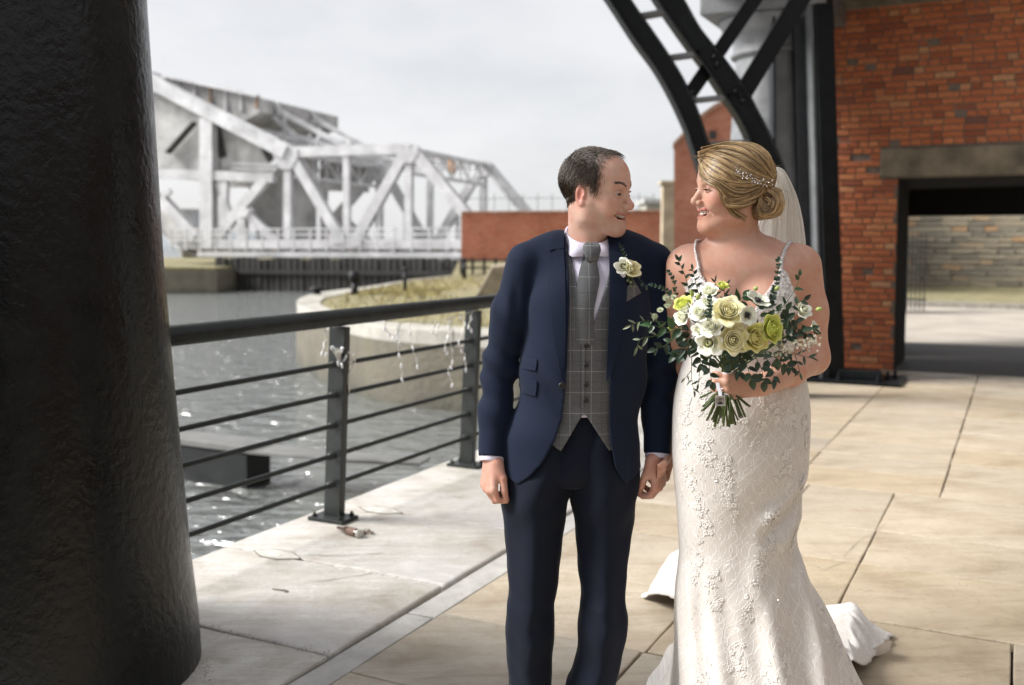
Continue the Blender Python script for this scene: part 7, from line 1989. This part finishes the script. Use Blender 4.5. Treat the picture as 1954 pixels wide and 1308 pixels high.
for pts, k, ln, n in (([bp(850, 640), bp(900, 720), bp(980, 800)], 'ovale', 24, 4), ([bp(1000, 620), bp(1060, 760), bp(1090, 860)], 'ovald', 26, 5), ([bp(1100, 620), bp(1180, 760), bp(1200, 880)], 'ovald', 25, 5), ([bp(1180, 620), bp(1270, 740), bp(1290, 860)], 'ovale', 24, 5), ([bp(1260, 640), bp(1360, 700), bp(1440, 760)], 'ovald', 24, 6), ([bp(720, 640), bp(720, 780), bp(740, 880)], 'ovald', 24, 4),
                      ([bp(640, 600), bp(640, 680), bp(660, 730)], 'ovald', 24, 4), ([bp(800, 620), bp(870, 690), bp(960, 700)], 'lanced', 24, 5), ([bp(1280, 560), bp(1500, 640), bp(1620, 670)], 'lancee', 20, 5), ([bp(1480, 640), bp(1510, 740), bp(1525, 800)], 'lancee', 20, 2), ([bp(560, 660), bp(560, 850), bp(580, 960)], 'lancee', 17, 3), ([bp(640, 660), bp(630, 800), bp(618, 900)], 'lancee', 18, 2), ([bp(560, 780), bp(500, 850)], 'lanceo', 14, 1),
                      ([bp(600, 470), bp(540, 560), bp(505, 600)], 'lancee', 26, 4), ([bp(880, 380), bp(800, 330), bp(640, 330)], 'ovald', 18, 5), ([bp(560, 330), bp(600, 360), bp(640, 380)], 'ovald', 20, 3), ([bp(1000, 600), bp(1040, 600), bp(1060, 560)], 'lanced', 22, 3), ([bp(1330, 520), bp(1400, 480), bp(1460, 470)], 'ovald', 26, 4)):
    S(pts, k, ln, n, -.285 - .03 * rnd.random())
# dark green filling between the heads
for k in range(85):
    x, y = 1395 + rnd.uniform(-95, 95), 628 + rnd.uniform(-48, 50); d_ = dp(x, y) + .055 + .02 * rnd.random(); a = P(x, y, BY0 + d_); v_ = np.array([rnd.gauss((x - 1395) / 90, .6), rnd.gauss(-.3, .3), rnd.gauss(-(y - 630) / 60, .6)]); leaf(rnd.choice(('ovald', 'ovald', 'ovale', 'lanced')), a, a + v_ / np.linalg.norm(v_) * rnd.uniform(.024, .036), bq)
# astrantia heads
for x, y in (bp(330, 135), bp(280, 245), bp(340, 210), bp(400, 130), bp(360, 180), bp(230, 300)):
    c = P(x, y, BY0 - .30); m = MB(); fr = frame3((rnd.gauss(-.3, .4), -1, rnd.gauss(.3, .4))); r_ = .0085
    for i in range(12):
        an = i * .5236; d_ = fr[0] * math.cos(an) + fr[1] * math.sin(an); e = -fr[0] * math.sin(an) + fr[1] * math.cos(an); m.add([c, c + d_ * r_ * .6 + e * r_ * .2 + fr[2] * .001, c + d_ * r_ * 1.1 + fr[2] * .002, c + d_ * r_ * .6 - e * r_ * .2 + fr[2] * .001], [(0, 1, 2, 3)])
    for i in range(24):
        q_ = c + fr[2] * .005 + (fr[0] * rnd.gauss(0, 1) + fr[1] * rnd.gauss(0, 1)) * r_ * .35; m.tube([c, q_], [.0003, .0006], 4)
    m.build('astrantia', petal_plain if 'petal_plain' in globals() else globals().setdefault('petal_plain', pmat('astrantia_bract', (.42, .45, .30), .6, 0, .4, 60)), bq)
# spray of tiny cream florets
m = MB(); m2 = MB()
for k in range(190):
    u = rnd.random(); x, y = bp(1280 + 400 * u + rnd.gauss(0, 26), 610 - 90 * u + rnd.gauss(0, 34)); c = P(x, y, BY0 - .31 - .03 * rnd.random()); fr = frame3((rnd.gauss(0, .6), -1, rnd.gauss(.2, .6))); r_ = rnd.uniform(.0022, .0038); ph = rnd.random()
    mm = m if rnd.random() < .5 + .4 * u else m2
    for i in range(4):
        an = ph + i * 1.571; d_ = fr[0] * math.cos(an) + fr[1] * math.sin(an); e = -fr[0] * math.sin(an) + fr[1] * math.cos(an); mm.add([c, c + d_ * r_ * .7 + e * r_ * .42 + fr[2] * r_ * .25, c + d_ * r_ * 1.3 + fr[2] * r_ * .1, c + d_ * r_ * .7 - e * r_ * .42 + fr[2] * r_ * .25], [(0, 1, 2, 3)])
o = m.build('floret_spray', pmat('floret_cream', (.66, .62, .50), .7, 0, .2, 60), bq); o['kind'] = 'stuff'; o = m2.build('dry_floret_spray', pmat('floret_dry', (.28, .22, .14), .7, 0, .3, 60), bq); o['kind'] = 'stuff'
# stems through her fist
gc = P(1387, 728, BY0 - .205)
for k in range(34):
    an = rnd.random() * 6.28; rr_ = .013 * math.sqrt(rnd.random()); e = (k + .5) / 34; x1 = 1333 + 96 * e + rnd.gauss(0, 3); y1 = 812 - 26 * (2 * e - 1) ** 2 - 12 * (e < .15) + rnd.gauss(0, 5) - (14 if rnd.random() < .2 else 0)
    top_ = P(1400 + rnd.gauss(0, 40), 655 + rnd.gauss(0, 10), BY0 - .27); mid = gc + np.array([math.cos(an) * rr_, math.sin(an) * rr_ * .9, 0]); end = P(x1, y1, BY0 - .215 + math.sin(an) * .03)
    m = MB(); m.smooth = True; r_ = rnd.uniform(.0018, .0030); m.tube([top_, mid + Z * .02, mid - Z * .02, mid * .5 + end * .5 + np.array([0, 0, -.004]), end], [r_, r_, r_, r_ * 1.05, r_ * 1.1], 7); m.build('stem', M_stem, bq)
# ribbon and photo charm
M_rib = NT('satin_ribbon').p(color=(.75, .74, .80), rough=.35, sheen=.3).m
m = MB(); m.smooth = True; m.lathe([(.0165, -.028), (.0172, -.015), (.0168, 0), (.0175, .015), (.0165, .030)], gc + Z * -.006, 24, cap=False); m.build('ribbon', M_rib, bq)
m = MB(); m.smooth = True; m.grid([[P(x - 3.5, y, BY0 - .235 - .004 * i), P(x + 3.5, y + 1, BY0 - .236 - .004 * i)] for i, (x, y) in enumerate(smooth_poly([(1369, 730), (1371, 740), (1374, 750), (1374, 755)], 4))]); m.build('ribbon_tail', M_rib, bq)
cc_ = P(1374, 765, BY0 - .262); fx, fy, fz = np.array([1, 0, .05]), np.array([0, 1, 0.0]), np.array([-.05, 0, 1]); M_sil = bpy.data.materials['silver']; hw = .0125
m = MB(); m.box(cc_, fx * hw, fy * .002, fz * hw); fr_ = m.build('charm', M_sil, bq, bevel=.0006)
for a_, b_, l_ in ((0, 1, 'x'), (0, -1, 'x'), (1, 0, 'z'), (-1, 0, 'z')):
    m = MB(); m.box(cc_ + fx * hw * .87 * a_ + fz * hw * .87 * b_ - fy * .0026, fx * (hw if l_ == 'x' else hw * .13), fy * .0012, fz * (hw * .13 if l_ == 'x' else hw * .74)); m.build('charm_rim', M_sil, fr_, bevel=.0004)
m = MB(); m.box(cc_ - fy * .0022, fx * hw * .74, fy * .0004, fz * hw * .74); m.build('charm_picture', pmat('picture_print', (.30, .29, .28), .3, 0, .25, 160), fr_)
M_prd, M_prs = NT('print_dark').p(color=(.035, .03, .03), rough=.3).m, NT('print_light').p(color=(.42, .33, .28), rough=.3).m
m = MB(); q_ = cc_ - fy * .0028
m.add([q_ + fx * hw * a + fz * hw * c_ for a, c_ in ((-.45, -.72), (.45, -.72), (.38, -.32), (.15, -.18), (-.15, -.18), (-.38, -.32))], [(0, 1, 2, 3, 4, 5)]); m.add([q_ + fx * hw * .27 * math.cos(a) + fz * hw * (.20 + .32 * math.sin(a)) - fy * .0001 for a in np.linspace(0, 6.28, 14, endpoint=False)], [tuple(range(14))]); m.build('print_figure', M_prd, fr_)
m = MB(); m.add([q_ + fx * hw * .16 * math.cos(a) + fz * hw * (.14 + .2 * math.sin(a)) - fy * .0003 for a in np.linspace(0, 6.28, 14, endpoint=False)], [tuple(range(14))]); m.build('print_face', M_prs, fr_)
m = MB(); m.smooth = True; m.tube([cc_ + fz * (hw + .003) + (fx * math.cos(a) + fz * math.sin(a)) * .003 for a in np.linspace(0, 6.28, 14)], .0006, 5); m.build('charm_ring', M_sil, fr_)

# buttonhole on his lapel
yl = front(jf, P(1198, 512, GY0 - .1)[[0, 2]][None], GY0 - .3, GY0 + .1)[0] - .018; DYB = yl - BY0
bo = empty('boutonniere', (float(P(1198, 512, yl)[0]), float(yl), float(P(1198, 512, yl)[2])), 'cream rose and white bloom buttonhole pinned to his lapel', 'boutonniere')
rose(1190, 509, DYB - .012, 15, (-.35, -1, .15), M_wht, bo, None, layers=2, nm='lisianthus', outer=5, openness=1.2, eye=M_lime); rose(1207, 513, DYB - .014, 15, (.35, -1, .3), M_cream, bo, None, layers=4, nm='rose', outer=5)
S([(1196, 500), (1190, 485), (1184, 470)], 'lanced', 8, 5, DYB, par=bo, alt=False); S([(1212, 525), (1225, 538), (1232, 548)], 'rounde', 9, 3, DYB, par=bo)
S([(1198, 520), (1200, 535), (1204, 545)], 'roundo', 7, 4, DYB - .01, par=bo); S([(1190, 520), (1180, 535), (1176, 552)], 'lanced', 9, 3, DYB, par=bo)
m = MB(); m.smooth = True
for w0, pts in ((.007, [(1187, 520), (1183, 534), (1181, 545)]), (.006, [(1190, 520), (1188, 534), (1191, 548)])):
    m.grid([[P(x - 5, y, yl - .006), P(x, y + 1, yl - .010), P(x + 5, y, yl - .006)] for x, y in smooth_poly(pts, 4)])
m.build('ribbon', M_rib, bo)
for k in range(5):
    m = MB(); m.smooth = True; m.tube([P(1198 + k, 520, yl - .004), P(1196 + 3 * k, 534, yl - .006), P(1195 + 4 * k, 546, yl - .003)], .0012, 5); m.build('stem', M_stem, bo)
# pocket square, folded tweed
psq = [[(1191, 560), (1195, 565), (1202, 576)], [(1212, 533), (1220, 550), (1231, 566)]]
m = MB(); m.smooth = True; tri = [(1189, 563), (1211, 533), (1229, 561), (1197, 577)]
ys_ = front(jf, np.array([P(x, y, GY0 - .1)[[0, 2]] for x, y in tri]), GY0 - .3, GY0 + .1); V_ = [np.array([P(x, y, GY0 - .1)[0], yy - .006 - (.008 if i == 1 else 0), P(x, y, GY0 - .1)[2]]) for i, ((x, y), yy) in enumerate(zip(tri, ys_))]
m.add(V_ + [v + np.array([0, .004, 0]) for v in V_], [(0, 1, 2, 3), (7, 6, 5, 4), (0, 4, 5, 1), (1, 5, 6, 2), (2, 6, 7, 3), (3, 7, 4, 0)]); m.build('pocket_square', M_tweed, jk, bevel=.0015)
